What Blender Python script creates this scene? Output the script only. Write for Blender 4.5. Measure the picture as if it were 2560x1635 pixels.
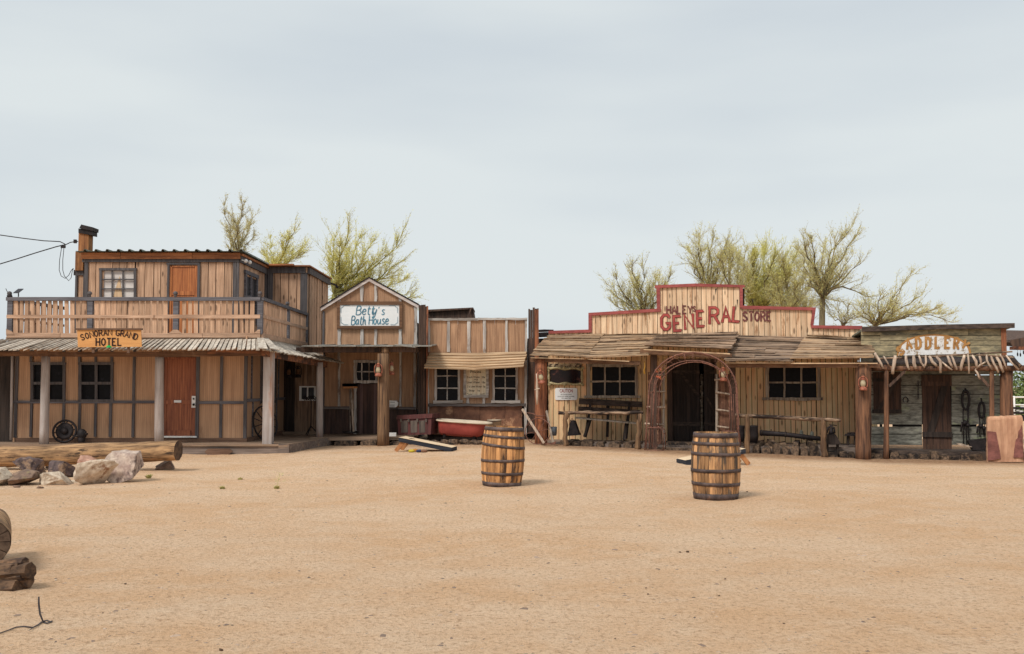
import bpy, bmesh, math, random
from mathutils import Vector as V, Matrix, noise as mn
R = random.Random(7)
for o in list(bpy.data.objects): bpy.data.objects.remove(o)
S = bpy.context.scene
COL = S.collection
# ---------------- camera ----------------
CX, CY, F, H = 1280.0, 817.5, 2500.0, 1.55
TH = math.atan(147.5 / F); CT, ST = math.cos(TH), math.sin(TH)
cam = bpy.data.objects.new('camera', bpy.data.cameras.new('camera')); COL.objects.link(cam)
cam.data.sensor_width = 36; cam.data.lens = 36 * F / 2560; cam.data.clip_end = 2000; cam.data.clip_start = .1
cam.location = (0, 0, H); cam.rotation_euler = (math.pi / 2 + TH, 0, 0)
S.camera = cam
# ---------------- light ----------------
S.view_settings.view_transform = 'Standard'; S.view_settings.look = 'None'; S.view_settings.gamma = 1
S.view_settings.exposure = 0.8
SUN_EL, SUN_AZ = math.radians(49), math.radians(-142)      # azimuth from +Y, clockwise: light from behind and left of the camera
w = bpy.data.worlds.new('World'); S.world = w; w.use_nodes = True
nt = w.node_tree; nt.nodes.clear()
out = nt.nodes.new('ShaderNodeOutputWorld'); bg = nt.nodes.new('ShaderNodeBackground')
sky = nt.nodes.new('ShaderNodeTexSky'); sky.sky_type = 'NISHITA'; sky.sun_disc = False
sky.sun_elevation = SUN_EL; sky.sun_rotation = SUN_AZ; sky.dust_density = 3
tc = nt.nodes.new('ShaderNodeTexCoord'); mp = nt.nodes.new('ShaderNodeMapping'); mp.inputs['Scale'].default_value = (1, 1, 4.5)
n1 = nt.nodes.new('ShaderNodeTexNoise'); n1.inputs['Scale'].default_value = 1.6; n1.inputs['Detail'].default_value = 5; n1.inputs['Roughness'].default_value = .42
rp = nt.nodes.new('ShaderNodeValToRGB')
rp.color_ramp.elements[0].position = .34; rp.color_ramp.elements[0].color = (5.75, 6.35, 6.85, 1)
rp.color_ramp.elements[1].position = .62; rp.color_ramp.elements[1].color = (7.15, 7.65, 7.75, 1)
mx = nt.nodes.new('ShaderNodeMix'); mx.data_type = 'RGBA'; mx.inputs[0].default_value = .95
L = nt.links.new
L(tc.outputs['Generated'], mp.inputs[0]); L(mp.outputs[0], n1.inputs['Vector']); L(n1.outputs['Fac'], rp.inputs[0])
L(sky.outputs[0], mx.inputs[6]); L(rp.outputs[0], mx.inputs[7]); L(mx.outputs[2], bg.inputs[0]); L(bg.outputs[0], out.inputs[0])
bg.inputs[1].default_value = .0605
sd = bpy.data.lights.new('sun', 'SUN'); sd.energy = 1.5; sd.angle = math.radians(16); sd.color = (1, .95, .87)
sun = bpy.data.objects.new('sun', sd); COL.objects.link(sun)
dirv = V((math.sin(SUN_AZ) * math.cos(SUN_EL), math.cos(SUN_AZ) * math.cos(SUN_EL), math.sin(SUN_EL)))
sun.rotation_euler = dirv.to_track_quat('Z', 'Y').to_euler(); sun.location = dirv * 50
S.cycles.max_bounces = 6; S.cycles.diffuse_bounces = 3; S.cycles.transparent_max_bounces = 6
# ---------------- geometry helpers ----------------
def ray(px, py):
    dx, dy = px - CX, CY - py
    return V((dx, F * CT - dy * ST, F * ST + dy * CT))
def P(px, py, Y):
    r = ray(px, py); t = Y / r.y
    return V((r.x * t, Y, H + r.z * t))
def gz(x, y):                                   # the yard: level in front, swelling a little by the bath house, falling to the right
    s = max(0, min(1, (y - 14) / 9)); s = s * s * (3 - 2 * s)
    pts = [(-6, 0), (0.5, .12), (8, -.10), (14, -.14)]
    if x <= pts[0][0]: v = 0
    elif x >= pts[-1][0]: v = pts[-1][1]
    else:
        for (a, b), (c, d) in zip(pts, pts[1:]):
            if a <= x <= c: v = b + (d - b) * (x - a) / (c - a); break
    n = .018 * mn.noise(V((x * .5, y * .5, 0))) + .012 * mn.noise(V((x * 1.7, y * 1.7, 4)))
    return v * s + n
def G(px, py):
    r = ray(px, py); z = 0
    for i in range(8):
        t = (z - H) / r.z; p = V((r.x * t, r.y * t, z)); z = gz(p.x, p.y)
    return V((p.x, p.y, z))
class Pl:                                       # an upright plane: a facade and everything flat on it
    def __init__(s, a, b):
        s.p = V((a[0], a[1], 0)); d = V((b[0] - a[0], b[1] - a[1], 0)); s.t = d.normalized(); s.n = V((s.t.y, -s.t.x, 0))
    def hit(s, px, py, off=0):
        r = ray(px, py); o = V((0, 0, H)); q = s.p + s.n * off
        return o + r * ((q - o).dot(s.n) / r.dot(s.n))
    def u(s, px, py, off=0): return (s.hit(px, py, off) - s.p).dot(s.t)
    def z(s, px, py, off=0): return s.hit(px, py, off).z
    def at(s, u, z, off=0): q = s.p + s.t * u + s.n * off; return V((q.x, q.y, z))
def face(Y): return Pl((0, Y), (1, Y))
def side(X): return Pl((X, 0), (X, 1))
class MB:
    def __init__(s): s.v = []; s.f = []; s.r = []; s.sm = []
    def add(s, vs, fs, rnd=None, sm=False):
        if rnd is None: rnd = R.random()
        k = len(s.v); s.v += [V(p) for p in vs]
        for f in fs: s.f.append([i + k for i in f]); s.r.append(rnd); s.sm.append(sm)
    def prism(s, pts, vec, rnd=None):
        n = len(pts); vs = [V(p) for p in pts] + [V(p) + vec for p in pts]
        fs = [list(range(n)), list(range(2 * n - 1, n - 1, -1))] + [[i, i + n, (i + 1) % n + n, (i + 1) % n] for i in range(n)]
        s.add(vs, fs, rnd)
    def box(s, c, sz, rz=0, rnd=None, m=None):
        x, y, z = [a / 2 for a in sz]; M = m if m is not None else Matrix.Rotation(rz, 3, 'Z'); c = V(c)
        s.prism([c + M @ V(p) for p in ((-x, -y, -z), (x, -y, -z), (x, -y, z), (-x, -y, z))], M @ V((0, 2 * y, 0)), rnd)
    def beam(s, a, b, w, h, rnd=None, up=None):
        a, b = V(a), V(b); d = (b - a).normalized(); up = V(up) if up is not None else (V((0, 0, 1)) if abs(d.z) < .9 else V((0, 1, 0)))
        x = d.cross(up).normalized() * w / 2; y = x.cross(d).normalized() * h / 2
        s.prism([a - x - y, a + x - y, a + x + y, a - x + y], b - a, rnd)
    def tube(s, pts, rad, n=8, rnd=None, cap=True, jag=0, sm=True, sq=1):
        pts = [V(p) for p in pts]; m = len(pts)
        if not hasattr(rad, '__len__'): rad = [rad] * m
        t0 = (pts[1] - pts[0]).normalized(); up = V((0, 0, 1)) if abs(t0.z) < .9 else V((1, 0, 0))
        x = t0.cross(up).normalized(); vs = []
        ph = R.random() * 6
        for i, p in enumerate(pts):
            t = (pts[min(i + 1, m - 1)] - pts[max(i - 1, 0)]).normalized()
            x = (x - t * x.dot(t)).normalized(); y = t.cross(x)
            for k in range(n):
                a = 2 * math.pi * k / n + (math.pi / 4 if n == 4 else 0)
                rr = rad[i] * (1 + jag * mn.noise(V((math.cos(a) * 1.5 + ph, math.sin(a) * 1.5, i * .7 + ph))))
                vs.append(p + (x * math.cos(a) + y * math.sin(a)) * rr)
        fs = [[i * n + k, i * n + (k + 1) % n, (i + 1) * n + (k + 1) % n, (i + 1) * n + k] for i in range(m - 1) for k in range(n)]
        rnd = R.random() if rnd is None else rnd
        s.add(vs, fs, rnd, sm and n > 4)
        if cap:
            k0 = len(s.v) - len(vs)
            for f in ([k0 + k for k in range(n)][::-1], [k0 + (m - 1) * n + k for k in range(n)]):
                s.f.append(f); s.r.append(rnd); s.sm.append(False)
    def lathe(s, prof, c=(0, 0, 0), n=24, rnd=None, sx=1, sy=1, M=None, sm=True):
        c = V(c); vs = []
        for r, z in prof:
            for k in range(n):
                a = 2 * math.pi * k / n; p = V((math.cos(a) * r * sx, math.sin(a) * r * sy, z)); vs.append(c + (M @ p if M else p))
        fs = [[i * n + k, i * n + (k + 1) % n, (i + 1) * n + (k + 1) % n, (i + 1) * n + k] for i in range(len(prof) - 1) for k in range(n)]
        s.add(vs, fs, rnd, sm)
    def rect(s, pl, x0, y0, x1, y1, off=0, th=.03, rnd=None):     # upright board: pixel corners dropped onto the facade
        ym, xm = (y0 + y1) / 2, (x0 + x1) / 2
        u0, u1 = pl.u(x0, ym, off), pl.u(x1, ym, off); z0, z1 = pl.z(xm, y1, off), pl.z(xm, y0, off)
        s.prism([pl.at(u0, z0, off), pl.at(u1, z0, off), pl.at(u1, z1, off), pl.at(u0, z1, off)], -pl.n * th, rnd)
    def uz(s, pl, u0, z0, u1, z1, off=0, th=.03, rnd=None):
        s.prism([pl.at(u0, z0, off), pl.at(u1, z0, off), pl.at(u1, z1, off), pl.at(u0, z1, off)], -pl.n * th, rnd)
    def poly(s, pl, pts, off=0, th=.03, rnd=None): s.prism([pl.hit(x, y, off) for x, y in pts], -pl.n * th, rnd)
    def wob(s, pl, a, b, wpx, off=0, th=.03, amp=.25, rnd=None):  # rough hewn strip with wandering edges between two pixels
        A, B = pl.hit(*a, off), pl.hit(*b, off); d = B - A; ln = d.length; d.normalize(); q = pl.n.cross(d).normalized()
        wm = wpx * A.y / F; n = max(3, int(ln / .12)); e1 = []; e2 = []; ph = R.random() * 50
        for i in range(n + 1):
            p = A + d * (ln * i / n)
            e1.append(p + q * wm * (.5 + amp * mn.noise(V((ph, i * .6, 0))))); e2.append(p - q * wm * (.5 + amp * mn.noise(V((ph + 9, i * .6, 3)))))
        rnd = R.random() if rnd is None else rnd
        bk = -pl.n * th; vs = e1 + e2 + [p + bk for p in e1] + [p + bk for p in e2]; m = n + 1; fs = []
        for i in range(n):
            fs += [[i, i + 1, m + i + 1, m + i], [2 * m + i, 2 * m + i + 1, i + 1, i], [m + i, m + i + 1, 3 * m + i + 1, 3 * m + i]]
        fs += [[0, m, 3 * m, 2 * m], [n, 2 * m + n, 3 * m + n, m + n]]
        s.add(vs, fs, rnd)
    def ball(s, c, r, n=10, sc=(1, 1, 1), rnd=None):
        c = V(c); prof = [(math.sin(math.pi * i / n) * r + 1e-5, -math.cos(math.pi * i / n) * r) for i in range(n + 1)]
        s.lathe([(a, b * sc[2]) for a, b in prof], c, n + 4, rnd, sc[0], sc[1])
    def build(s, name, m, parent=None, origin=None):
        me = bpy.data.meshes.new(name)
        if parent is not None:
            org = V((0, 0, 0)); q = parent
            while q is not None: org = org + V(q.location); q = q.parent
            loc = V((0, 0, 0))
        else:
            if origin is None:
                lo = [min(p[i] for p in s.v) for i in range(3)]; hi = [max(p[i] for p in s.v) for i in range(3)]
                origin = V(((lo[0] + hi[0]) / 2, (lo[1] + hi[1]) / 2, lo[2]))
            org = V(origin); loc = org
        me.from_pydata([p - org for p in s.v], [], s.f); me.update()
        a = me.attributes.new('rnd', 'FLOAT', 'FACE'); a.data.foreach_set('value', s.r)
        me.polygons.foreach_set('use_smooth', s.sm)
        bm = bmesh.new(); bm.from_mesh(me); bmesh.ops.recalc_face_normals(bm, faces=bm.faces); bm.to_mesh(me); bm.free()
        me.materials.append(m)
        o = bpy.data.objects.new(name, me); COL.objects.link(o); o.location = loc
        if parent is not None: o.parent = parent
        return o
def thing(name, label, cat, loc=(0, 0, 0), group=None):
    o = bpy.data.objects.new(name, None); COL.objects.link(o); o.location = loc; o.empty_display_size = .2
    o['label'] = label; o['category'] = cat
    if group: o['group'] = group
    return o
def tag(o, label, cat, group=None):
    o['label'] = label; o['category'] = cat
    if group: o['group'] = group
    return o
def dup(root, loc, rot=None, label=None, scale=None):
    def cp(o, par):
        c = o.copy(); COL.objects.link(c)
        if par: c.parent = par
        for ch in [x for x in bpy.data.objects if x.parent == o and x != c]: cp(ch, c)
        return c
    r = cp(root, None); r.location = loc
    if rot is not None: r.rotation_euler = rot
    if label: r['label'] = label
    if scale: r.scale = scale
    return r
# ---------------- materials ----------------
def nodes(name):
    m = bpy.data.materials.new(name); m.use_nodes = True; nt = m.node_tree; b = nt.nodes['Principled BSDF']
    return m, nt, b
def rgb(h): # sRGB 0-255 -> linear
    return tuple(((c / 255 + .055) / 1.055) ** 2.4 if c / 255 > .04045 else c / 255 / 12.92 for c in h)
def mat(name, c1, c2, axis=None, sc=1.0, var=.35, rough=.85, c3=None, t3=.6, s3=3.0, bump=.35, metal=0, blotch=.25, spec=.25, groove=None, con=(.36, .64), knots=0):
    m, nt, b = nodes(name); N = nt.nodes.new; L = nt.links.new
    tc = N('ShaderNodeTexCoord'); at = N('ShaderNodeAttribute'); at.attribute_name = 'rnd'
    ad = N('ShaderNodeVectorMath'); ad.operation = 'MULTIPLY_ADD'; ad.inputs[1].default_value = (31, 17, 23)
    L(at.outputs['Fac'], ad.inputs[0]); L(tc.outputs['Object'], ad.inputs[2])
    mp = N('ShaderNodeMapping'); L(ad.outputs[0], mp.inputs[0])
    s = {'X': (1.3, 22, 22), 'Y': (22, 1.3, 22), 'Z': (22, 22, 1.3), None: (9, 9, 9)}[axis]
    mp.inputs['Scale'].default_value = [a * sc for a in s]
    n1 = N('ShaderNodeTexNoise'); n1.inputs['Scale'].default_value = 1; n1.inputs['Detail'].default_value = 5; n1.inputs['Roughness'].default_value = .65; L(mp.outputs[0], n1.inputs['Vector'])
    r1 = N('ShaderNodeMapRange'); r1.inputs[1].default_value = con[0]; r1.inputs[2].default_value = con[1]; L(n1.outputs['Fac'], r1.inputs[0])
    m1 = N('ShaderNodeMix'); m1.data_type = 'RGBA'; m1.inputs[6].default_value = (*c1, 1); m1.inputs[7].default_value = (*c2, 1); L(r1.outputs[0], m1.inputs[0])
    cur = m1.outputs[2]
    if c3:
        mp3 = N('ShaderNodeMapping'); L(ad.outputs[0], mp3.inputs[0])
        k = {'X': (.2, 1, 1), 'Y': (1, .2, 1), 'Z': (1, 1, .2), None: (1, 1, 1)}[axis]; mp3.inputs['Scale'].default_value = [a * s3 for a in k]
        n3 = N('ShaderNodeTexNoise'); n3.inputs['Scale'].default_value = 1; n3.inputs['Detail'].default_value = 8; n3.inputs['Roughness'].default_value = .7; L(mp3.outputs[0], n3.inputs['Vector'])
        r3 = N('ShaderNodeMapRange'); r3.inputs[1].default_value = t3 - .03; r3.inputs[2].default_value = t3 + .05; L(n3.outputs['Fac'], r3.inputs[0])
        m3 = N('ShaderNodeMix'); m3.data_type = 'RGBA'; m3.inputs[7].default_value = (*c3, 1); L(cur, m3.inputs[6]); L(r3.outputs[0], m3.inputs[0]); cur = m3.outputs[2]
    if knots:
        mk = N('ShaderNodeMapping'); L(ad.outputs[0], mk.inputs[0]); mk.inputs['Scale'].default_value = {'X': (2.2, 7, 7), 'Z': (7, 7, 2.2)}[axis]
        vk = N('ShaderNodeTexVoronoi'); vk.inputs['Scale'].default_value = 1; L(mk.outputs[0], vk.inputs['Vector'])
        rk_ = N('ShaderNodeMapRange'); rk_.inputs[1].default_value = .12; rk_.inputs[2].default_value = .22; rk_.inputs[3].default_value = knots; rk_.inputs[4].default_value = 0; L(vk.outputs['Distance'], rk_.inputs[0])
        mk2 = N('ShaderNodeMix'); mk2.data_type = 'RGBA'; mk2.inputs[7].default_value = (*[x * .28 for x in c2], 1); L(cur, mk2.inputs[6]); L(rk_.outputs[0], mk2.inputs[0]); cur = mk2.outputs[2]
    n2 = N('ShaderNodeTexNoise'); n2.inputs['Scale'].default_value = 1.7; n2.inputs['Detail'].default_value = 4; L(ad.outputs[0], n2.inputs['Vector'])
    br = N('ShaderNodeMath'); br.operation = 'MULTIPLY_ADD'; br.inputs[1].default_value = blotch * 2.4; br.inputs[2].default_value = 1 - blotch * 1.2; L(n2.outputs['Fac'], br.inputs[0])
    vr = N('ShaderNodeMath'); vr.operation = 'MULTIPLY_ADD'; vr.inputs[1].default_value = var; vr.inputs[2].default_value = 1 - var / 2; L(at.outputs['Fac'], vr.inputs[0])
    mu = N('ShaderNodeMath'); mu.operation = 'MULTIPLY'; L(br.outputs[0], mu.inputs[0]); L(vr.outputs[0], mu.inputs[1])
    fac = mu.outputs[0]
    if groove:                                   # narrow grooves milled into sheet siding
        wv = N('ShaderNodeTexWave'); wv.bands_direction = groove[0]; wv.inputs['Scale'].default_value = groove[1]; L(tc.outputs['Object'], wv.inputs['Vector'])
        wr = N('ShaderNodeMapRange'); wr.inputs[1].default_value = 0; wr.inputs[2].default_value = .12; wr.inputs[3].default_value = .72; wr.inputs[4].default_value = 1; L(wv.outputs['Fac'], wr.inputs[0])
        m4 = N('ShaderNodeMath'); m4.operation = 'MULTIPLY'; L(fac, m4.inputs[0]); L(wr.outputs[0], m4.inputs[1]); fac = m4.outputs[0]
    fin = N('ShaderNodeVectorMath'); fin.operation = 'SCALE'; L(cur, fin.inputs[0]); L(fac, fin.inputs['Scale'])
    L(fin.outputs[0], b.inputs['Base Color']); b.inputs['Roughness'].default_value = rough; b.inputs['Metallic'].default_value = metal
    b.inputs['Specular IOR Level'].default_value = spec
    if bump:
        bp = N('ShaderNodeBump'); bp.inputs['Strength'].default_value = bump; bp.inputs['Distance'].default_value = .012; L(n1.outputs['Fac'], bp.inputs['Height']); L(bp.outputs[0], b.inputs['Normal'])
    return m
def T(h):
    c = rgb(h); l = .3 * c[0] + .6 * c[1] + .1 * c[2]
    return tuple(min(.8, (x * .84 + l * .16) * 1.2) for x in c)
M = {}
M['hotel_board'] = mat('hotel_board', T((190, 150, 117)), T((154, 117, 89)), 'Z', 1, .36, c3=T((112, 84, 62)), t3=.67, knots=.8)
M['hotel_board_orange'] = mat('hotel_board_orange', T((170, 104, 52)), T((120, 70, 38)), 'X', 1, .35)
M['hotel_panel'] = mat('hotel_panel', T((184, 142, 106)), T((160, 120, 88)), 'Z', .6, .05, groove=('X', 6.5), blotch=.12, c3=T((132, 92, 64)), t3=.62, s3=1.2)
M['gray_trim'] = mat('gray_trim', T((94, 89, 90)), T((68, 64, 66)), 'Z', 1, .2)
M['gray_rail'] = mat('gray_rail', T((102, 100, 106)), T((72, 68, 72)), 'X', 1, .2)
M['gray_post'] = mat('gray_post', T((165, 156, 152)), T((138, 122, 114)), 'Z', .6, .1, c3=T((160, 116, 92)), t3=.6, s3=1.6)
M['skirt'] = mat('skirt', T((118, 88, 68)), T((86, 62, 48)), 'X', 1, .25)
M['rail_tan'] = mat('rail_tan', T((186, 148, 118)), T((142, 108, 84)), 'X', 1, .25)
M['shake_gray'] = mat('shake_gray', T((190, 178, 162)), T((138, 124, 110)), 'Y', 1, .4, c3=T((96, 84, 74)), t3=.68)
M['white_strip'] = mat('white_strip', T((205, 196, 182)), T((170, 158, 142)), 'X', 1, .15)
M['orange_beam'] = mat('orange_beam', T((150, 92, 52)), T((84, 56, 42)), 'X', 1, .2, c3=T((60, 44, 38)), t3=.5, s3=1.5)
M['door_orange'] = mat('door_orange', T((190, 112, 44)), T((146, 78, 30)), 'Z', .8, .1, rough=.5, groove=('X', 5), blotch=.1, c3=T((96, 48, 20)), t3=.72, s3=5)
M['door_red'] = mat('door_red', T((160, 92, 54)), T((116, 60, 38)), 'Z', .8, .1, rough=.5, groove=('X', 5), blotch=.15, c3=T((70, 32, 24)), t3=.72, s3=6)
M['deck'] = mat('deck', T((150, 122, 98)), T((112, 90, 72)), 'X', 1, .25)
M['deck_face'] = mat('deck_face', T((128, 112, 102)), T((92, 78, 70)), 'X', .8, .3, c3=T((168, 130, 92)), t3=.6, s3=1.5)
M['glass'] = mat('glass', rgb((20, 20, 26)), rgb((8, 8, 12)), None, 1.4, .1, rough=.4, bump=0, spec=.12, c3=rgb((34, 34, 42)), t3=.62, s3=4)
M['screen_glass'] = mat('screen_glass', T((62, 62, 66)), T((44, 44, 50)), None, .3, .1, rough=.4, bump=0)
M['dark'] = mat('dark', T((34, 30, 30)), T((22, 20, 20)), None, 1, .1, bump=0)
M['curtain'] = mat('curtain', T((214, 206, 200)), T((168, 158, 154)), 'X', .35, .1, bump=.2)
M['curtain_tan'] = mat('curtain_tan', T((206, 172, 130)), T((180, 146, 108)), 'Z', .4, .1)
M['metal_roof'] = mat('metal_roof', T((150, 148, 140)), T((104, 100, 92)), None, .4, .1, rough=.5, metal=.3)
M['green_metal'] = mat('green_metal', T((96, 104, 92)), T((70, 72, 62)), None, .5, .1, rough=.6)
M['iron'] = mat('iron', T((52, 44, 44)), T((32, 28, 30)), None, 1, .2, rough=.6, metal=.3)
M['rust'] = mat('rust', T((136, 88, 70)), T((86, 58, 50)), None, 2, .3, rough=.8, metal=.2, c3=T((158, 106, 78)), t3=.6, s3=9)
M['white_paint'] = mat('white_paint', T((228, 226, 222)), T((208, 204, 198)), None, .4, .05, rough=.5, bump=.05)
M['betty_wall'] = mat('betty_wall', T((168, 128, 94)), T((138, 102, 74)), 'Z', .9, .12, c3=T((112, 74, 52)), t3=.64, s3=1.6, blotch=.2)
M['betty_trim'] = mat('betty_trim', T((186, 180, 174)), T((136, 126, 120)), 'Z', .8, .15, c3=T((116, 96, 82)), t3=.57, s3=5)
M['trim_h'] = mat('trim_h', T((178, 172, 166)), T((128, 118, 110)), 'X', .8, .2, c3=T((96, 82, 74)), t3=.58, s3=5)
M['dark_rail'] = mat('dark_rail', T((112, 102, 98)), T((66, 58, 56)), 'X', .8, .2)
M['brown_frame'] = mat('brown_frame', T((120, 84, 56)), T((82, 56, 40)), 'X', .8, .2)
M['dark_board'] = mat('dark_board', T((92, 68, 54)), T((54, 42, 38)), 'Z', .9, .4, c3=T((128, 80, 50)), t3=.68)
M['rust_sheet'] = mat('rust_sheet', T((126, 84, 60)), T((86, 56, 44)), None, .35, .3, c3=T((170, 126, 90)), t3=.6, s3=2.2, blotch=.4)
M['porch_dark'] = mat('porch_dark', T((84, 60, 52)), T((56, 42, 40)), 'Z', .8, .3)
M['old_post'] = mat('old_post', T((134, 100, 66)), T((70, 50, 38)), 'Z', .8, .1, c3=T((176, 134, 84)), t3=.64, s3=3, bump=.6)
M['awning_board'] = mat('awning_board', T((196, 164, 124)), T((150, 118, 86)), 'X', .8, .25)
M['store_board'] = mat('store_board', T((220, 186, 148)), T((186, 146, 108)), 'Z', .7, .3, c3=T((150, 108, 70)), t3=.585, s3=5.5, blotch=.25, knots=.8)
M['store_lower'] = mat('store_lower', T((238, 186, 134)), T((216, 160, 110)), 'Z', .7, .14, c3=T((150, 104, 66)), t3=.68, s3=4, blotch=.22, knots=.8)
M['red_trim'] = mat('red_trim', T((156, 74, 68)), T((128, 56, 54)), 'X', .8, .15, c3=T((104, 44, 44)), t3=.64, s3=4)
M['lap_roof'] = mat('lap_roof', T((178, 146, 108)), T((112, 86, 66)), 'X', .9, .6, c3=T((84, 68, 58)), t3=.6, s3=2.5, blotch=.35)
M['lap_dark'] = mat('lap_dark', T((158, 130, 104)), T((102, 82, 66)), 'X', .9, .75, c3=T((64, 52, 46)), t3=.56, s3=2.5, blotch=.35)
M['rust_post'] = mat('rust_post', T((156, 92, 52)), T((84, 48, 34)), 'Z', .9, .1, c3=T((62, 40, 34)), t3=.55, s3=2.4, bump=.6)
M['brown_post'] = mat('brown_post', T((130, 88, 58)), T((64, 44, 36)), 'Z', .8, .1, c3=T((44, 32, 28)), t3=.57, s3=2.2, bump=.6)
M['twig'] = mat('twig', T((190, 168, 146)), T((140, 116, 98)), 'Z', .9, .3, bump=.5)
M['twig_h'] = mat('twig_h', T((160, 130, 102)), T((88, 66, 52)), 'X', .9, .3, c3=T((44, 34, 30)), t3=.5, s3=5, bump=.5)
M['frame_gray'] = mat('frame_gray', T((176, 160, 142)), T((124, 108, 94)), 'Z', .9, .3, c3=T((74, 60, 52)), t3=.62, s3=6)
M['black_wood'] = mat('black_wood', T((62, 50, 44)), T((36, 30, 28)), 'Z', .8, .35)
M['black_wood_h'] = mat('black_wood_h', T((84, 68, 58)), T((44, 36, 34)), 'X', .8, .3)
M['sad_board'] = mat('sad_board', T((164, 148, 110)), T((108, 100, 78)), 'X', .8, .45, c3=T((84, 82, 70)), t3=.55, s3=2.5)
M['sad_lower'] = mat('sad_lower', T((134, 132, 120)), T((82, 80, 72)), 'X', .8, .3, c3=T((134, 140, 104)), t3=.6, s3=2.5)
M['sad_dark'] = mat('sad_dark', T((84, 58, 44)), T((46, 34, 30)), 'Z', .8, .3)
M['ochre'] = mat('ochre', T((180, 126, 54)), T((150, 100, 40)), None, 1, .1, c3=T((214, 200, 180)), t3=.66, s3=14)
M['flaky_white'] = mat('flaky_white', T((232, 228, 226)), T((206, 200, 194)), None, 1, .1, c3=T((140, 116, 84)), t3=.56, s3=9)
M['sign_ochre'] = mat('sign_ochre', T((206, 146, 72)), T((188, 126, 58)), 'X', .5, .05, blotch=.1)
M['ink'] = mat('ink', T((48, 26, 30)), T((34, 20, 24)), None, 1, .1, bump=0)
M['ink_black'] = mat('ink_black', T((46, 42, 40)), T((30, 28, 28)), None, 1, .1, bump=0)
M['teal'] = mat('teal', T((72, 128, 148)), T((54, 102, 124)), None, 1, .1, bump=0)
M['letter_red'] = mat('letter_red', T((168, 66, 58)), T((146, 56, 50)), None, 1, .1, bump=0, c3=T((204, 148, 108)), t3=.67, s3=16)
M['letter_edge'] = mat('letter_edge', T((112, 44, 44)), T((96, 40, 40)), None, 1, .1, bump=0, c3=T((190, 140, 104)), t3=.64, s3=16)
M['letter_brown'] = mat('letter_brown', T((112, 58, 54)), T((90, 46, 46)), None, 1, .1, bump=0, c3=T((200, 158, 118)), t3=.62, s3=16)
M['sign_white'] = mat('sign_white', T((228, 230, 232)), T((206, 208, 208)), 'X', .6, .05, c3=T((206, 176, 150)), t3=.72, s3=5, blotch=.08)
M['paper'] = mat('paper', T((222, 204, 176)), T((196, 174, 144)), 'Z', .6, .05, c3=T((176, 140, 100)), t3=.68, s3=5)
M['caution_red'] = mat('caution_red', T((150, 42, 46)), T((140, 36, 40)), None, 1, .05, bump=0)
M['tub_red'] = mat('tub_red', T((158, 62, 50)), T((136, 48, 42)), None, .4, .05, rough=.45, bump=.05, c3=T((120, 40, 34)), t3=.7, s3=4)
M['enamel'] = mat('enamel', T((196, 178, 154)), T((178, 160, 136)), None, .4, .05, rough=.35, bump=.03, c3=T((196, 160, 126)), t3=.7, s3=6)
M['trunk_red'] = mat('trunk_red', T((100, 54, 52)), T((70, 40, 40)), 'Z', .8, .15)
M['trunk_gray'] = mat('trunk_gray', T((104, 92, 82)), T((72, 62, 58)), 'Z', .8, .15)
M['lantern'] = mat('lantern', T((172, 98, 66)), T((120, 62, 46)), None, 2, .1, rough=.5, c3=T((96, 48, 36)), t3=.62, s3=30)
M['lantern_glass'] = mat('lantern_glass', T((176, 160, 126)), T((150, 134, 104)), None, 1, .1, rough=.2, bump=0)
M['stave'] = mat('stave', T((200, 142, 76)), T((140, 92, 48)), 'Z', 1.1, .6, c3=T((74, 54, 42)), t3=.56, s3=6, blotch=.5, bump=.5)
M['stave_worn'] = mat('stave_worn', T((186, 136, 80)), T((122, 86, 54)), 'Z', 1.3, .7, c3=T((84, 70, 58)), t3=.54, s3=7, blotch=.6, bump=.7)
M['hoop'] = mat('hoop', T((98, 82, 78)), T((62, 52, 52)), None, 1.2, .2, rough=.65, metal=.35, c3=T((120, 86, 66)), t3=.62, s3=9)
M['barrel_head'] = mat('barrel_head', T((214, 180, 130)), T((170, 128, 84)), 'X', 1, .3)
M['log'] = mat('log', T((176, 134, 86)), T((92, 66, 44)), 'X', .7, .1, c3=T((62, 46, 34)), t3=.585, s3=9, blotch=.45, bump=1)
M['log_end'] = mat('log_end', T((96, 72, 52)), T((52, 38, 32)), None, 1, .1, bump=.6)
M['navy'] = mat('navy', T((48, 52, 62)), T((34, 36, 44)), 'X', 1, .1)
M['board_top'] = mat('board_top', T((222, 190, 152)), T((196, 162, 124)), 'X', .6, .05, rough=.6)
M['pine'] = mat('pine', T((176, 116, 60)), T((140, 86, 44)), 'Z', .8, .2)
M['timber'] = mat('timber', T((116, 92, 70)), T((52, 42, 36)), 'Y', .9, .7, c3=T((34, 28, 26)), t3=.52, s3=4, bump=.8)
M['bark'] = mat('bark', T((128, 112, 78)), T((84, 74, 54)), 'Z', .6, .3)
M['bark_green'] = mat('bark_green', T((150, 146, 70)), T((104, 98, 52)), 'Z', .6, .3)
def foliage(name, a, b):
    m, nt, bs = nodes(name); at = nt.nodes.new('ShaderNodeAttribute'); at.attribute_name = 'rnd'
    x = nt.nodes.new('ShaderNodeMix'); x.data_type = 'RGBA'; x.inputs[6].default_value = (*a, 1); x.inputs[7].default_value = (*b, 1)
    nt.links.new(at.outputs['Fac'], x.inputs[0]); nt.links.new(x.outputs[2], bs.inputs['Base Color']); bs.inputs['Roughness'].default_value = .7
    return m
M['twigs_green'] = foliage('twigs_green', (.36, .30, .18), (.74, .70, .24))
M['twigs_yellow'] = foliage('twigs_yellow', (.40, .36, .14), (.82, .78, .2))
M['twigs_olive'] = foliage('twigs_olive', (.32, .27, .17), (.66, .61, .24))
M['bush'] = foliage('bush', (.07, .10, .03), (.2, .26, .07))
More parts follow.
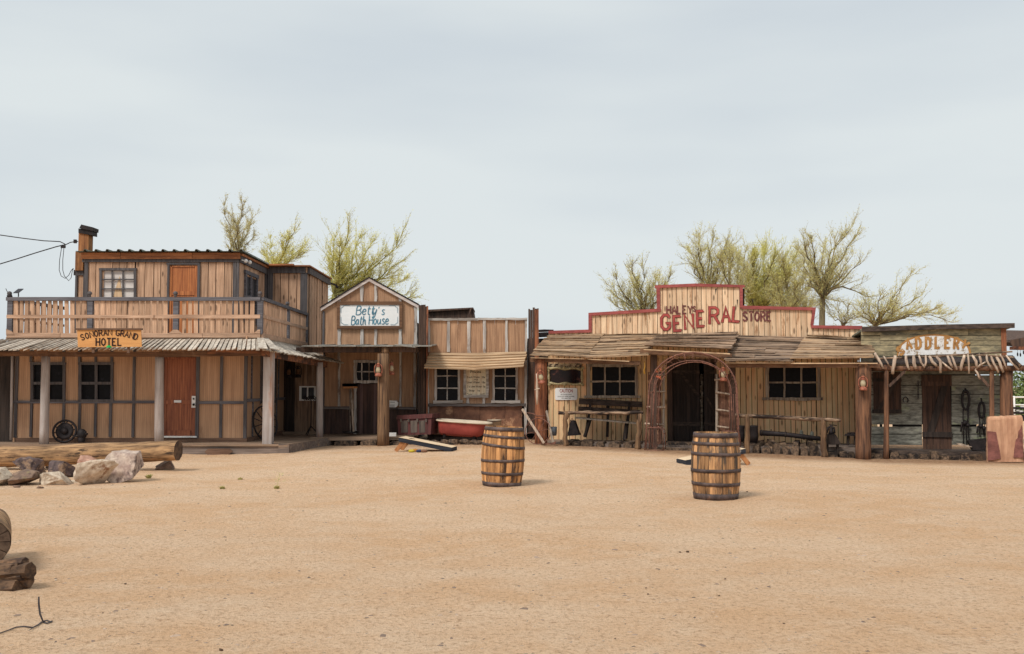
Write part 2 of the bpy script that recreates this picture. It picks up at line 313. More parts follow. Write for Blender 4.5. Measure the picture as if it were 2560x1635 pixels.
M['weed'] = foliage('weed', (.30, .30, .08), (.62, .52, .24))
# ---------------- ground ----------------
def sand():
    m, nt, b = nodes('sand'); N = nt.nodes.new; L = nt.links.new
    tc = N('ShaderNodeTexCoord')
    def noise_(sc, det, rg=.6, st=(1, 1, 1)):
        mp = N('ShaderNodeMapping'); mp.inputs['Scale'].default_value = st; L(tc.outputs['Object'], mp.inputs[0])
        n = N('ShaderNodeTexNoise'); n.inputs['Scale'].default_value = sc; n.inputs['Detail'].default_value = det; n.inputs['Roughness'].default_value = rg; L(mp.outputs[0], n.inputs['Vector']); return n.outputs['Fac']
    def rng(v, a, b_, c, d):
        r = N('ShaderNodeMapRange'); r.inputs[1].default_value = a; r.inputs[2].default_value = b_; r.inputs[3].default_value = c; r.inputs[4].default_value = d; L(v, r.inputs[0]); return r.outputs[0]
    def mixc(f, a, c):
        x = N('ShaderNodeMix'); x.data_type = 'RGBA'; L(f, x.inputs[0])
        for i, v in ((6, a), (7, c)):
            if isinstance(v, tuple): x.inputs[i].default_value = (*v, 1)
            else: L(v, x.inputs[i])
        return x.outputs[2]
    big = noise_(.35, 4, .6, (1, 1.6, 1)); mid = noise_(2.2, 5, .65); pat = noise_(9, 4, .7); fine = noise_(24, 5, .8); grit = noise_(75, 3, .8)
    c = mixc(rng(big, .40, .60, 0, 1), (.80, .53, .32), (.86, .63, .43))
    c = mixc(rng(mid, .45, .68, 0, .6), c, (.88, .68, .49))
    c = mixc(rng(pat, .50, .70, 0, .5), c, (.66, .42, .25))
    c = mixc(rng(fine, .51, .66, 0, .9), c, (.43, .26, .155))
    c = mixc(rng(fine, .44, .30, 0, .5), c, (.92, .76, .58))
    c = mixc(rng(grit, .56, .72, 0, .65), c, (.36, .23, .15))
    c = mixc(rng(grit, .40, .22, 0, .6), c, (.92, .80, .64))
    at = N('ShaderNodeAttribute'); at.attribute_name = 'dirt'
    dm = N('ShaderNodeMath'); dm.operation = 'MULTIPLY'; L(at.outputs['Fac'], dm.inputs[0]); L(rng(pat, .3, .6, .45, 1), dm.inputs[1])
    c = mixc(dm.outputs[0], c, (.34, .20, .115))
    tn = N('ShaderNodeVectorMath'); tn.operation = 'MULTIPLY'; tn.inputs[1].default_value = (.905, .865, .84); L(c, tn.inputs[0]); c = tn.outputs[0]
    L(c, b.inputs['Base Color']); b.inputs['Roughness'].default_value = .95; b.inputs['Specular IOR Level'].default_value = .1
    a1 = N('ShaderNodeMath'); a1.operation = 'MULTIPLY_ADD'; a1.inputs[1].default_value = .35; L(grit, a1.inputs[0]); L(fine, a1.inputs[2])
    a2 = N('ShaderNodeMath'); a2.operation = 'MULTIPLY_ADD'; a2.inputs[1].default_value = 1.6; L(mid, a2.inputs[0]); L(a1.outputs[0], a2.inputs[2])
    bp = N('ShaderNodeBump'); bp.inputs['Strength'].default_value = 1; bp.inputs['Distance'].default_value = .034; L(a2.outputs[0], bp.inputs['Height']); L(bp.outputs[0], b.inputs['Normal'])
    return m
M['sand'] = sand()
def axis_lines(a, b, st, lim):
    l = []; x = a
    while x <= b: l.append(x); x += st
    s = st; x = l[-1]
    while x < lim: s *= 1.5; x += s; l.append(x)
    s = st; x = l[0]
    while x > -lim: s *= 1.5; x -= s; l.insert(0, x)
    return l
xs = axis_lines(-16, 16, .2, 1200); ys = axis_lines(2, 30, .2, 1200)
g = MB(); nx = len(xs)
g.add([(x, y, gz(x, y) + (.012 * mn.noise(V((x * 4, y * 4, 2))) if abs(x) < 20 and 0 < y < 32 else 0)) for y in ys for x in xs],
      [[j * nx + i, j * nx + i + 1, (j + 1) * nx + i + 1, (j + 1) * nx + i] for j in range(len(ys) - 1) for i in range(nx - 1)], .5, True)
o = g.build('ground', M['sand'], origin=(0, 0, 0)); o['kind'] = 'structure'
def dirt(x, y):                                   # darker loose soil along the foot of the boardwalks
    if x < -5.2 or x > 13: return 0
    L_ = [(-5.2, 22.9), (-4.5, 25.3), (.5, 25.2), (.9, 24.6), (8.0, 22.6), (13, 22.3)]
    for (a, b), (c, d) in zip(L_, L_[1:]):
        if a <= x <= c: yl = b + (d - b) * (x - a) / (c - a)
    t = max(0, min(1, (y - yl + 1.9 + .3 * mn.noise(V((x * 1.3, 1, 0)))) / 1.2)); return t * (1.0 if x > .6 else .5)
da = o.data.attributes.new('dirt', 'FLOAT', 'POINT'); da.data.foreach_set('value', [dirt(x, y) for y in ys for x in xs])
# small stones and chips lying on the sand: uncountable
g = MB(); hull = [(-.5, -.4, 0), (.5, -.3, 0), (.4, .5, 0), (-.4, .4, 0), (-.1, 0, .45), (.2, .15, .4)]
for i in range(4200):
    t = R.random(); y = 5.2 + (t ** 1.6) * 15; x = R.uniform(-.56, .56) * y
    s = R.choice([.006, .008, .01, .013, .02]) * (1 if R.random() < .97 else 1.9); a = R.random() * 6; z = gz(x, y)
    ca, sa = math.cos(a), math.sin(a); e = R.uniform(.5, 1)
    vs = [(x + (p[0] * ca - p[1] * sa * e) * 2 * s, y + (p[0] * sa + p[1] * ca * e) * 2 * s, z - .003 + p[2] * s * .8) for p in hull]
    g.add(vs, [[0, 1, 5], [1, 2, 5], [2, 4, 5], [2, 3, 4], [3, 0, 4], [0, 5, 4]])
M['grit'] = foliage('grit', (.12, .08, .06), (.50, .36, .26))
o = g.build('gravel', M['grit']); o['kind'] = 'stuff'; tag(o, 'scattered small stones and chips on the sand', 'gravel')

# ---------------- shared builders ----------------
def siding(mb, pl, x0, x1, ytop, ybot, bw, off=0, th=.025, holes=(), gap=.8, jig=.6, orient='v', sag=0):
    """boards as separate slabs in one mesh, cut away where there are openings (pixel rects)"""
    f = ytop if callable(ytop) else (lambda x: ytop); fb = ybot if callable(ybot) else (lambda x: ybot)
    x = x0
    while x < x1 - 1:
        b = min(bw * R.uniform(.8, 1.2), x1 - x)
        if x1 - x - b < 3: b = x1 - x
        a, c = x + gap / 2, x + b - gap / 2; m = (a + c) / 2
        segs = [(f(m), fb(m))]
        for h in holes:
            if h[0] < m < h[2]:
                ns = []
                for (t, bt) in segs:
                    if h[1] < bt and h[3] > t:
                        if h[1] > t: ns.append((t, h[1]))
                        if h[3] < bt: ns.append((h[3], bt))
                    else: ns.append((t, bt))
                segs = ns
        rd = R.random(); dz = R.uniform(-.004, .004)
        for (t, bt) in segs:
            if bt - t < 1: continue
            ua, uc = pl.u(a, (t + bt) / 2, off), pl.u(c, (t + bt) / 2, off)
            j = R.uniform(-jig, jig) if t == f(m) else 0
            ta, tcv = (f(a), f(c)) if callable(ytop) and t == f(m) else (t, t)
            za, zc = pl.z(a, ta + j, off), pl.z(c, tcv + j, off); zb = pl.z(m, bt, off)
            mb.prism([pl.at(ua, zb, off + dz), pl.at(uc, zb, off + dz), pl.at(uc, zc, off + dz), pl.at(ua, za, off + dz)], -pl.n * th, rd)
        x += b
def window(parent, pl, x0, y0, x1, y1, vb, hb, fw, mf, off=.03, bar=3, rough=True, pane=None, depth=.07, top=True, sill=None, name='window', bot=True, mfh=None):
    """pane set back in the wall with frame, bars and sill as its own pieces; x0..y1 is the glass"""
    p = MB(); p.rect(pl, x0 - 1, y0 - 1, x1 + 1, y1 + 1, off - depth, .01); w = p.build(name, pane or M['glass'], parent)
    fr = MB(); amp = .35 if rough else .05; t = .05
    fr.wob(pl, (x0 - fw / 2, y0), (x0 - fw / 2, y1), fw, off, t + depth - .03, amp); fr.wob(pl, (x1 + fw / 2, y0), (x1 + fw / 2, y1), fw, off, t + depth - .03, amp)
    if top: fr.wob(pl, (x0 - fw - 1, y0 - fw / 2), (x1 + fw + 1, y0 - fw / 2), fw, off + .003, t, amp)
    if bot and not sill: fr.wob(pl, (x0 - fw - 1, y1 + fw / 2), (x1 + fw + 1, y1 + fw / 2), fw, off + .003, t, amp)
    fr.build('frame', mf, w)
    mu = MB()
    for x in vb: mu.wob(pl, (x, y0), (x, y1), bar, off - .02, .02, amp)
    for y in hb: mu.wob(pl, (x0, y), (x1, y), bar, off - .017, .02, amp)
    if vb or hb: mu.build('glazing_bars', mfh or mf, w)
    if sill:
        sl = MB(); sl.wob(pl, (sill[0], (sill[2] + sill[3]) / 2), (sill[1], (sill[2] + sill[3]) / 2), sill[3] - sill[2], off + .05, .1, amp); sl.build('sill', mfh or mf, w)
    return w
def strips(parent, name, pl, lst, m, off=.03, th=.03, rough=False):
    o = None
    for i, q in enumerate(lst):
        b = MB()
        if rough:
            x0, y0, x1, y1 = q
            if abs(x1 - x0) > abs(y1 - y0): b.wob(pl, (x0, (y0 + y1) / 2), (x1, (y0 + y1) / 2), abs(y1 - y0), off + i * .0011, th, .3)
            else: b.wob(pl, ((x0 + x1) / 2, y0), ((x0 + x1) / 2, y1), abs(x1 - x0), off + i * .0011, th, .3)
        else: b.rect(pl, *q, off + i * .0011, th)
        o = b.build(name, m, parent)
    return o
# hand lettering: strokes on the facade
GL = {'A': ([(0,0),(.3,1),(.6,0)], [(.12,.35),(.48,.35)]), 'B': ([(0,0),(0,1),(.35,1),(.5,.87),(.5,.66),(.33,.53),(0,.53)], [(.33,.53),(.56,.4),(.56,.14),(.38,0),(0,0)]),
 'D': ([(0,0),(0,1),(.3,1),(.55,.78),(.55,.22),(.3,0),(0,0)],), 'E': ([(.5,1),(0,1),(0,0),(.52,0)], [(0,.52),(.38,.52)]),
 'G': ([(.55,.80),(.42,.99),(.18,.99),(0,.78),(0,.22),(.18,.01),(.40,.01),(.56,.18),(.56,.42),(.32,.42)],), 'H': ([(0,0),(0,1)], [(.55,0),(.55,1)], [(0,.5),(.55,.5)]),
 'L': ([(0,1),(0,0),(.5,0)],), 'N': ([(0,0),(0,1),(.55,0),(.55,1)],), 'O': ([(.28,1),(.06,.82),(0,.5),(.06,.18),(.28,0),(.5,.18),(.56,.5),(.5,.82),(.28,1)],),
 'R': ([(0,0),(0,1),(.35,1),(.52,.86),(.52,.64),(.35,.5),(0,.5)], [(.28,.5),(.58,0)]), 'S': ([(.52,.82),(.38,.99),(.16,.99),(.02,.82),(.06,.6),(.46,.4),(.53,.2),(.38,.01),(.14,.01),(0,.18)],),
 'T': ([(0,1),(.6,1)], [(.3,1),(.3,0)]), 'Y': ([(0,1),(.3,.48),(.6,1)], [(.3,.48),(.3,0)]), 'U': ([(0,1),(0,.2),(.15,0),(.4,0),(.55,.2),(.55,1)],),
 "'": ([(0,1),(-.04,.8)],), 'e': ([(0,.32),(.38,.36),(.4,.55),(.26,.66),(.08,.58),(0,.3),(.08,.06),(.24,0),(.44,.14)],), 't': ([(.16,.95),(.1,.5),(.1,.12),(.22,0),(.32,.06)], [(0,.66),(.34,.7)]),
 'y': ([(0,.62),(.04,.25),(.18,.12),(.36,.3),(.42,.64)], [(.42,.64),(.36,.1),(.24,-.34),(.06,-.38),(0,-.22)]), 's': ([(.38,.58),(.22,.68),(.06,.56),(.1,.42),(.32,.28),(.36,.1),(.18,0),(0,.1)],),
 'a': ([(.38,.52),(.2,.64),(.04,.48),(0,.22),(.1,.02),(.26,.08),(.38,.34)], [(.4,.62),(.36,.2),(.5,.02)]), 'h': ([(.06,1),(0,0)], [(.02,.35),(.16,.58),(.3,.58),(.34,.4),(.34,.1),(.46,.02)]),
 'o': ([(.2,.64),(.04,.5),(0,.28),(.08,.06),(.2,0),(.34,.1),(.4,.36),(.34,.56),(.2,.64)],), 'u': ([(.02,.6),(0,.2),(.1,.02),(.26,.06),(.4,.36)], [(.42,.62),(.4,.16),(.5,.02)])}
LW = {"'": .1, 'e': .46, 't': .36, 'y': .46, 's': .42, 'a': .52, 'h': .5, 'o': .46, 'u': .54}
OFS = [0]
def ribbon(mb, pl, pts, wd, off, rnd=.5, taper=False):
    """pts in pixels"""
    n = len(pts); Lf = []; Rt = []; closed = n > 3 and abs(pts[0][0] - pts[-1][0]) < .01 and abs(pts[0][1] - pts[-1][1]) < .01
    for i in range(n):
        a = pts[i - 1] if i > 0 else (pts[-2] if closed else None); c = pts[i + 1] if i < n - 1 else (pts[1] if closed else None); p = pts[i]
        ds = []
        for q, r in ((a, p), (p, c)):
            if q is not None and r is not None:
                l = math.hypot(r[0] - q[0], r[1] - q[1]) or 1e-6; ds.append(((r[0] - q[0]) / l, (r[1] - q[1]) / l))
        if len(ds) == 1: nx_, ny_ = -ds[0][1], ds[0][0]; k = 1
        else:
            nx_, ny_ = -(ds[0][1] + ds[1][1]), ds[0][0] + ds[1][0]; l = math.hypot(nx_, ny_) or 1e-6; nx_ /= l; ny_ /= l
            k = min(1.45, 1 / max(.3, (nx_ * -ds[0][1] + ny_ * ds[0][0])))
        h = wd / 2 * k * (.75 + .25 * math.sin(math.pi * min(1, (i + .6) / n)) if taper else 1)
        Lf.append((p[0] + nx_ * h, p[1] + ny_ * h)); Rt.append((p[0] - nx_ * h, p[1] - ny_ * h))
    OFS[0] = (OFS[0] + 1) % 12; o2 = off + OFS[0] * .0006
    vs = [pl.hit(x, y, o2) for x, y in Lf + Rt] + [pl.hit(x, y, o2 - .004) for x, y in Lf + Rt]
    fs = [[i, i + 1, n + i + 1, n + i] for i in range(n - 1)] + [[2 * n + i, 2 * n + i + 1, i + 1, i] for i in range(n - 1)] + [[n + i, n + i + 1, 3 * n + i + 1, 3 * n + i] for i in range(n - 1)]
    mb.add(vs, fs, rnd)
def glyph(mb, pl, ch, px, py, h, ws, rot, wd, off, serif=0, shear=0, smooth=False):
    c, s = math.cos(rot), math.sin(rot)
    def tf(x, y): x, y = (x + shear * y) * h * ws, -y * h; return (px + x * c - y * s, py + x * s + y * c)
    for pl_ in GL[ch]:
        q = pl_
        if smooth and len(q) > 2:                # soften corners of brushed letters
            r = [q[0]]
            for a, b in zip(q, q[1:]): r += [(a[0] * .75 + b[0] * .25, a[1] * .75 + b[1] * .25), (a[0] * .25 + b[0] * .75, a[1] * .25 + b[1] * .75)]
            q = r + [q[-1]]
        ribbon(mb, pl, [tf(*p) for p in q], wd, off, taper=smooth)
        if serif:
            for e, e2 in ((pl_[0], pl_[1]), (pl_[-1], pl_[-2])):
                if (abs(e[1]) < .02 or abs(e[1] - 1) < .02) and abs(e2[0] - e[0]) < .35 and abs(e2[1] - e[1]) > .4:
                    k = serif / (h * ws); ribbon(mb, pl, [tf(e[0] - k, e[1]), tf(e[0] + k, e[1])], wd * .6, off)
                elif abs(e[1] - e2[1]) < .02 and len(pl_) > 2 and e[0] > .3:
                    k = serif / h * .8; ribbon(mb, pl, [tf(e[0], e[1] - k * (e[1] > .5) - .0), tf(e[0], e[1] + k * (e[1] < .5))], wd * .6, off)
def word(mb, pl, txt, px, py, h, ws, wd, off, sp=.2, rot=0, serif=0, shear=0, smooth=False, dy=None):
    x = px
    for i, ch in enumerate(txt):
        if ch == ' ': x += .45 * h * ws; continue
        glyph(mb, pl, ch, x, py + (dy[i] if dy else 0) + (x - px) * math.tan(rot), h, ws, rot, wd, off, serif, shear, smooth)
        x += (LW.get(ch, .58) + sp) * h * ws
    return x
def ftext(txt, pl, px, py, hpx, off, m, parent, name='lettering', wpx=None, bold=0):
    c = bpy.data.curves.new('t', 'FONT'); c.body = txt; c.align_x = 'CENTER'; c.align_y = 'CENTER'; c.size = 1; c.extrude = .001; c.offset = bold * .5
    o = bpy.data.objects.new('t', c); COL.objects.link(o); bpy.context.view_layer.update()
    me = bpy.data.meshes.new_from_object(o.evaluated_get(bpy.context.evaluated_depsgraph_get()))
    bpy.data.objects.remove(o)
    p = pl.hit(px, py, off); k = hpx / .72 * p.y / F
    xs_ = [v.co.x for v in me.vertices]; wd = max(xs_) - min(xs_); kx = k if wpx is None else wpx * p.y / F / wd
    mb = MB(); mb.add([p + pl.t * v.co.x * kx + V((0, 0, v.co.y * k)) + pl.n * v.co.z for v in me.vertices], [list(f.vertices) for f in me.polygons], .5)
    bpy.data.meshes.remove(me)
    return mb.build(name, m, parent)
# ================= HOTEL =================
lw, lsd = face(23.9), side(-6.34); uw, usd = face(27.0), side(-7.4); blk, bsd = face(30.0), side(-6.16); back = face(27.9)
HT = thing('hotel', 'two storey weathered wooden hotel with a fenced balcony over its porch', 'building', (-9, 25, 0))
b = MB(); holes = [(82, 912, 156, 999), (202, 912, 276, 999)]
# plywood sheets, seams at the battens
seams = [35, 81, 160, 198, 238, 280, 334, 386]
def sheet(mb, pl, x0, x1, y0, y1, off=0):
    segs = [(y0, y1)]
    mid = (x0 + x1) / 2
    for h in holes:
        if h[0] < mid < h[2]: segs = [(y0, h[1]), (h[3], y1)]
    for t, bt in segs: mb.rect(pl, x0, t, x1, bt, off, .04)
sx = [35, 82, 156, 202, 276, 334, 405]
for a, c in zip(sx, sx[1:]): sheet(b, lw, a + .3, c - .3, 868, 1107)
for a, c in ((489, 553), (553, 617)): b.rect(lw, a + .3, 868, c - .3, 1107, 0, .04)
b.rect(lw, 405, 868, 489, 892, 0, .04)
b.build('wall', M['hotel_panel'], HT)
b = MB()                                         # lower side wall of the porch recess
u0, u1 = 23.94, 27.85
b.uz(lsd, u0, .2, 25.2, 2.75, 0, .04); b.uz(lsd, 26.8, .2, u1, 2.75, 0, .04); b.uz(lsd, 25.21, .2, 26.79, 1.13, 0, .04); b.uz(lsd, 25.21, 2.32, 26.79, 2.75, 0, .04)
b.build('side_wall', M['hotel_panel'], HT)
strips(HT, 'corner_board', lw, [(609, 868, 617, 1096)], M['gray_trim'], .05, .05)
strips(HT, 'batten', lw, [(36, 868, 44, 1094), (74, 868, 80, 905), (74, 1008, 80, 1092), (156, 868, 162, 905), (155, 1008, 161, 1092), (195, 868, 201, 905), (195, 1008, 201, 1092), (236, 868, 242, 905), (235, 1008, 241, 1092), (276, 868, 282, 905), (272, 1008, 279, 1092), (331, 868, 338, 1002), (329, 1009, 336, 1093), (550, 868, 557, 1002), (548, 1010, 555, 1094)], M['gray_trim'], .03, .03)
strips(HT, 'mid_rail', lw, [(33, 1001.5, 387, 1008.5), (497, 1003, 611, 1010)], M['gray_rail'], .045, .04)
strips(HT, 'skirting', lw, [(36, 1095, 617, 1107)], M['skirt'], .04, .04)
b = MB(); b.uz(lsd, u0, 1.17, u1, 1.24, .04, .04); [b.uz(lsd, a, .3, a + .07, 1.17, .03, .03) for a in (24.45, 26.9)]; [b.uz(lsd, a, 1.24, a + .07, 2.7, .03, .03) for a in (24.3, 27.1)]
b.build('batten', M['gray_rail'], HT)
b = MB(); b.uz(lsd, u0, .2, u1, .32, .05, .05); b.build('skirting', M['skirt'], HT)
for x0, x1 in ((82, 156), (202, 276)):
    window(HT, lw, x0, 912, x1, 998.5, [(x0 + x1) / 2 + 1], [958], 6.5, M['gray_trim'], .045, 7, False)
p = MB(); p.uz(lsd, 25.18, 1.1, 26.82, 2.35, -.03, .01); wn = p.build('window', M['glass'], HT)
p = MB()
for a in (25.2, 26.76): p.uz(lsd, a, 1.1, a + .06, 2.34, .04, .06)
p.uz(lsd, 25.1, 2.34, 26.9, 2.41, .045, .06); p.build('frame', M['gray_trim'], wn)
p = MB(); [p.uz(lsd, 25.2 + k * .312, 1.12, 25.235 + k * .312, 2.33, .02, .03) for k in (1, 2, 3, 4)]; [p.uz(lsd, 25.25, z, 26.76, z + .035, .023, .03) for z in (1.52, 1.93)]
p.build('glazing_bars', M['gray_rail'], wn)
# front door
p = MB(); p.rect(lw, 408, 893, 489, 1090, .0, .03); dr = p.build('door', M['door_red'], HT)
p = MB()
for q in ((408, 893, 416, 1090), (478, 893, 489, 1090), (416, 893, 478, 897), (416, 1000, 478, 1010), (416, 1076, 478, 1090)): p.rect(lw, *q, .022, .02)
p.build('door_rails', M['door_red'], dr)
p = MB(); p.rect(lw, 479, 990, 489, 1019, .035, .012); hd = p.build('handle_plate', M['white_paint'], dr)
p = MB(); p.ball(lw.hit(484, 997, .05), .022); p.ball(lw.hit(484, 1011.5, .06), .03); p.build('handle', M['iron'], dr)
p = MB(); p.rect(lw, 435, 1000.5, 453, 1006.5, .03, .006); p.build('name_plate', M['sign_white'], dr)
p = MB(); p.rect(lw, 405, 1090, 491, 1094, .08, .08); p.build('threshold', M['white_paint'], HT)
strips(HT, 'door_frame', lw, [(400, 889, 408, 1096), (489, 889, 497, 1096), (400, 882, 497, 889)], M['gray_trim'], .05, .05)
# recess at the right: dark planks facing the street
b = MB(); siding(b, back, 712, 812, 868, 1102, 14, 0); b.build('recess_wall', mat('recess_board', T((150, 118, 92)), T((96, 74, 58)), 'Z', .9, .5), HT)
strips(HT, 'recess_post', back, [(713, 868, 736, 1100)], M['black_wood'], .06, .06)
p = MB(); p.rect(back, 752, 969, 785, 998, .02, .01); wn = p.build('window', M['screen_glass'], HT)
p = MB(); [p.rect(back, *q, .05, .04) for q in ((748, 965, 753.5, 1002), (785, 965, 790, 1002), (753.5, 965, 785, 968.5), (753.5, 998, 785, 1002), (767, 968.5, 770.5, 998))]; p.build('frame', M['white_paint'], wn)
# deck
Zd = .22
b = MB(); dk = [(-12.9, 22.9), (-5.17, 22.9), (-4.55, 26.0), (-4.55, 28.1), (-12.9, 28.1)]
b.prism([(x, y, Zd) for x, y in dk], V((0, 0, -.04))); b.build('deck', M['deck'], HT)
b = MB()
xx = [-12.9, -9.7, -7.6, -5.2]
for a, c in zip(xx, xx[1:]):
    b.prism([(a + .01, 22.94, -.05), (c - .01, 22.94, -.05), (c - .01, 22.94, Zd - .045), (a + .01, 22.94, Zd - .045)], V((0, .06, 0)))
b.beam((-5.17, 22.98, .09), (-4.6, 25.98, .12), .08, .22); b.box((-5.2, 22.95, .08), (.24, .12, .3))
b.build('deck_fascia', M['deck_face'], HT)
b = MB(); b.prism([(x, 22.88, z) for x, z in ((-6.9, -.02), (-6.45, -.02), (-6.34, .07), (-6.42, .13), (-6.9, .13), (-6.98, .06))], V((0, -.06, 0))); b.build('step', M['skirt'], HT)
b = MB(); b.uz(back, -6.3, .22, -4.6, .3, .35, .08); b.build('threshold', M['deck'], HT)
# porch posts
for (x, yb, xt, yt, Y, r) in ((110, 1109, 115, 884, 23.1, .1), (398, 1109, 398.5, 884, 23.1, .1), (670, 1109, 673, 872, 23.15, .112), (799, 1095, 799.5, 906, 25.8, .088)):
    a, c = P(x, yb, Y), P(xt, yt, Y); a.z = Zd; p = MB()
    if r > .11: p.tube([a, (a + c) / 2, c], [r * 1.35] * 3, 4, jag=.03)
    else: p.tube([a + (c - a) * i / 6 for i in range(7)], [r * (1.04 - .08 * i / 6) for i in range(7)], 14, jag=.05)
    p.build('porch_post', M['gray_post'], HT)
# beams under the porch roof
b = MB(); y0 = 22.95
b.beam(P(-60, 885, y0), P(122, 884, y0), .09, .11, .9); b.beam(P(122, 885.5, y0), P(400, 886, y0), .09, .11, .1); b.beam(P(400, 886, y0), P(660, 882, y0), .09, .13, .2)
b.build('porch_beam', M['brown_frame'], HT)
b = MB(); b.beam(P(658, 882, 22.8), P(815, 912, 26.35), .08, .15); b.beam(P(520, 881, 22.9), P(660, 878, 22.9), .1, .1)
b.build('porch_beam', M['orange_beam'], HT)
# porch roof planks: front slope and side slope
def plank_roof(mb, A0, A1, B0, B1, n, th=.025, over=.06, lean=0):
    """planks from the top line A0-A1 down to the eave B0-B1"""
    A0, A1, B0, B1 = V(A0), V(A1), V(B0), V(B1); up = ((B0 - A0).cross(A1 - A0)).normalized()
    if up.z < 0: up = -up
    for i in range(n):
        t0, t1 = i / n, (i + 1) / n; j = R.uniform(-.012, .012); k = R.uniform(-over, over)
        a, c = A0.lerp(A1, t0), A0.lerp(A1, t1); d, e = B0.lerp(B1, t0 + j * .2 + lean), B0.lerp(B1, t1 - .2 / n + j * .2 + lean)
        dd = (d - a).normalized() * k
        lift0, lift1 = R.uniform(0, .012), R.uniform(.012, .05)
        c = a.lerp(c, .84); pts = [a + up * lift0, d + dd + up * lift0, e + dd + up * lift1, c + up * (lift1 * .6)]
        mb.prism(pts, -up * th)
ZT, ZE = 2.66, 2.36
b = MB(); plank_roof(b, (-12.9, 23.95, ZT), (-6.03, 23.95, ZT), (-12.9, 22.3, ZE), (-5.62, 22.4, ZE), 66, over=.05)
b.build('porch_roof', M['shake_gray'], HT)
b = MB(); plank_roof(b, (-6.03, 24.0, ZT), (-6.03, 29.0, ZT - .02), (-5.6, 22.45, ZE), (-4.55, 27.0, 2.16), 26, over=.05)
b.build('porch_roof', M['shake_gray'], HT)
b = MB(); u = V((0, 0, .045))
b.prism([V((-6.1, 23.9, ZT)) + u, V((-5.66, 22.33, ZE)) + u, V((-5.5, 22.5, ZE)) + u * .8, V((-5.96, 24.0, ZT)) + u], V((0, 0, -.02)), .9)
b.prism([V((-6.0, 24.05, ZT)) + u, V((-5.46, 22.6, ZE)) + u, V((-5.32, 22.9, ZE)) + u * .5, V((-5.93, 24.3, ZT)) + u * 1.2], V((0, 0, -.02)), .7)
b.build('hip_cap', M['shake_gray'], HT)
bp, bs = face(24.0), side(-6.03)
b = MB(); b.rect(bp, 30, 844, 651, 849.5, .01, .04); b.uz(bs, 24.0, 2.63, 29, 2.70, .01, .04); b.build('edge_strip', M['white_strip'], HT)
b = MB(); b.prism([(-12.15, 23.98, 2.72), (-6.05, 23.98, 2.72), (-6.05, 29.9, 2.72), (-7.6, 29.9, 2.72), (-7.6, 27.1, 2.72), (-12.15, 27.1, 2.72)], V((0, 0, -.08))); b.build('balcony_floor', M['deck'], HT)
# balcony rail
RL = thing('balcony_railing', '', '', (0, 0, 0)); bpy.data.objects.remove(RL)
b = MB(); b.rect(bp, 15, 742.5, 650, 751.5, .05, .1); b.uz(bs, 24.0, 3.61, 29.3, 3.69, .05, .1); b.uz(side(-12.14), 24.0, 3.61, 27.0, 3.69, .05, .1); b.build('top_rail', M['gray_rail'], HT)
b = MB(); b.rect(bp, 16, 787, 384, 795.5, .035, .035); b.rect(bp, 386, 786.5, 650, 796, .036, .035); b.uz(bs, 24.05, 3.19, 29.3, 3.27, .035, .035); b.uz(side(-12.14), 24.0, 3.15, 27.0, 3.21, .035, .035); b.build('mid_rail', M['rail_tan'], HT)
b = MB(); b.rect(bp, 16, 832, 150, 844, .04, .04, .3); b.rect(bp, 151, 833, 505, 844, .042, .04, .6); b.rect(bp, 506, 832, 650, 844, .04, .04, .2); b.uz(bs, 24.0, 2.7, 29.3, 2.82, .04, .04)
for x in (224, 438, 650): b.poly(bp, [(x - 16, 833), (x - 5, 824), (x + (5 if x < 640 else 0), 824), (x + (16 if x < 640 else 0), 833)], .05, .04)
b.poly(bp, [(15, 837), (15, 822), (28, 828), (36, 837)], .05, .04)
b.build('kick_board', M['rail_tan'], HT)
b = MB(); x = 33
while x < 642:
    wd = R.uniform(8, 11.5)
    if not any(abs(x + wd / 2 - q) < 11 for q in (224, 438)):
        j = R.uniform(-2.2, 2.2) if R.random() < .55 else 0
        b.poly(bp, [(x + j, 833), (x + wd + j, 833), (x + wd, 751), (x, 751)], .0, .02)
    x += wd + R.uniform(3.2, 6)
u = 24.15
while u < 29.2:
    wd = R.uniform(.09, .12)
    if abs(u - 26.9) > .16: b.uz(bs, u, 2.8, u + wd, 3.62, 0, .02)
    u += wd + R.uniform(.02, .07)
u = 24.2
while u < 26.9: b.uz(side(-12.14), u, 2.75, u + .1, 3.62, 0, .02); u += .17
b.build('baluster', M['hotel_board'], HT)
for i, (x, y) in enumerate(((23.5, 0), (224, 0), (438.5, 0), (649.5, 0))):
    p = MB(); p.rect(bp, x - 6.5, 751.5, x + 6.5, 836, .03, .1); q = p.build('newel_post', M['gray_rail'], HT)
    p = MB(); c = bp.hit(x, 742, 0); p.lathe([(.03, 0), (.045, .02), (.025, .035), (.045, .05), (.058, .08), (.045, .12), (.01, .135)], c, 12); p.build('finial', M['gray_trim'], q)
for u in (26.9, 29.3):
    p = MB(); p.uz(bs, u - .07, 2.72, u + .07, 3.62 + (.02 if u > 28 else 0), .03, .12); q = p.build('newel_post', M['gray_rail'], HT)
    if u < 28: p = MB(); p.lathe([(.03, 0), (.045, .02), (.025, .035), (.045, .05), (.058, .08), (.045, .12), (.01, .135)], (-6.06, u, 3.69), 12); p.build('finial', M['gray_trim'], q)
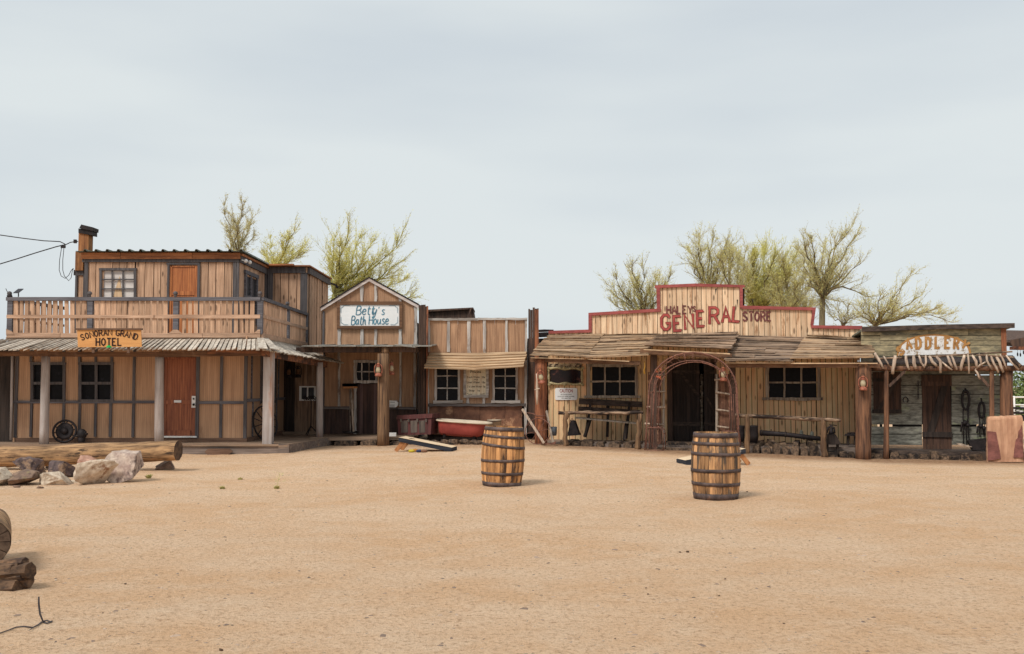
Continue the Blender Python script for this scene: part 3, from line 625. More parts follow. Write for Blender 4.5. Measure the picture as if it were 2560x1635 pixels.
# upper storey
b = MB(); siding(b, uw, 214, 596, 650, 858, 20, 0, gap=1.7, holes=[(253, 674, 335, 752), (422, 664, 492, 856)]); b.build('upper_wall', M['hotel_board'], HT)
b = MB(); u = 27.02
while u < 30.0:
    b_ = R.uniform(.16, .24)
    m_ = u + b_ / 2
    if 27.62 < m_ < 28.83: b.uz(usd, u, 2.7, u + b_ - .02, 3.5, 0, .03, ); b.uz(usd, u, 4.62, u + b_ - .02, 4.95, 0, .03)
    else: b.uz(usd, u, 2.7, u + b_ - .04, 4.95, R.uniform(-.02, .02), .03)
    u += b_
b.build('upper_side_wall', M['hotel_board'], HT)
strips(HT, 'corner_board', uw, [(581, 655, 589, 852), (590, 655, 596, 852), (209, 655, 218, 852)], M['gray_trim'], .035, .05)
strips(HT, 'eave_board', uw, [(205, 647.5, 597, 655)], M['gray_trim'], .05, .05)
strips(HT, 'fascia', uw, [(203, 631.5, 300, 647), (301, 631.5, 480, 647), (481, 631.5, 600, 647)], M['hotel_board_orange'], .09, .05)
b = MB(); b.uz(usd, 27.0, 4.9, 30.0, 5.08, .05, .05); b.uz(usd, 29.8, 2.7, 30.0, 4.9, .04, .05, ); b.build('eave_board', M['gray_trim'], HT)
b = MB(); b.uz(usd, 27.0, 5.08, 30.2, 5.14, .09, .05); b.build('fascia', M['hotel_board_orange'], HT)
# corrugated roof
def corr(mb, x0, x1, y0, y1, z0, z1, n, amp=.03, th=.01):
    for i in range(n):
        a = x0 + (x1 - x0) * i / n; c = x0 + (x1 - x0) * (i + 1) / n; r = (c - a) * .16
        prof = [(a, 0), (c - 2 * r, 0), (c - 1.5 * r, amp), (c - .6 * r, amp), (c, 0)]
        mb.prism([(px_, y0, z0 + pz + th) for px_, pz in prof] + [(px_, y0, z0 + pz) for px_, pz in prof[::-1]], V((0, y1 - y0, z1 - z0)), .5)
b = MB(); corr(b, -11.75, -7.25, 26.75, 30.6, 5.17, 5.15, 15, .05); b.build('roof', M['green_metal'], HT)
# windows and door upstairs
w = window(HT, uw, 254, 676, 334, 746, [280, 307], [698.5, 722], 6, M['gray_trim'], .045, 3.2, False, pane=M['curtain'])
p = MB(); p.poly(uw, [(281, 746), (299, 690), (306, 746)], -.012, .005); p.build('drape', M['curtain_tan'], w)
p = MB(); p.rect(uw, 422, 664, 492, 856, -.0, .03); dr = p.build('upper_door', M['door_orange'], HT)
p = MB(); [p.rect(uw, *q, .022, .02) for q in ((422, 664, 428, 856), (486, 664, 492, 856), (428, 664, 486, 667.5), (428, 728, 486, 738))]; p.build('door_rails', M['door_orange'], dr)
strips(HT, 'door_frame', uw, [(416.5, 660, 422, 852), (492, 660, 498, 852), (416, 656.5, 499, 661.5)], M['gray_trim'], .05, .05)
p = MB(); p.uz(usd, 27.58, 3.4, 28.87, 4.66, -.03, .01); wn = p.build('upper_window', M['screen_glass'], HT)
p = MB(); [p.uz(usd, a, 3.3, a + .1, 4.66, .04, .06) for a in (27.56, 28.79)]; p.uz(usd, 27.5, 4.66, 28.95, 4.76, .045, .06); p.uz(usd, 27.66, 3.98, 28.79, 4.08, .035, .05); p.uz(usd, 28.17, 3.3, 28.26, 4.66, .03, .05)
p.build('frame', M['gray_rail'], wn)
for x, y in ((614.5, 652.5), (624.5, 656)):
    p = MB(); c = usd.hit(x, y, .16); p.ball(c, .055, 8, (1, 1, 1)); p.beam(c, c + V((-.12, 0, .03)), .03, .03); p.build('floodlight', M['white_paint'], HT)
# rear block
b = MB(); siding(b, blk, 670, 768, 668, 880, 18, 0, gap=1.7); b.build('block_wall', M['hotel_board'], HT)
b = MB(); u = 30.02
while u < 33.2:
    w_ = R.uniform(.26, .42); b.uz(bsd, u, 0, u + w_ - .06, 5.05, R.uniform(-.03, .03), .03); u += w_
b.build('block_side_wall', M['hotel_board'], HT)
strips(HT, 'corner_board', blk, [(669, 682, 681, 860), (750, 682, 767, 862)], M['gray_trim'], .04, .05)
strips(HT, 'eave_board', blk, [(669, 667, 763, 682.5)], M['gray_trim'], .06, .06)
b = MB(); b.uz(bsd, 30.0, 4.93, 33.45, 5.11, .07, .06); b.build('eave_board', M['gray_trim'], HT)
b = MB(); b.prism([(-7.9, 29.8, 5.13), (-6.05, 29.8, 5.13), (-6.05, 33.5, 5.13), (-7.9, 33.5, 5.13)], V((0, 0, .04))); b.box((-7.0, 29.75, 5.17), (.95, .12, .05)); b.build('block_roof', M['hotel_board_orange'], HT)
b = MB(); b.beam((-6.1, 33.45, 5.0), (-5.95, 33.7, 4.95), .05, .05); b.ball((-5.92, 33.7, 4.9), .05, 6); b.build('corner_lamp', M['iron'], HT)
# left return with chimney
b = MB(); cf = face(27.6); siding(b, cf, 190, 214, 682, 862, 12, 0); b.build('return_wall', M['hotel_board'], HT)
strips(HT, 'return_trim', cf, [(186, 680, 191.5, 862), (184, 674.5, 210, 688), (206, 688, 211, 862)], M['gray_trim'], .04, .05)
b = MB(); cb = face(27.5)
b.rect(cb, 188, 629, 208, 676, .0, .25); b.rect(cb, 196, 578, 209, 630, .02, .3); b.rect(cb, 209.3, 578, 221, 631, .02, .3)
ch = b.build('chimney', mat('chimney_wood', T((170, 112, 56)), T((112, 68, 36)), 'Z', .8, .3, c3=T((84, 52, 34)), t3=.62), HT)
b = MB(); b.poly(cb, [(196, 582), (196, 571), (230, 575), (230, 588)], .06, .35, .1); b.poly(cb, [(198, 570), (203, 561), (232, 568), (231, 577)], .1, .4, .8); b.build('cap', M['iron'], ch)
# body behind the facade so the building is closed from the side
b = MB()
b.prism([(-12.9, 24.0, .1), (-6.42, 24.0, .1), (-6.42, 24.0, 2.62), (-12.9, 24.0, 2.62)], V((0, 3.85, 0)), .4)
b.prism([(-11.6, 27.1, 2.7), (-7.5, 27.1, 2.7), (-7.5, 27.1, 5.1), (-11.6, 27.1, 5.1)], V((0, 3.4, 0)), .4)
b.prism([(-7.42, 30.1, 0), (-6.25, 30.1, 0), (-6.25, 30.1, 5.05), (-7.42, 30.1, 5.05)], V((0, 3.3, 0)), .4)
b.build('structure_core', M['black_wood'], HT)
# things on the hotel
def mini_solar():
    t = thing('solar_light', 'small solar panel lamp perched on the left end of the balcony rail', 'lamp', bp.hit(46, 742, 0))
    p = MB(); c = V(t.location); p.beam(c, c + V((0, 0, .09)), .02, .02); p.build('stalk', M['iron'], t)
    p = MB(); p.prism([c + V(q) for q in ((-.1, -.06, .08), (.03, -.06, .08), (.08, .08, .19), (-.05, .08, .19))], V((0, 0, .015))); p.build('panel', M['screen_glass'], t)
mini_solar()
t = MB(); c = bp.hit(24, 744, 0); t.lathe([(.05, 0), (.07, .03), (.05, .08), (.01, .1)], c, 8); t.tube([c + V((-.03, 0, .08)), c + V((-.1, 0, .22))], .008, 5); tag(t.build('weather_sensor', M['iron']), 'small dark sensor with an antenna on the balcony corner post', 'sensor')
# wires
t = MB(); q = [(-40, 583), (0, 587.5), (60, 596), (110, 602), (150, 604), (162, 610), (163, 614)]; t.tube([P(x, y, 27.5 - .0 * x) for x, y in q], .014, 5)
q = [(-40, 671), (0, 660), (40, 648), (90, 632), (140, 617), (157, 613)]; t.tube([P(x, y, 27.5) for x, y in q], .016, 5)
t.tube([P(x, y, 27.5) for x, y in [(157, 613), (166, 611), (176, 606), (188, 604), (195, 604)]], .014, 5)
t.tube([P(x, y, 27.5) for x, y in [(154, 619), (149, 650), (148, 675), (153, 690), (163, 696), (172, 688), (178, 676), (183, 671)]], .009, 5)
t.tube([P(x, y, 27.5) for x, y in [(160, 619), (157, 650), (157, 675), (161, 690), (172, 702), (178, 694), (181, 676), (184, 671)]], .009, 5)
t.box(P(188, 603.5, 27.5), (.07, .07, .1)); t.box(P(158, 617, 27.5), (.12, .05, .07))
tag(t.build('power_cable', M['iron']), 'black overhead power cables looping to the hotel chimney', 'cable')
# hotel sign
sp_ = face(22.15); t = thing('hotel_sign', 'ochre SONORAN GRAND HOTEL board standing on the porch roof', 'sign', sp_.hit(273, 868, 0))
p = MB(); p.poly(sp_, [(193, 825), (352, 824), (354, 867), (194.5, 868)], 0, .03); p.build('panel', M['sign_ochre'], t)
p = MB(); p.rect(sp_, 188, 820.5, 354, 824.5, .03, .09); p.rect(sp_, 230, 826, 236, 882, -.035, .04); p.rect(sp_, 318, 826, 324, 882, -.035, .04); p.build('frame', M['skirt'], t)
p = MB(); cx_, cy_ = 274.5, 838 + 195
def arc(txt, a0, st, h, wd, r):
    a = a0
    for ch in txt:
        if ch != ' ': glyph(p, sp_, ch, cx_ + r * math.sin(a) - .28 * h * 1.0 * math.cos(a), cy_ - r * math.cos(a) - .28 * h * 1.0 * math.sin(a), h, 1.18 if ch == 'N' else 1.0, a, wd, .006, serif=1.1)
        a += st * (1.0 if ch != ' ' else .7)
arc('SONORAN GRAND', -.345, .0575, 14, 2.4, 195)
word(p, sp_, 'HOTEL', 240, 863.5, 17.5, .95, 3.1, .006, .24, serif=2)
p.build('lettering', M['ink'], t)
p = MB(); c = sp_.hit(272, 869, .1); p.lathe([(.05, 0), (.05, .02), (.02, .05)], c, 8, sx=1.2); tag(p.build('green_lamp', mat('green_plastic', (.02, .5, .12), (.02, .4, .1), None, 1, .1)), 'tiny bright green lamp under the hotel sign', 'lamp')
# ---- neighbour at far left ----
t = thing('shed', 'dark brown shed wall with a red lower half beside the hotel', 'building', (-12.9, 25.4, 0)); nf = face(25.3)
b = MB(); b.uz(nf, -15.5, 1.05, -12.75, 2.2, 0, .05); b.build('wall', M['betty_wall'], t)
b = MB(); siding(b, nf, -60, 22, 1014, 1096, 16, 0); b.build('wainscot', mat('red_wood', T((116, 56, 50)), T((84, 42, 40)), 'Z', .8, .3), t)
b = MB(); b.uz(nf, -15.5, 2.2, -12.7, 2.62, .05, .1); b.build('shade_filler', M['black_wood'], t)  # black strip put in for the shade above the shed wall
p = MB(); a = P(14, 1095, 24.4); p.tube([a, a + V((.06, 0, 1.5))], .07, 8); p.build('porch_post', M['gray_trim'], t)
p = MB(); a = P(27, 1100, 23.8); p.tube([a, P(31, 880, 23.8)], .03, 8); tag(p.build('drain_pipe', M['gray_post']), 'thin pale pipe at the left corner of the hotel porch', 'pipe')

# ================= wagon wheels at the hotel =================
def spoke_wheel(mb_rim, mb_sp, c, r, ax, rim=.02, n=10, hub=.05, tilt=None):
    M3 = ax; circ = [c + M3 @ V((math.cos(a) * r, 0, math.sin(a) * r)) for a in [2 * math.pi * i / 28 for i in range(29)]]
    mb_rim.tube(circ, rim, 6, cap=False)
    for i in range(n):
        a = 2 * math.pi * i / n + .2; mb_sp.tube([c, c + M3 @ V((math.cos(a) * r, 0, math.sin(a) * r))], rim * .55, 5)
    mb_sp.lathe([(1e-4, -.06), (hub, -.06), (hub, .06), (1e-4, .06)], c, 12, M=M3 @ Matrix.Rotation(math.pi / 2, 3, 'X'))
c = P(161.5, 1078, 23.4); t = thing('wagon_wheel', 'black solid hub wheel leaning on the hotel wall behind the rocks', 'wheel', (c.x, c.y, Zd), 'old wheels')
ax = Matrix.Rotation(math.radians(-14), 3, 'X') @ Matrix.Rotation(math.radians(8), 3, 'Z'); e = MB(); f_ = MB(); spoke_wheel(e, f_, c, .255, ax, .026, 10, .07); e.build('rim', M['iron'], t); f_.lathe([(.05, 0), (.15, .02), (.2, .01), (.2, -.01), (.05, -.03)], c, 20, M=ax @ Matrix.Rotation(math.pi / 2, 3, 'X')); f_.build('spokes', M['iron'], t)
p = MB(); c = P(204, 1086, 23.4); p.ball(c, .12, 8, (1, .8, 1.1)); [p.tube([c, c + V((R.uniform(-.14, .16), R.uniform(-.1, .05), R.uniform(-.16, .1)))], [.045, .02], 6) for i in range(7)]; p.lathe([(.07, -.18), (.09, -.1), (.05, 0)], c, 10); tag(p.build('iron_gear', M['iron']), 'lump of old black iron gearing beside the solid hub wheel', 'machine part')
c = V((-6.08, 24.75, Zd + .42)); t = thing('wagon_wheel', 'thin spoked wheel leaning on the hotel side wall behind the porch post', 'wheel', (c.x, c.y, Zd), 'old wheels')
ax = Matrix.Rotation(math.radians(62), 3, 'Z') @ Matrix.Rotation(math.radians(-10), 3, 'X'); e = MB(); f_ = MB(); spoke_wheel(e, f_, c, .42, ax, .022, 12, .05); e.build('rim', M['iron'], t); f_.build('spokes', M['iron'], t)
# iron stand in the recess
t = thing('iron_stand', 'thin black iron stand with a scrolled top in the hotel recess', 'stand', (-5.45, 27.2, Zd))
c = V((-5.45, 27.2, Zd)); p = MB(); p.tube([c + V((0, 0, .2)), c + V((0, 0, .98))], .012, 6); [p.tube([c + V((0, 0, .25)), c + V((math.cos(a) * .22, math.sin(a) * .22, .01))], .014, 6) for a in (.3, 2.4, 4.5)]; p.build('stem', M['iron'], t)
p = MB(); [p.tube([c + V((-.22 + .44 * i / 9, 0, 1.0 + .06 * math.sin(i * 1.3 + k))) for i in range(10)], .012, 5) for k in (0, 1.6, 3.2)]; p.build('scroll', M['iron'], t)
# ---------------- lanterns ----------------
def lantern(loc, label, rz=0, sc=1.0):
    t = thing('oil_lantern', label, 'lantern', (0, 0, 0), 'red oil lanterns')
    b = MB(); b.lathe([(1e-4, 0), (.075, 0), (.085, .015), (.08, .05), (.055, .065), (.04, .085)], n=16); b.build('fuel_tank', M['lantern'], t)
    b = MB(); b.lathe([(.035, .085), (.055, .12), (.056, .16), (.04, .21), (.035, .225)], n=16); b.build('glass_globe', M['lantern_glass'], t)
    b = MB(); b.lathe([(.045, .222), (.05, .235), (.035, .26), (.035, .285), (.05, .29), (.02, .315), (1e-4, .315)], n=14); b.build('chimney_cap', M['lantern'], t)
    b = MB()
    for s in (-1, 1): b.tube([(s * .05, 0, .06), (s * .088, 0, .09), (s * .092, 0, .16), (s * .085, 0, .24), (s * .05, 0, .285)], .011, 6)
    b.build('side_tube', M['lantern'], t)
    b = MB(); b.tube([(math.cos(a) * .06, 0, .27 + math.sin(a) * .1) for a in [math.pi * i / 8 for i in range(9)]], .004, 5, cap=False); b.build('bail', M['iron'], t)
    t.location = loc; t.rotation_euler = (0, 0, rz); t.scale = (sc,) * 3
    return t
LAN0 = lantern(P(945.5, 941, 25.05), 'red lantern with lit looking glass on the left side of the thick brown post', 0, 1.05)
LAN0['label'] = 'red lantern on the left side of the thick post at the bath house porch'
# ================= BATH HOUSE =================
bw = face(27.5); bf = face(25.35)
BT = thing('bath_house', 'brown gabled bath house with whitewashed battens and a tin porch roof', 'building', (-3.9, 28, 0))
def gab(x): return 698 + (922.5 - x) * (771 - 698) / (922.5 - 805) if x < 922.5 else 698 + (x - 922.5) * (765 - 698) / (1046 - 922.5)
b = MB(); xs_ = [806, 848, 888, 922.5, 945, 1000, 1043]
for a, c in zip(xs_, xs_[1:]):
    if a >= 888 and c <= 946: b.poly(bw, [(a, 900), (c, 900), (c, gab(c) + 2), (a, gab(a) + 2)], 0, .04)
    else: b.poly(bw, [(a, 1022), (c, 1022), (c, gab(c) + 2), (a, gab(a) + 2)], 0, .04)
b.build('wall', M['betty_wall'], BT)
b = MB(); b.poly(bw, [(802, 777), (922.5, 703), (922.5, 695), (802, 770)], .08, .1); b.poly(bw, [(922.5, 703), (1046, 771), (1046, 763), (922.5, 695)], .08, .1); b.build('barge_board', mat('barge', T((196, 184, 178)), T((160, 144, 138)), 'X', .8, .1), BT)
q = [(803, 775, 28.4)]; b = MB()
rg = [bw.hit(922.5, 694.5, .1), bw.hit(800, 770, .1), bw.hit(1046, 762, .1)]
for a, c in ((rg[0], rg[1]), (rg[0], rg[2])): b.prism([a, c, c + V((0, 3.5, 0)), a + V((0, 3.5, 0))], V((0, 0, .035)))
b.build('roof', M['iron'], BT)
b = MB(); b.uz(bw, bw.u(808, 900), .1, bw.u(1042, 900), 3.3, -.06, 3.0, .3); b.build('structure_core', M['black_wood'], BT)
strips(BT, 'batten', bw, [(844, 750, 851.5, 754), (844, 822, 851.5, 870), (901, 714, 908, 754), (901, 823, 908.5, 870), (936, 710, 943, 754), (936, 823, 942.5, 870), (996.5, 745, 1003.5, 754), (996.5, 823, 1004, 870), (1035, 768, 1042.5, 870), (844, 880, 850.5, 1016), (998, 880, 1003.5, 1016), (1034, 880, 1040, 1018)], M['betty_trim'], .035, .035, True)
strips(BT, 'batten', bw, [(806, 778, 811, 870), (807, 880, 811, 1085)], M['gray_trim'], .03, .035)
strips(BT, 'chair_rail', bw, [(808, 1016, 876, 1023), (945, 1018, 1040, 1024)], M['dark_rail'], .06, .06, True)
b = MB(); dtn = mat('dark_tin', T((86, 62, 52)), T((54, 42, 40)), 'Z', .8, .3); siding(b, bw, 808, 888, 1022, 1086, 12, 0, .02, gap=.3); b.build('wainscot', dtn, BT); b = MB(); siding(b, bw, 945, 1042, 1022, 1086, 12, 0, .02, gap=.3); b.build('wainscot', dtn, BT)
w = window(BT, bw, 892, 907, 944, 951, [904.5, 922.5, 940], [929], 7, M['betty_trim'], .04, 2.6, True, mfh=M['betty_trim'], name='transom_window')
p = MB(); p.rect(bw, 892, 960, 944, 1085, -.03, .03); dr = p.build('door', M['porch_dark'], BT)
p = MB(); p.rect(bw, 899, 960, 907, 1084, -.005, .02); p.rect(bw, 934, 960, 942, 1084, -.005, .02); p.build('door_stile', mat('stile', T((108, 82, 76)), T((86, 64, 62)), 'Z', 1, .1), dr)
strips(BT, 'door_frame', bw, [(884.5, 959, 891, 1085)], M['betty_trim'], .05, .04, True)
b = MB(); b.prism([(-5.15, 25.6, .24), (-2.5, 25.6, .24), (-2.5, 27.6, .24), (-5.15, 27.6, .24)], V((0, 0, -.05))); b.beam((-5.1, 25.58, .2), (-2.5, 25.58, .22), .06, .08); b.build('deck', M['deck'], BT)
# porch: beam, tin sheets, post
b = MB(); b.rect(bf, 740, 868, 955, 881, .02, .12, .1); b.rect(bf, 956, 867.5, 1039, 880, .03, .12, .9); b.beam((-2.5, 25.4, 2.45), (-2.5, 27.5, 2.55), .08, .12); b.build('porch_beam', M['dark_board'], BT)
b = MB()
for i in range(7): x = -5.3 + i * .47; b.prism([(x, 25.1, 2.54), (x + .44, 25.1, 2.54), (x + .44, 27.5, 2.66), (x, 27.5, 2.66)], V((0, 0, .02)), R.random()); b.tube([(x + .45, 25.12, 2.565), (x + .45, 27.5, 2.685)], .022, 6)
b.prism([(-2.95, 25.08, 2.57), (-2.42, 25.08, 2.51), (-2.42, 27.5, 2.68), (-2.95, 27.5, 2.68)], V((0, 0, .02)))
b.build('porch_roof', M['metal_roof'], BT)
p = MB(); a = P(958, 1109, 25.25); c = P(958.5, 884, 25.25); a.z -= .05
p.tube([a.lerp(c, i / 7) for i in range(8)], [.153, .152, .15, .15, .149, .148, .15, .15], 12, jag=.06); p.tube([c + V((.04, 0, -.02)), c + V((.05, 0, .16))], .1, 8, jag=.2); p.build('porch_post', M['old_post'], BT)
# sign
t = thing('bath_house_sign', "white Betty's Bath House board with teal brush lettering in a brown frame", 'sign', bw.hit(923, 822, .1))
p = MB(); p.poly(bw, [(849, 763), (998, 760), (998, 814.5), (849, 815)], .06, .03); p.build('panel', M['sign_white'], t)
p = MB(); p.rect(bw, 842, 753.5, 1005.5, 762, .09, .05); p.rect(bw, 842, 814.5, 1005.5, 822, .09, .05); p.rect(bw, 842, 762, 849.5, 814.5, .085, .045); p.rect(bw, 998, 762, 1005.5, 814.5, .085, .045); p.build('frame', M['brown_frame'], t)
p = MB(); word(p, bw, 'Bett', 890, 787, 22, .95, 2.6, .066, .14, shear=.14, smooth=True, rot=-.01); word(p, bw, 'y', 931, 787, 22, .95, 2.6, .066, shear=.14, smooth=True); word(p, bw, "'s", 946, 787, 20, .95, 2.4, .066, .3, shear=.1, smooth=True)
word(p, bw, 'Bath', 878, 812, 22, .74, 2.6, .066, .1, shear=.12, smooth=True); word(p, bw, 'House', 922, 811, 22, .78, 2.6, .066, .1, shear=.1, smooth=True)
for x, s in ((852.5, 1), (994, -1)):
    ribbon(p, bw, [(x, 782), (x, 769), (x + 3 * s, 769), (x + 7 * s, 764), (x + 22 * s, 764)], .8, .066); ribbon(p, bw, [(x, 792), (x, 807), (x + 3 * s, 808), (x + 7 * s, 811.5), (x + 18 * s, 811.5)], .8, .066)
p.build('lettering', M['teal'], t)
# things on the bath house porch
dup(LAN0, P(978.5, 937, 25.6), (0, 0, 1.2), 'red lantern hanging on the right side of the thick post at the bath house')
t = thing('push_broom', 'upside down push broom with a pale handle leaning beside the bath house door', 'broom', P(882, 1084, 26.9)); p = MB(); p.tube([P(884, 1082, 26.6), P(881, 1030, 26.8), P(877, 972, 27.2)], [.028, .03, .028], 8); p.build('handle', M['twig'], t)
p = MB(); p.beam(P(858, 969, 27.15), P(893, 968, 27.25), .08, .05); p.build('head', M['pine'], t); p = MB(); [p.beam(P(858 + i * 1.3, 966, 27.2), P(857 + i * 1.35, 958.5 + R.random(), 27.2), .04, .02) for i in range(28)]; p.build('bristles', M['iron'], t)
p = MB(); p.tube([P(874, 975, 27.1), P(876, 1080, 26.8)], .012, 6); tag(p.build('thin_rod', M['frame_gray']), 'thin pale rod standing next to the upside down broom', 'rod')
p = MB(); c = P(876, 1083, 26.7); p.lathe([(1e-3, 0), (.2, 0), (.23, .05), (.21, .05), (.19, .02), (1e-3, .02)], c, 18); tag(p.build('iron_pan', M['iron']), 'shallow black iron pan on the bath house deck at the foot of the broom', 'pan')
t = thing('letter_box', 'small white metal box on the ledge right of the thick post', 'box', bw.hit(984, 1018, .1)); p = MB(); p.poly(bw, [(972, 1018), (972, 1001), (991, 1002), (995, 1006), (994, 1014), (990, 1018)], .22, .14); p.build('body', M['white_paint'], t)
p = MB(); [p.rect(bw, 975, y, 987, y + 1, .226, .005) for y in (1005, 1012, 1015)]; p.build('grille', M['iron'], t); p = MB(); p.tube([bw.hit(992.5, y, .1) for y in (1018, 1040, 1082)], .008, 5); p.build('cord', M['iron'], t)
p = MB(); c = P(981, 1086, 26.2); p.box(c, (.2, .16, .09), .1); p.box(c + V((0, 0, -.07)), (.16, .12, .04), .1); tag(p.build('plastic_box', M['white_paint']), 'low white plastic box on the deck beside the red trunk', 'box')
# trunk
t = thing('trunk', 'dark red storage trunk with three gray front panels beside the bathtub', 'trunk', P(1036, 1088, 25.6)); tf = Pl((P(994, 1088, 25.75).x, 25.75), (P(1077, 1086, 25.5).x, 25.5))
p = MB(); p.poly(tf, [(996, 1088), (1077, 1086), (1078.5, 1046), (993, 1050)], 0, .5); p.build('body', M['trunk_red'], t)
p = MB(); p.poly(tf, [(992, 1049), (1079.5, 1045), (1081.5, 1034.5), (992.5, 1038.5)], .03, .56); p.build('lid', M['trunk_red'], t)
for a, c in ((1003, 1019.5), (1027, 1043), (1048, 1063)): p = MB(); p.poly(tf, [(a, 1082), (c, 1081), (c, 1051), (a - 1, 1052)], .006, .01); p.build('panel', M['trunk_gray'], t)
p = MB(); [p.poly(tf, [(x, 1055), (x + 4, 1055), (x + 4, 1047), (x, 1047)], .045, .02) for x in (1000, 1019, 1041, 1063)]; p.build('latch', M['trunk_gray'], t)
# dividers
for (x0, x1, ys_, lab, edge) in ((1046, 1069.5, (763, 1082), 'tall dark board divider between the gabled bath house and its annex', 0), (1321, 1347, (772, 1084), 'tall dark board divider between the annex and the general store', 1)):
    t = thing('board_divider', lab, 'panel', bw.hit(x0 + 12, 1082, .3), 'tall dark board dividers'); p = MB(); x = x0
    while x < x1 - 2: ww = R.uniform(3.5, 6); p.rect(face(26.7), x, ys_[0] + R.uniform(-2, 3) - (4 if 7 < x - x0 < 14 else 0), min(x + ww, x1), ys_[1], R.choice([0, .04]), .06); x += ww + .3
    p.build('boards', M['dark_board'], t); p = MB(); p.rect(face(26.7), x1 - (4 if not edge else 10), ys_[0] + 2, x1, ys_[1], .09, .07); p.build('edge_board', M['rust_post'], t)
# ================= BATH ANNEX =================
an = face(26.8)
AX = thing('bath_annex', 'flat topped brown bath annex with two dark windows and a slatted awning', 'building', (-1, 27.5, 0))
hl = [(1092, 905, 1144.5, 1001), (1236.6, 905, 1289, 1001)]
b = MB(); xs_ = [1066, 1092, 1144.5, 1172, 1211, 1236.6, 1289, 1318]
for a, c in zip(xs_, xs_[1:]):
    m_ = (a + c) / 2; h = [q for q in hl if q[0] < m_ < q[2]]
    for (y0, y1) in ([(798, 905), (1001, 1012)] if h else [(798, 1012)]): b.rect(an, a + .15, y0, c - .15, y1, 0, .04)
b.build('wall', M['betty_wall'], AX)
b = MB(); [b.rect(an, a, 1014, c - .8, 1086, -.01, .03) for a, c in ((1072, 1135), (1135, 1200), (1200, 1263), (1263, 1306))]; b.build('wainscot', M['rust_sheet'], AX)
strips(AX, 'batten', an, [(1067, 799, 1075, 880), (1117.5, 799, 1124.5, 880), (1168.5, 799, 1176, 882), (1207.5, 799, 1214.5, 882), (1263, 799, 1269.5, 880), (1312, 799, 1317.5, 880), (1066, 905, 1072.5, 1034), (1311, 900, 1317, 1086), (1166, 994, 1173, 1010), (1206, 994, 1213, 1010)], M['betty_trim'], .035, .035, True)
strips(AX, 'top_trim', an, [(1068, 795, 1196, 801), (1194, 794.5, 1318.5, 800)], M['trim_h'], .06, .08, True)
strips(AX, 'chair_rail', an, [(1064, 1009, 1314, 1016)], M['dark_rail'], .07, .07, True)
for x0, x1, vx in ((1092, 1144.5, 1118), (1236.6, 1289, 1263)):
    window(AX, an, x0, 905, x1, 1001, [vx], [940, 970.5], 5.5, M['betty_trim'], .045, 3, True, top=False, sill=(x0 - 9, x1 + 12, 1001, 1008), mfh=M['trim_h'])
b = MB(); b.uz(an, an.u(1068, 1000), .1, an.u(1316, 1000), 3.2, -.07, 2.5, .2); b.build('structure_core', M['black_wood'], AX)
b = MB(); rf = face(29.5); b.poly(rf, [(1068, 778), (1182, 770.5), (1186, 797), (1068, 797)], 0, 1.2, .1); b.poly(rf, [(1068, 774), (1183, 768.5), (1183, 772.5), (1068, 779)], .1, 1.4, .9); b.beam(rf.hit(1177, 772, .2), rf.hit(1169, 796, .2), .04, .04, 1); b.build('rear_roof', M['dark_board'], AX)
# awning
b = MB(); n = 6
for i in range(n):
    t0, t1 = i / n, (i + 1) / n + .05
    def aw(t, s): # s 0 left 1 right
        x = (1074 + (1061 - 1074) * t) if s == 0 else (1318 + (1309 - 1318) * t); o_ = .04 + .62 * t; return x, o_
    pts = []
    for t_, lift in ((t1, .03), (t0, 0)):
        for s in ((0, .5, 1) if lift else (1, .5, 0)):
            xl, o_ = aw(t_, 0); xr, _ = aw(t_, 1); x = xl + (xr - xl) * s + R.uniform(-1.5, 1.5) * (s in (0, 1)); y = 880 + (918 - 880) * t_ + 6 * (1 - (2 * s - 1) ** 2) * (.4 + .6 * t_) + (2 - 4 * s) * .8
            p_ = an.hit(x, y, o_); pts.append(p_ + V((0, -lift, lift)))
    b.prism(pts, V((0, .012, -.022)))
b.build('awning', M['awning_board'], AX)
# price board
t = thing('price_board', 'pale handwritten bath Prices board between the two annex windows', 'sign', an.hit(1190, 994, .08)); p = MB(); p.rect(an, 1164, 915, 1216, 988, .05, .03); p.build('panel', M['paper'], t)
strips(t, 'frame', an, [(1158.5, 915, 1165, 992), (1215, 915, 1221.5, 992), (1159, 987.5, 1221, 994)], M['trim_h'], .09, .06, True)
for txt, x, y, h, w_ in (('Prices', 1189, 929.5, 7.5, 26), ('Fresh Water  20¢', 1190, 943, 4.6, 45), ('Used Water  10¢', 1190, 956, 4.8, 45), ('2 x Used Water  5¢', 1190.5, 966.5, 4.8, 45), ('Soap   1¢', 1186, 976.5, 4.8, 27)):
    ftext(txt, an, x, y, h, .053, M['ink_black'], t, wpx=w_, bold=.012)
p = MB(); ribbon(p, an, [(1184, 950.5), (1188, 947.5), (1190, 950), (1194, 948), (1193, 951)], .8, .053); ribbon(p, an, [(1167, 983), (1172, 985.5), (1180, 986)], .8, .053); ribbon(p, an, [(1200, 985), (1208, 985), (1213, 982)], .8, .053); p.build('flourish', M['ink_black'], t)
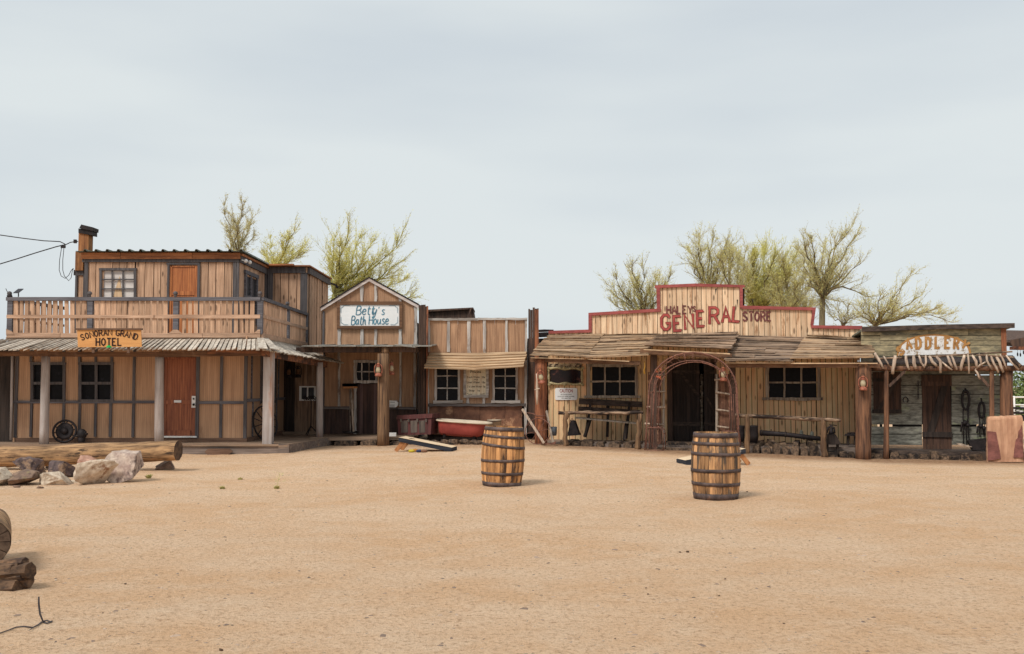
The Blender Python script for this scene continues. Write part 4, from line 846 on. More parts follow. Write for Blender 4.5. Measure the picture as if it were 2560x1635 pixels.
# bathtub
t = thing('bathtub', 'red clawfoot bathtub with a cream rolled rim in front of the annex', 'bathtub', (0, 0, 0))
L_, W_, Hh = .70, .36, .40
def ring(k, z, s, lift=0):
    out_ = []
    for i in range(40):
        a = 2 * math.pi * i / 40; ca, sa = math.cos(a), math.sin(a); ex = .55 if ca > 0 else .8
        out_.append(V((math.copysign(abs(ca) ** ex, ca) * L_ * s[0] + s[1], math.copysign(abs(sa) ** .7, sa) * W_ * s[2], z)))
    return out_
def loft(mb, rings, close=True, rnd=.5):
    vs = [p_ for r_ in rings for p_ in r_]; n_ = 40
    fs = [[i * n_ + k, i * n_ + (k + 1) % n_, (i + 1) * n_ + (k + 1) % n_, (i + 1) * n_ + k] for i in range(len(rings) - 1) for k in range(n_)]
    if close: fs.append(list(range(n_)))
    mb.add(vs, fs, rnd, True)
p = MB(); loft(p, [ring(0, .07, (.60, -.10, .5)), ring(0, .09, (.74, -.08, .72)), ring(0, .15, (.82, -.06, .84)), ring(0, .28, (.88, -.035, .92)), ring(0, .42, (.93, -.02, .96))]); p.build('shell', M['tub_red'], t)
p = MB(); loft(p, [ring(0, .42, (.93, -.02, .96)), ring(0, .425, (1.03, 0, 1.06)), ring(0, .445, (1.05, 0, 1.09)), ring(0, .465, (1.02, 0, 1.05)), ring(0, .455, (.93, 0, .95)), ring(0, .3, (.84, -.04, .86)), ring(0, .14, (.7, -.08, .66)), ring(0, .12, (.3, -.1, .3))], False); p.build('rim_and_basin', M['enamel'], t)
for x, y in ((-.46, -.2), (-.46, .2), (.3, -.2), (.3, .2)): p = MB(); p.lathe([(.02, 0), (.035, .015), (.03, .04), (.05, .1)], (x, y, 0), 8); p.build('foot', M['iron'], t)
t.location = P(1158, 1091, 25.7); t.location.z = .2; t.rotation_euler = (math.radians(2), math.radians(3.6), math.radians(-4))
t = thing('washtub', 'small cream round pail behind the right end of the bathtub', 'pail', P(1236, 1080, 26.3)); p = MB(); c = V(t.location); p.lathe([(1e-3, 0), (.15, 0), (.185, .30), (.19, .30), (.19, .32), (.175, .32), (.14, .03), (1e-3, .03)], c, 24); p.build('pail', M['enamel'], t)
p = MB(); p.tube([c + V((math.cos(a) * .19, math.sin(a) * .05 - .18, .3 + .02 * math.sin(a))) for a in [math.pi + math.pi * i / 8 for i in range(9)]], .006, 5); p.build('bail', M['iron'], t)
# cornhole boards
def cornhole(loc, rz, label):
    t = thing('cornhole_board', label, 'game board', (0, 0, 0), 'cornhole boards'); Lb, Wb, hl_, hh = 1.22, .6, .08, .3
    def sl(x): return hl_ + (hh - hl_) * (Lb / 2 - x) / Lb      # high at -x
    p = MB(); n = 24; hole = [(-.38 + .075 * math.cos(2 * math.pi * i / n), .075 * math.sin(2 * math.pi * i / n)) for i in range(n)]
    outer = []
    for hx, hy in hole:
        a = math.atan2(hy, hx + .38); dx, dy = math.cos(a), math.sin(a); k = min(((Lb / 2 + .38) if dx > 0 else (Lb / 2 - .38)) / max(abs(dx), 1e-6), (Wb / 2) / max(abs(dy), 1e-6)); outer.append((-.38 + dx * k, dy * k))
    up = [V((x, y, sl(x) + .012)) for x, y in hole] + [V((x, y, sl(x) + .012)) for x, y in outer]
    p.add(up, [[i, (i + 1) % n, n + (i + 1) % n, n + i] for i in range(n)], .5)
    for cx2, cy2 in ((-Lb / 2, -Wb / 2), (-Lb / 2, Wb / 2), (Lb / 2, -Wb / 2), (Lb / 2, Wb / 2)):
        j = [i for i in range(n)]; j.sort(key=lambda i: (outer[i][0] - cx2) ** 2 + (outer[i][1] - cy2) ** 2); a, c_ = outer[j[0]], outer[j[1]]
        p.add([(a[0], a[1], sl(a[0]) + .012), (c_[0], c_[1], sl(c_[0]) + .012), (cx2, cy2, sl(cx2) + .012)], [[0, 1, 2]], .5)
    p.build('playing_surface', M['board_top'], t)
    p = MB()
    for y in (-Wb / 2, Wb / 2 - .03): p.prism([(-Lb / 2, y, sl(-Lb / 2)), (Lb / 2, y, sl(Lb / 2)), (Lb / 2, y, sl(Lb / 2) - .085), (-Lb / 2, y, sl(-Lb / 2) - .085)], V((0, .03, 0)), .3)
    for x in (-Lb / 2, Lb / 2 - .03): p.prism([(x, -Wb / 2 + .03, sl(x)), (x, Wb / 2 - .03, sl(x)), (x, Wb / 2 - .03, sl(x) - .085), (x, -Wb / 2 + .03, sl(x) - .085)], V((.03, 0, 0)), .6)
    p.build('side_frame', M['navy'], t)
    for y in (-Wb / 2 + .06, Wb / 2 - .06): p = MB(); p.beam((-Lb / 2 + .12, y, .24), (-Lb / 2 - .08, y, 0), .04, .085); p.build('leg', M['pine'], t)
    t.location = loc; t.rotation_euler = (0, 0, rz); return t
l = P(1070, 1131, 22.9); l.z = gz(l.x, l.y); cornhole(l, math.radians(-9), 'tilted cornhole board with a pale top and dark sides left of the left barrel')
l = P(1777, 1158, 19.9); l.z = gz(l.x, l.y); cornhole(l, math.radians(188), 'cornhole board mostly hidden behind the right barrel')
cols = [('yellow', (.5, .38, .04), 1029), ('orange', (.5, .22, .05), 1038), ('dark blue', (.03, .04, .09), 1048), ('brown', (.2, .1, .06), 1060)]
for i, (nm, cc, x) in enumerate(cols):
    g_ = G(x, 1131 - (2 if i == 1 else 0)); p = MB(); p.ball(g_ + V((0, 0, .03)), .075, 8, (1, .8, .5)); tag(p.build('bean_bag', mat('bag_' + nm.replace(' ', '_'), cc, cc, None, 1, .1)), nm + ' bean bag on the sand under the tilted cornhole board', 'bean bag', 'bean bags')
# rough stones and timbers edging a boardwalk
def timber(px, pyb, Y, wpx, hpx, label, ang=0, ln=.5, m='timber', top_slope=0):
    c = P(px, pyb, Y); wm, hm = wpx * Y / F, hpx * Y / F; g0 = gz(c.x, Y) - .03
    p = MB(); Mx = Matrix.Rotation(ang, 3, 'Z')
    n = 5; fr = []; hm *= R.uniform(.75, 1.12); rr0 = R.uniform(.85, 1.05)
    for k in range(n + 1):
        y = ln * k / n; sc_ = 1 - .12 * R.random()
        sec = [(-wm * .43, 0), (wm * .43, 0), (wm * .44, hm * .7), (wm * .34, hm), (-wm * .34, hm * rr0), (-wm * .43, hm * .72)]
        fr.append([V((c.x, Y, g0)) + Mx @ V((a * sc_ + R.uniform(-.008, .008), y, b_ * sc_ + R.uniform(-.008, .008) + (top_slope * y if b_ > 0 else 0))) for a, b_ in sec])
    vs = [v for f in fr for v in f]; fs = [[i * 6 + k, i * 6 + (k + 1) % 6, (i + 1) * 6 + (k + 1) % 6, (i + 1) * 6 + k] for i in range(n) for k in range(6)] + [list(range(6))[::-1], [n * 6 + k for k in range(6)]]
    p.add(vs, fs); o = p.build('edging_timber', M[m]); tag(o, label, 'timber', 'rough timbers edging the boardwalk'); return o
for i, (x, w_, h_, nm) in enumerate(((800, 40, 14, 'edging log at the foot of the hotel recess'), (862, 66, 17, 'long flat edging log under the bath house deck'), (920, 48, 15, 'edging log just left of the thick bath house post'), (1000, 60, 15, 'flat edging log below the red trunk'))):
    timber(x, 1109, 25.35, w_, h_, nm, ln=.3)
def rockmb(mb, c, sz, seed, n=16, rough=.12, sub=2, rz=0, rnd=.5):
    r = random.Random(seed); bm = bmesh.new()
    for i in range(n):
        v = V((r.gauss(0, 1), r.gauss(0, 1), r.gauss(0, 1))).normalized(); v = V([max(-.8, min(.8, a * 1.15)) for a in v]); bm.verts.new(v)
    rr = bmesh.ops.convex_hull(bm, input=bm.verts); bmesh.ops.delete(bm, geom=[e_ for e_ in rr['geom_interior'] if isinstance(e_, bmesh.types.BMVert)], context='VERTS')
    bmesh.ops.bevel(bm, geom=list(bm.edges), offset=.025, segments=1, affect='EDGES')
    bmesh.ops.triangulate(bm, faces=bm.faces); bmesh.ops.subdivide_edges(bm, edges=bm.edges, cuts=sub, use_grid_fill=True)
    bm.verts.index_update(); ca, sa = math.cos(rz), math.sin(rz); vs = []
    for v in bm.verts:
        p_ = v.co; k = 1 + rough * mn.fractal(p_ * 2.2 + V((seed, 0, 0)), 1, 2, 4) + .045 * mn.fractal(p_ * 7 + V((seed, 3, 0)), 1, 2, 3)
        q = V((p_.x * sz[0] * k, p_.y * sz[1] * k, p_.z * sz[2] * k)) * .62; vs.append(V(c) + V((q.x * ca - q.y * sa, q.x * sa + q.y * ca, q.z)))
    mb.add(vs, [[v.index for v in f.verts] for f in bm.faces], rnd); bm.free()
for i, (x, w_, nm) in enumerate(((1060, 30, 'first dark stone left of the ones under the bathtub'), (1092, 26, 'dark edging stone below the left end of the bathtub'), (1112, 20, 'small blocky edging stone below the bathtub'), (1135, 28, 'square pale edging stone below the middle of the bathtub'), (1165, 30, 'rounded edging stone below the right half of the bathtub'), (1190, 26, 'edging stone next to the left barrel, behind it'))):
    c = P(x, 1097, 25.25); c.z = gz(c.x, c.y) + .05; p = MB(); rockmb(p, c, (w_ * .0105, .2, .17), 40 + i); tag(p.build('edging_stone', M['timber']), nm, 'stone', 'stones edging the annex')
# ================= GENERAL STORE =================
sw = Pl((.97, 27.0), (8.7, 25.0))
GS = thing('general_store', 'cream boarded general store with a stepped red trimmed front and long lapped porch roof', 'building', (4.8, 27, 0))
def stp(x):
    if x < 1474: return 830 - (x - 1370) * .02
    if x < 1644: return 787 - (x - 1474) * .06
    if x < 1741: return 717 - (x - 1644) * .05
    if x < 1856: return 712 + (x - 1741) * .035
    if x < 2034: return 767 + (x - 1856) * .03
    return 816 + (x - 2034) * .03
b = MB()
for a, c in ((1371, 1474), (1474, 1644), (1644, 1856), (1856, 2034), (2034, 2152)):
    siding(b, sw, a, c, stp, 862, 13.2, 0, .03, gap=1.2, jig=.2)
b.build('parapet_boards', M['store_board'], GS)
b = MB(); b.poly(sw, [(1373, 833), (1476, 831), (1476, 790), (1645, 780), (1645, 719), (1741, 715), (1852, 719), (1855, 769), (2032, 775), (2029, 819), (2150, 821), (2150, 900), (1373, 900)], -.045, .03, .1); b.build('parapet_backing', M['dark'], GS)  # dark sheet added so no sky shows between the parapet boards
b = MB(); b.uz(sw, sw.u(1640, 1000) , -.1, sw.u(1820, 1000), 2.4, -3.2, .05, .1); b.build('rear_wall', M['dark'], GS)  # dark plane added behind the doorway to keep bright sky out of the gap
b = MB(); siding(b, sw, 1370, 2152, 862.5, 1118, 13.2, 0, .03, gap=1.5, jig=0, holes=[(1475, 917, 1587, 989), (1922, 917, 2044, 994), (1669, 905, 1792, 1130)])
b.build('wall_boards', M['store_lower'], GS)
b = MB()
for i, (q) in enumerate(([(1371, 827), (1479, 823.5), (1479, 831), (1371, 834)], [(1471, 784), (1479, 782), (1479, 824), (1471, 824)], [(1471, 782), (1652, 771), (1652, 779), (1471, 789.5)], [(1641, 718), (1649.5, 716), (1650, 773), (1642, 773)], [(1637, 713), (1738, 708.5), (1738, 716), (1637, 720)], [(1738, 708.5), (1862, 712.5), (1862, 718.5), (1738, 716)], [(1849, 718), (1857, 718), (1857, 763.5), (1850, 763.5)], [(1849, 763.5), (2040, 768.5), (2039, 776), (1856, 772), (1849, 768)], [(2031, 776), (2039, 776), (2034, 813), (2026, 813)], [(2028, 813), (2156, 814.5), (2156, 823), (2028, 820.5)])):
    b.poly(sw, q, .05 + i * .0015, .05)
b.build('red_trim', M['red_trim'], GS)
b = MB(); b.poly(sw, [(1857, 722), (1861, 722), (1861, 765), (1857, 765)], -.05, .1); b.uz(sw, 0.05, .1, 7.95, 3.25, -.1, 3.2, .3) if False else None
# closed body with an opening where the double door is
uD0, uD1, uE = sw.u(1668, 1000), sw.u(1792, 1000), sw.u(2150, 1000)
b.uz(sw, .06, -.1, uD0 - .1, 2.94, -.1, 3.3, .3); b.uz(sw, uD1 + .1, -.1, uE - .05, 2.94, -.1, 3.3, .3); b.uz(sw, uD0 - .1, 2.25, uD1 + .1, 2.94, -.1, 3.3, .2)
b.build('structure_core', M['black_wood'], GS)
b = MB(); q = sw.hit(1347, 845, -.3); b.beam(sw.hit(1340, 828, -1), sw.hit(1372, 826, -.4), .3, .05); b.beam(sw.hit(1340, 838, -.6), sw.hit(1374, 836, -.3), .2, .12); b.build('dark_filler', M['iron'], GS)  # dark slabs added to stand for the darkness behind the roof end
fz = face(27.9); b = MB(); siding(b, fz, 1312, 1378, 846, 1096, 8, 0, .04, gap=.1); b.build('gap_filler', M['black_wood'], GS)  # dark boards added to block sky leaking between annex and store
# lettering painted on the parapet
LT = MB(); LE = MB()
gen = [('G', 1654, 824, 37, 1.0, -.02), ('E', 1686, 827, 36, .92, -.05), ('N', 1713, 822, 35, 1.08, -.06), ('E', 1744, 816, 38, .82, -.04), ('R', 1774, 808, 39, 1.02, .0), ('A', 1806, 804, 36, .86, -.03), ('L', 1832, 803, 35, .86, .08)]
for ch, x, y, h, ws, rt in gen:
    glyph(LE, sw, ch, x, y, h, ws, rt, 7.4, .010, serif=3.8); glyph(LT, sw, ch, x, y, h, ws, rt, 5.3, .020, serif=3.0)
LE.build('lettering_edge', M['letter_edge'], GS); LT.build('lettering', M['letter_red'], GS)
b = MB(); word(b, sw, 'HALEY', 1667, 783.5, 18.5, .92, 3.7, .012, .2); word(b, sw, 'S', 1733, 778, 12, .9, 2.8, .012); b.build('lettering', M['letter_brown'], GS); b = MB()
word(b, sw, 'STORE', 1858, 802, 22, .8, 4.3, .012, .26, serif=2); b.build('lettering', M['letter_brown'], GS)
b = MB(); b.poly(sw, [(1788, 722), (1792, 721), (1789, 738)], .006, .004); b.build('split', M['dark'], GS); b = MB(); b.poly(sw, [(1842, 749), (1845, 749), (1843, 768)], .006, .004); b.build('split', M['dark'], GS)
# porch roof: lapped rows of thin boards in five overlapping stretches
def lapped(mb, TL, TR, BR, BL, rows, o0=.03, o1=2.45, lift=0):
    A, B_ = sw.hit(*TL, o0), sw.hit(*TR, o0); C_, D_ = sw.hit(*BR, o1), sw.hit(*BL, o1)
    A, B_, C_, D_ = [q + V((0, 0, lift)) for q in (A, B_, C_, D_)]
    up = (D_ - A).cross(B_ - A).normalized(); up = up if up.z > 0 else -up
    t = 0
    while t < .995:
        dt = R.uniform(.6, 1.35) / rows; t1 = min(1, t + dt)
        nseg = 1 if R.random() < .6 else 2; cuts = [0] + ([R.uniform(.3, .7)] if nseg == 2 else []) + [1]
        for s0, s1 in zip(cuts, cuts[1:]):
            e0 = R.uniform(-.025, .012) if s0 == 0 else .002; e1 = R.uniform(-.012, .025) if s1 == 1 else -.002
            k0, k1 = R.uniform(-.022, .022), R.uniform(-.022, .022); a = A.lerp(D_, max(0, t - .055)); b2 = B_.lerp(C_, max(0, t - .055)); c = B_.lerp(C_, t1 + k1); d = A.lerp(D_, t1 + k0)
            p0, p1, p2, p3 = a.lerp(b2, s0 + e0), a.lerp(b2, s1 + e1), d.lerp(c, s1 + e1), d.lerp(c, s0 + e0)
            lo = .03 + R.uniform(0, .03); pm = p3.lerp(p2, R.uniform(.3, .7)) + up * (lo + R.uniform(-.02, .02))
            mb.prism([p0 + up * .004, p1 + up * .004, p2 + up * lo, pm, p3 + up * lo], -up * .022)
        t = t1
b = MB(); lapped(b, (1372, 839), (1511, 834), (1466, 898), (1325, 891), 12); b.build('porch_roof', M['lap_roof'], GS)
b = MB(); lapped(b, (1509, 836), (1652, 834), (1619, 893), (1465, 898), 12); b.build('porch_roof', M['lap_roof'], GS)
b = MB(); lapped(b, (1652, 840), (1846, 833), (1827, 880), (1608, 870), 11, .03, 2.3, .04); b.build('porch_roof', M['lap_dark'], GS)
b = MB(); lapped(b, (1838, 838), (2022, 843), (1981, 906), (1812, 905), 12); b.build('porch_roof', M['lap_dark'], GS)
b = MB(); lapped(b, (2018, 841), (2180, 849), (2183, 900), (1977, 903), 10, .03, 2.45, .03); b.build('porch_roof', M['lap_roof'], GS)
b = MB(); o_ = 2.3
b.poly(sw, [(1325, 896), (1470, 899), (1600, 903), (1600, 912), (1470, 909), (1325, 904)], o_, .1, .2); b.poly(sw, [(1600, 872), (1830, 884), (1830, 897), (1600, 885)], 2.2, .1, .5); b.poly(sw, [(1815, 908), (2200, 909), (2200, 919), (1815, 919)], o_, .1, .8)
b.build('porch_beam', M['brown_frame'], GS)
b = MB(); b.poly(sw, [(1326, 893.5), (1460, 896.5), (1460, 898), (1326, 895)], 2.46, .03); b.poly(sw, [(1470, 897), (1573, 902), (1573, 904.5), (1470, 899)], 2.45, .03); b.poly(sw, [(1815, 905.5), (1977, 906), (1977, 909), (1815, 909)], 2.42, .05); b.poly(sw, [(1977, 907), (2194, 907), (2194, 909.5), (1977, 909.5)], 2.44, .04); b.poly(sw, [(1609, 872.5), (1825, 883), (1825, 886), (1609, 875)], 2.34, .05)
b.build('eave_batten', M['awning_board'], GS)
# posts
def wpost(parent, name, m, px0, px1, yb, yt, pl, off, kind='sq', jag=.1, lean=0):
    a = pl.hit((px0 + px1) / 2, yb, off); Y = a.y; g_ = gz(a.x, a.y); r = (px1 - px0) * Y / F / 2; c = P((px0 + px1) / 2 + lean, yt, Y); a.z = g_ - .06; p = MB()
    n = 4 if kind == 'sq' else 12; k = 1.38 if kind == 'sq' else 1.0
    p.tube([a.lerp(c, i / 8) for i in range(9)], [r * k * (1 + jag * .4 * mn.noise(V((i * .9, px0, 0)))) for i in range(9)], n, jag=jag)
    return p.build(name, m, parent)
wpost(GS, 'porch_post', M['rust_post'], 1337, 1368, 1109, 898, sw, 2.2, 'rd')
wpost(GS, 'porch_post', M['brown_post'], 2139, 2177, 1146, 905, sw, 2.2, 'rd', .12)
wpost(GS, 'porch_post', M['dark_board'], 1626, 1641, 1110, 885, sw, 1.9, 'sq')
wpost(GS, 'porch_post', M['dark_board'], 1826, 1838, 1120, 893, sw, 1.7, 'sq')
# windows
window(GS, sw, 1475, 917, 1587, 989, [1512, 1549.5], [953.5], 7.5, M['frame_gray'], .05, 4, True, sill=(1460, 1600, 989, 995), mfh=M['frame_gray'])
window(GS, sw, 1922, 917, 2044, 994, [1961, 2003.5], [956.5], 7, M['frame_gray'], .05, 4.5, True, sill=(1906, 2057, 994, 1001), mfh=M['frame_gray'])
# doorway
strips(GS, 'door_jamb', sw, [(1668, 905, 1681, 1108), (1787, 905, 1792, 1108), (1668, 898, 1792, 906)], M['dark_board'], .06, .1)
for x0, x1 in ((1682, 1749), (1760, 1788)):
    p = MB(); siding(p, sw, x0, x1, 905, 1108, 11, -.03, .04, gap=.3, jig=0); dr = p.build('door', M['black_wood'], GS)
    p = MB(); p.rect(sw, x0, 926, x1, 934, 0, .03); p.rect(sw, x0, 1055, x1, 1065, 0, .03)
    if x0 == 1682: p.poly(sw, [(1699, 934), (1707, 934), (1748, 985), (1748, 999)], .001, .03)
    else: p.poly(sw, [(1762, 990), (1768, 990), (1788, 1026), (1788, 1038)], .001, .03)
    p.build('door_brace', M['black_wood_h'], dr)
p = MB(); cg = sw.hit(1754, 1000, -.4); p.tube([P(1754, y, cg.y) for y in (1104, 1060, 1040, 1000, 960, 935)], [.05, .05, .04, .045, .045, .04], 8, jag=.3); o = p.build('carved_pole', mat('carved', T((200, 188, 170)), T((120, 88, 60)), None, .5, .1, c3=T((60, 46, 40)), t3=.55, s3=14)); tag(o, 'pale carved pole standing in the gap of the general store doors', 'pole')
b = MB(); b.poly(sw, [(1666, 1106), (1800, 1112), (1800, 1122), (1666, 1116)], 1.9, .5); b.poly(sw, [(1640, 1118), (1752, 1122), (1752, 1131), (1640, 1127)], 2.1, .4); b.build('door_step', M['timber'], GS)
# deck
b = MB(); b.uz(sw, .1, -.1, uE, .12, 1.9, 1.9); b.build('boardwalk_deck', M['deck_face'], GS)
# ---- things at the store ----
l = dup(LAN0, sw.hit(1355, 957, 2.52), (0, math.radians(-10), .5), 'red lantern hanging from the orange brown post left of the store'); l.location.z -= .02
dup(LAN0, sw.hit(1808.5, 953, 2.28), (0, 0, .2), 'red lantern hanging inside the right shoulder of the rusty arch')
dup(LAN0, sw.hit(2158, 976, 2.46), (0, 0, -.1), 'red lantern on the thick brown post right of the store')
t = dup(LAN0, P(722, 945, 27.7), (0, 0, .3), 'dim lantern on the dark post in the hotel recess'); t2 = dup(LAN0, P(745, 944, 27.7), (0, 0, .1), 'dim lantern on the plank wall over the white framed hotel window')
for q in (t, t2):
    q['group'] = 'dim lanterns in the hotel recess'
    for o in [x for x in bpy.data.objects if x.parent == q]: o.data = o.data.copy(); o.data.materials[0] = M['brown_frame'] if o.name.startswith('glass') else M['iron']  # dimness put into the colour: iron and brown replace the red
p = MB(); p.tube([sw.hit(1343, y, 2.5) for y in (934, 950, 968, 990, 1011)], [.03, .026, .034, .03, .022], 8, jag=.3); p.tube([sw.hit(1337, 975, 2.5), sw.hit(1349, 971, 2.55)], .015, 6); tag(p.build('cane_pole', M['twig']), 'pale crooked stick tied to the orange brown store post', 'stick')
t = thing('wall_mirror', 'ornate gilt framed dark mirror on the store wall under a mottled board', 'mirror', sw.hit(1414, 965, .05)); p = MB(); p.rect(sw, 1373, 924, 1452, 957.5, .03, .02); p.build('glass', mat('mirror_glass', T((44, 20, 22)), T((24, 14, 16)), None, .5, .1, rough=.15, bump=0, c3=T((104, 58, 44)), t3=.6, s3=4), t)  # red-brown reflections are painted into the glass colour
gm = mat('gilt', T((190, 172, 120)), T((128, 112, 78)), None, 3, .2, rough=.55, c3=T((222, 212, 180)), t3=.6, s3=20); p = MB()
for (a, c) in (((1371, 920.5), (1456, 922)), ((1373, 959), (1457, 960.5))):
    A, B_ = sw.hit(*a, .06), sw.hit(*c, .06); p.tube([A.lerp(B_, i / 12) + V((0, 0, .012 * math.cos(i / 12 * 4 * math.pi) * (1 if a[1] > 940 else -1))) for i in range(13)], [.036 * (1 + .25 * math.cos(i * 1.05)) for i in range(13)], 8)
for x in (1371.5, 1454.5): A, B_ = sw.hit(x, 920, .06), sw.hit(x + 1, 961, .06); p.tube([A.lerp(B_, i / 8) for i in range(9)], [.034 * (1 + .2 * math.cos(i * 1.4)) for i in range(9)], 8)
for x, y in ((1371, 920), (1457, 920), (1373, 962), (1457, 962), (1412, 962), (1410, 919)): p.ball(sw.hit(x, y, .08), .04, 6, (1, .6, 1))
p.build('frame', gm, t)
p = MB(); p.rect(sw, 1370, 909, 1455, 918, .04, .03); tag(p.build('mottled_board', mat('mottled', T((170, 150, 118)), T((58, 44, 38)), None, 1.2, .1, con=(.42, .56))), 'speckled board fixed above the gilt mirror', 'board')
t = thing('caution_sign', 'white CAUTION snake warning plate with red heading left of the store window', 'sign', sw.hit(1415, 1000, .03)); p = MB(); pts = []
for cx3, cy3, a0 in ((1439, 974, -90), (1439, 996, 0), (1391.5, 996, 90), (1391.5, 974, 180)):
    for k in range(5): a = math.radians(a0 + 22.5 * k); pts.append((cx3 + 4 * math.cos(a), cy3 + 4 * math.sin(a)))
p.poly(sw, pts, .03, .01); p.build('plate', mat('plate', T((226, 228, 232)), T((214, 218, 222)), None, .5, .02, rough=.4, bump=0, blotch=.05), t)
ftext('CAUTION', sw, 1415.5, 977.5, 8.6, .032, M['caution_red'], t, wpx=33, bold=.02)
for tx, y, w_ in (('WATCH FOR SNAKES', 986.3, 28), ('DO NOT PUT HANDS ANYWHERE', 991.2, 42), ('YOU CANNOT SEE', 995.7, 24)): ftext(tx, sw, 1415, y, 2.5, .032, M['ink'], t, wpx=w_, bold=.012)
# bench
t = thing('plank_bench', 'dark plank bench with a two board back under the left store window', 'bench', sw.hit(1520, 1095, .6)); p = MB(); p.poly(sw, [(1447.5, 995.5), (1606, 1004), (1606, 1018.5), (1447, 1010.5)], .35, .04); p.poly(sw, [(1446, 1016), (1600, 1025), (1600, 1033), (1446, 1027)], .38, .04); p.build('backrest', M['black_wood_h'], t)
p = MB(); A = [sw.hit(1437, 1043, .95), sw.hit(1592, 1057, .95)]; p.prism([A[0], A[1], A[1] - sw.n * .42, A[0] - sw.n * .42], V((0, 0, -.035))); p.build('seat', M['frame_gray'], t)
for a, c, o2 in (((1478, 1000), (1464, 1090), .45), ((1574, 1006), (1565, 1096), .45), ((1521, 1004), (1518, 1092), .3), ((1476, 1046), (1462, 1092), .9), ((1566, 1056), (1560, 1100), .9)): p = MB(); p.beam(sw.hit(*a, o2 - .1), sw.hit(*c, o2 + .1), .07, .06); p.build('leg', M['black_wood'], t)
# hitching rails
def hitch(x0, y0, x1, y1, posts, label, r):
    t = thing('hitching_rail', label, 'hitching rail', sw.hit(posts[0][0], posts[0][2], 2.35), 'hitching rails'); A, B_ = sw.hit(x0, y0, 2.35), sw.hit(x1, y1, 2.35); p = MB()
    p.tube([A.lerp(B_, i / 14) + V((0, 0, .022 * mn.noise(V((i * .5, x0, 0))))) for i in range(15)], [r * (1 + .2 * mn.noise(V((i * .9, 3, x0)))) for i in range(15)], 9, jag=.25); p.build('rail', M['twig_h'], t)
    for xb, yt, yb, xt in posts:
        a, c = sw.hit(xb, yb, 2.35), sw.hit(xt, yt, 2.35); a.z = gz(a.x, a.y) - .05; p = MB(); p.tube([a.lerp(c, i / 8) + V((.05 * mn.noise(V((i * .6, xb, 0))), 0, 0)) for i in range(9)], [.058 * (1.15 - .03 * i) * (1 + .22 * mn.noise(V((i * .9, 3, xb)))) for i in range(9)], 9, jag=.5); p.build('post', M['old_post'], t)
hitch(1396, 1032, 1608, 1032, [(1413, 1028, 1113, 1415), (1594, 1034, 1124, 1600)], 'rough log hitching rail in front of the plank bench', .042)
hitch(1838, 1038, 2102, 1051, [(1866, 1036, 1135, 1869), (2060, 1046, 1143, 2058)], 'rough log hitching rail under the right store window', .045)
# odds and ends
p = MB(); p.prism([sw.hit(x, y, 1.6) for x, y in ((1418, 1090), (1426, 1051), (1435, 1052), (1448, 1088))], -sw.n * .25); p.tube([sw.hit(1426, 1052, 1.6), sw.hit(1430, 1046, 1.5), sw.hit(1435, 1053, 1.6)], .01, 5); tag(p.build('feed_hopper', M['iron']), 'dark rusty tapered metal hopper behind the left hitching rail', 'hopper')
p = MB(); c = sw.hit(1383, 1089, 1.9); p.lathe([(1e-3, 0), (.075, 0), (.1, .22), (.093, .22), (.07, .02), (1e-3, .02)], c, 16); tag(p.build('small_bucket', mat('zinc', T((120, 126, 132)), T((84, 88, 94)), None, 1, .1, metal=.4, rough=.5)), 'small blue gray bucket right of the orange brown post', 'bucket')
t = thing('wheel_plow', 'rusty wheel plow with long pale handles leaning on the orange brown post', 'plow', sw.hit(1350, 1112, 2.6)); c = sw.hit(1345, 1078, 2.5); ax = Matrix.Rotation(math.radians(-12), 3, 'Z') @ Matrix.Rotation(math.radians(-10), 3, 'X')
e = MB(); f_ = MB(); spoke_wheel(e, f_, c, .315, ax, .012, 8, .03); e.build('wheel', M['rust'], t); f_.build('spokes', M['rust'], t)
p = MB(); p.beam(sw.hit(1306, 1023, 2.4), sw.hit(1360, 1108, 2.85), .035, .05); p.build('handle', M['twig'], t); p = MB(); p.beam(sw.hit(1366, 1027, 2.3), sw.hit(1383, 1109, 2.6), .03, .05); p.build('handle', M['frame_gray'], t)
p = MB(); p.tube([sw.hit(1318, 1032, 2.4), sw.hit(1332, 1034, 2.45), sw.hit(1342, 1040, 2.5), sw.hit(1366, 1040, 2.4)], .015, 6); p.build('plow_frame', M['rust'], t); p = MB(); p.beam(sw.hit(1360, 1109, 2.8), sw.hit(1386, 1110, 2.6), .06, .03); p.prism([sw.hit(x, y, 2.65) for x, y in ((1376, 1108), (1390, 1103), (1388, 1111))], -sw.n * .03); p.build('plow_blade', M['rust'], t)
p = MB(); p.tube([sw.hit(1611, 903, 2.25), sw.hit(1612, 918, 2.25), sw.hit(1610, 925, 2.25), sw.hit(1611.5, 935, 2.25)], [.008, .008, .014, .02], 5); tag(p.build('strap', mat('strap', (.55, .3, .04), (.45, .22, .03), None, 1, .1)), 'short yellow strap dangling from the store eave left of the arch', 'strap')
for x0, x1, y0, y1, nm in ((1843, 1862, 1064, 1104, 'black keg left of the hitching rail post'), (1872, 1895, 1064, 1106, 'black keg right of the hitching rail post')):
    p = MB(); r_ = (x1 - x0) * 24 / F / 2; c = sw.hit((x0 + x1) / 2, y1, 1.7); h_ = (y1 - y0) * c.y / F; p.lathe([(1e-3, 0), (r_ * .85, 0), (r_, h_ * .4), (r_ * .95, h_ * .8), (r_ * 1.05, h_ * .93), (r_ * 1.05, h_), (r_ * .9, h_), (r_ * .85, h_ * .9), (1e-3, h_ * .9)], c, 18); tag(p.build('keg', M['iron']), nm, 'keg', 'black kegs')
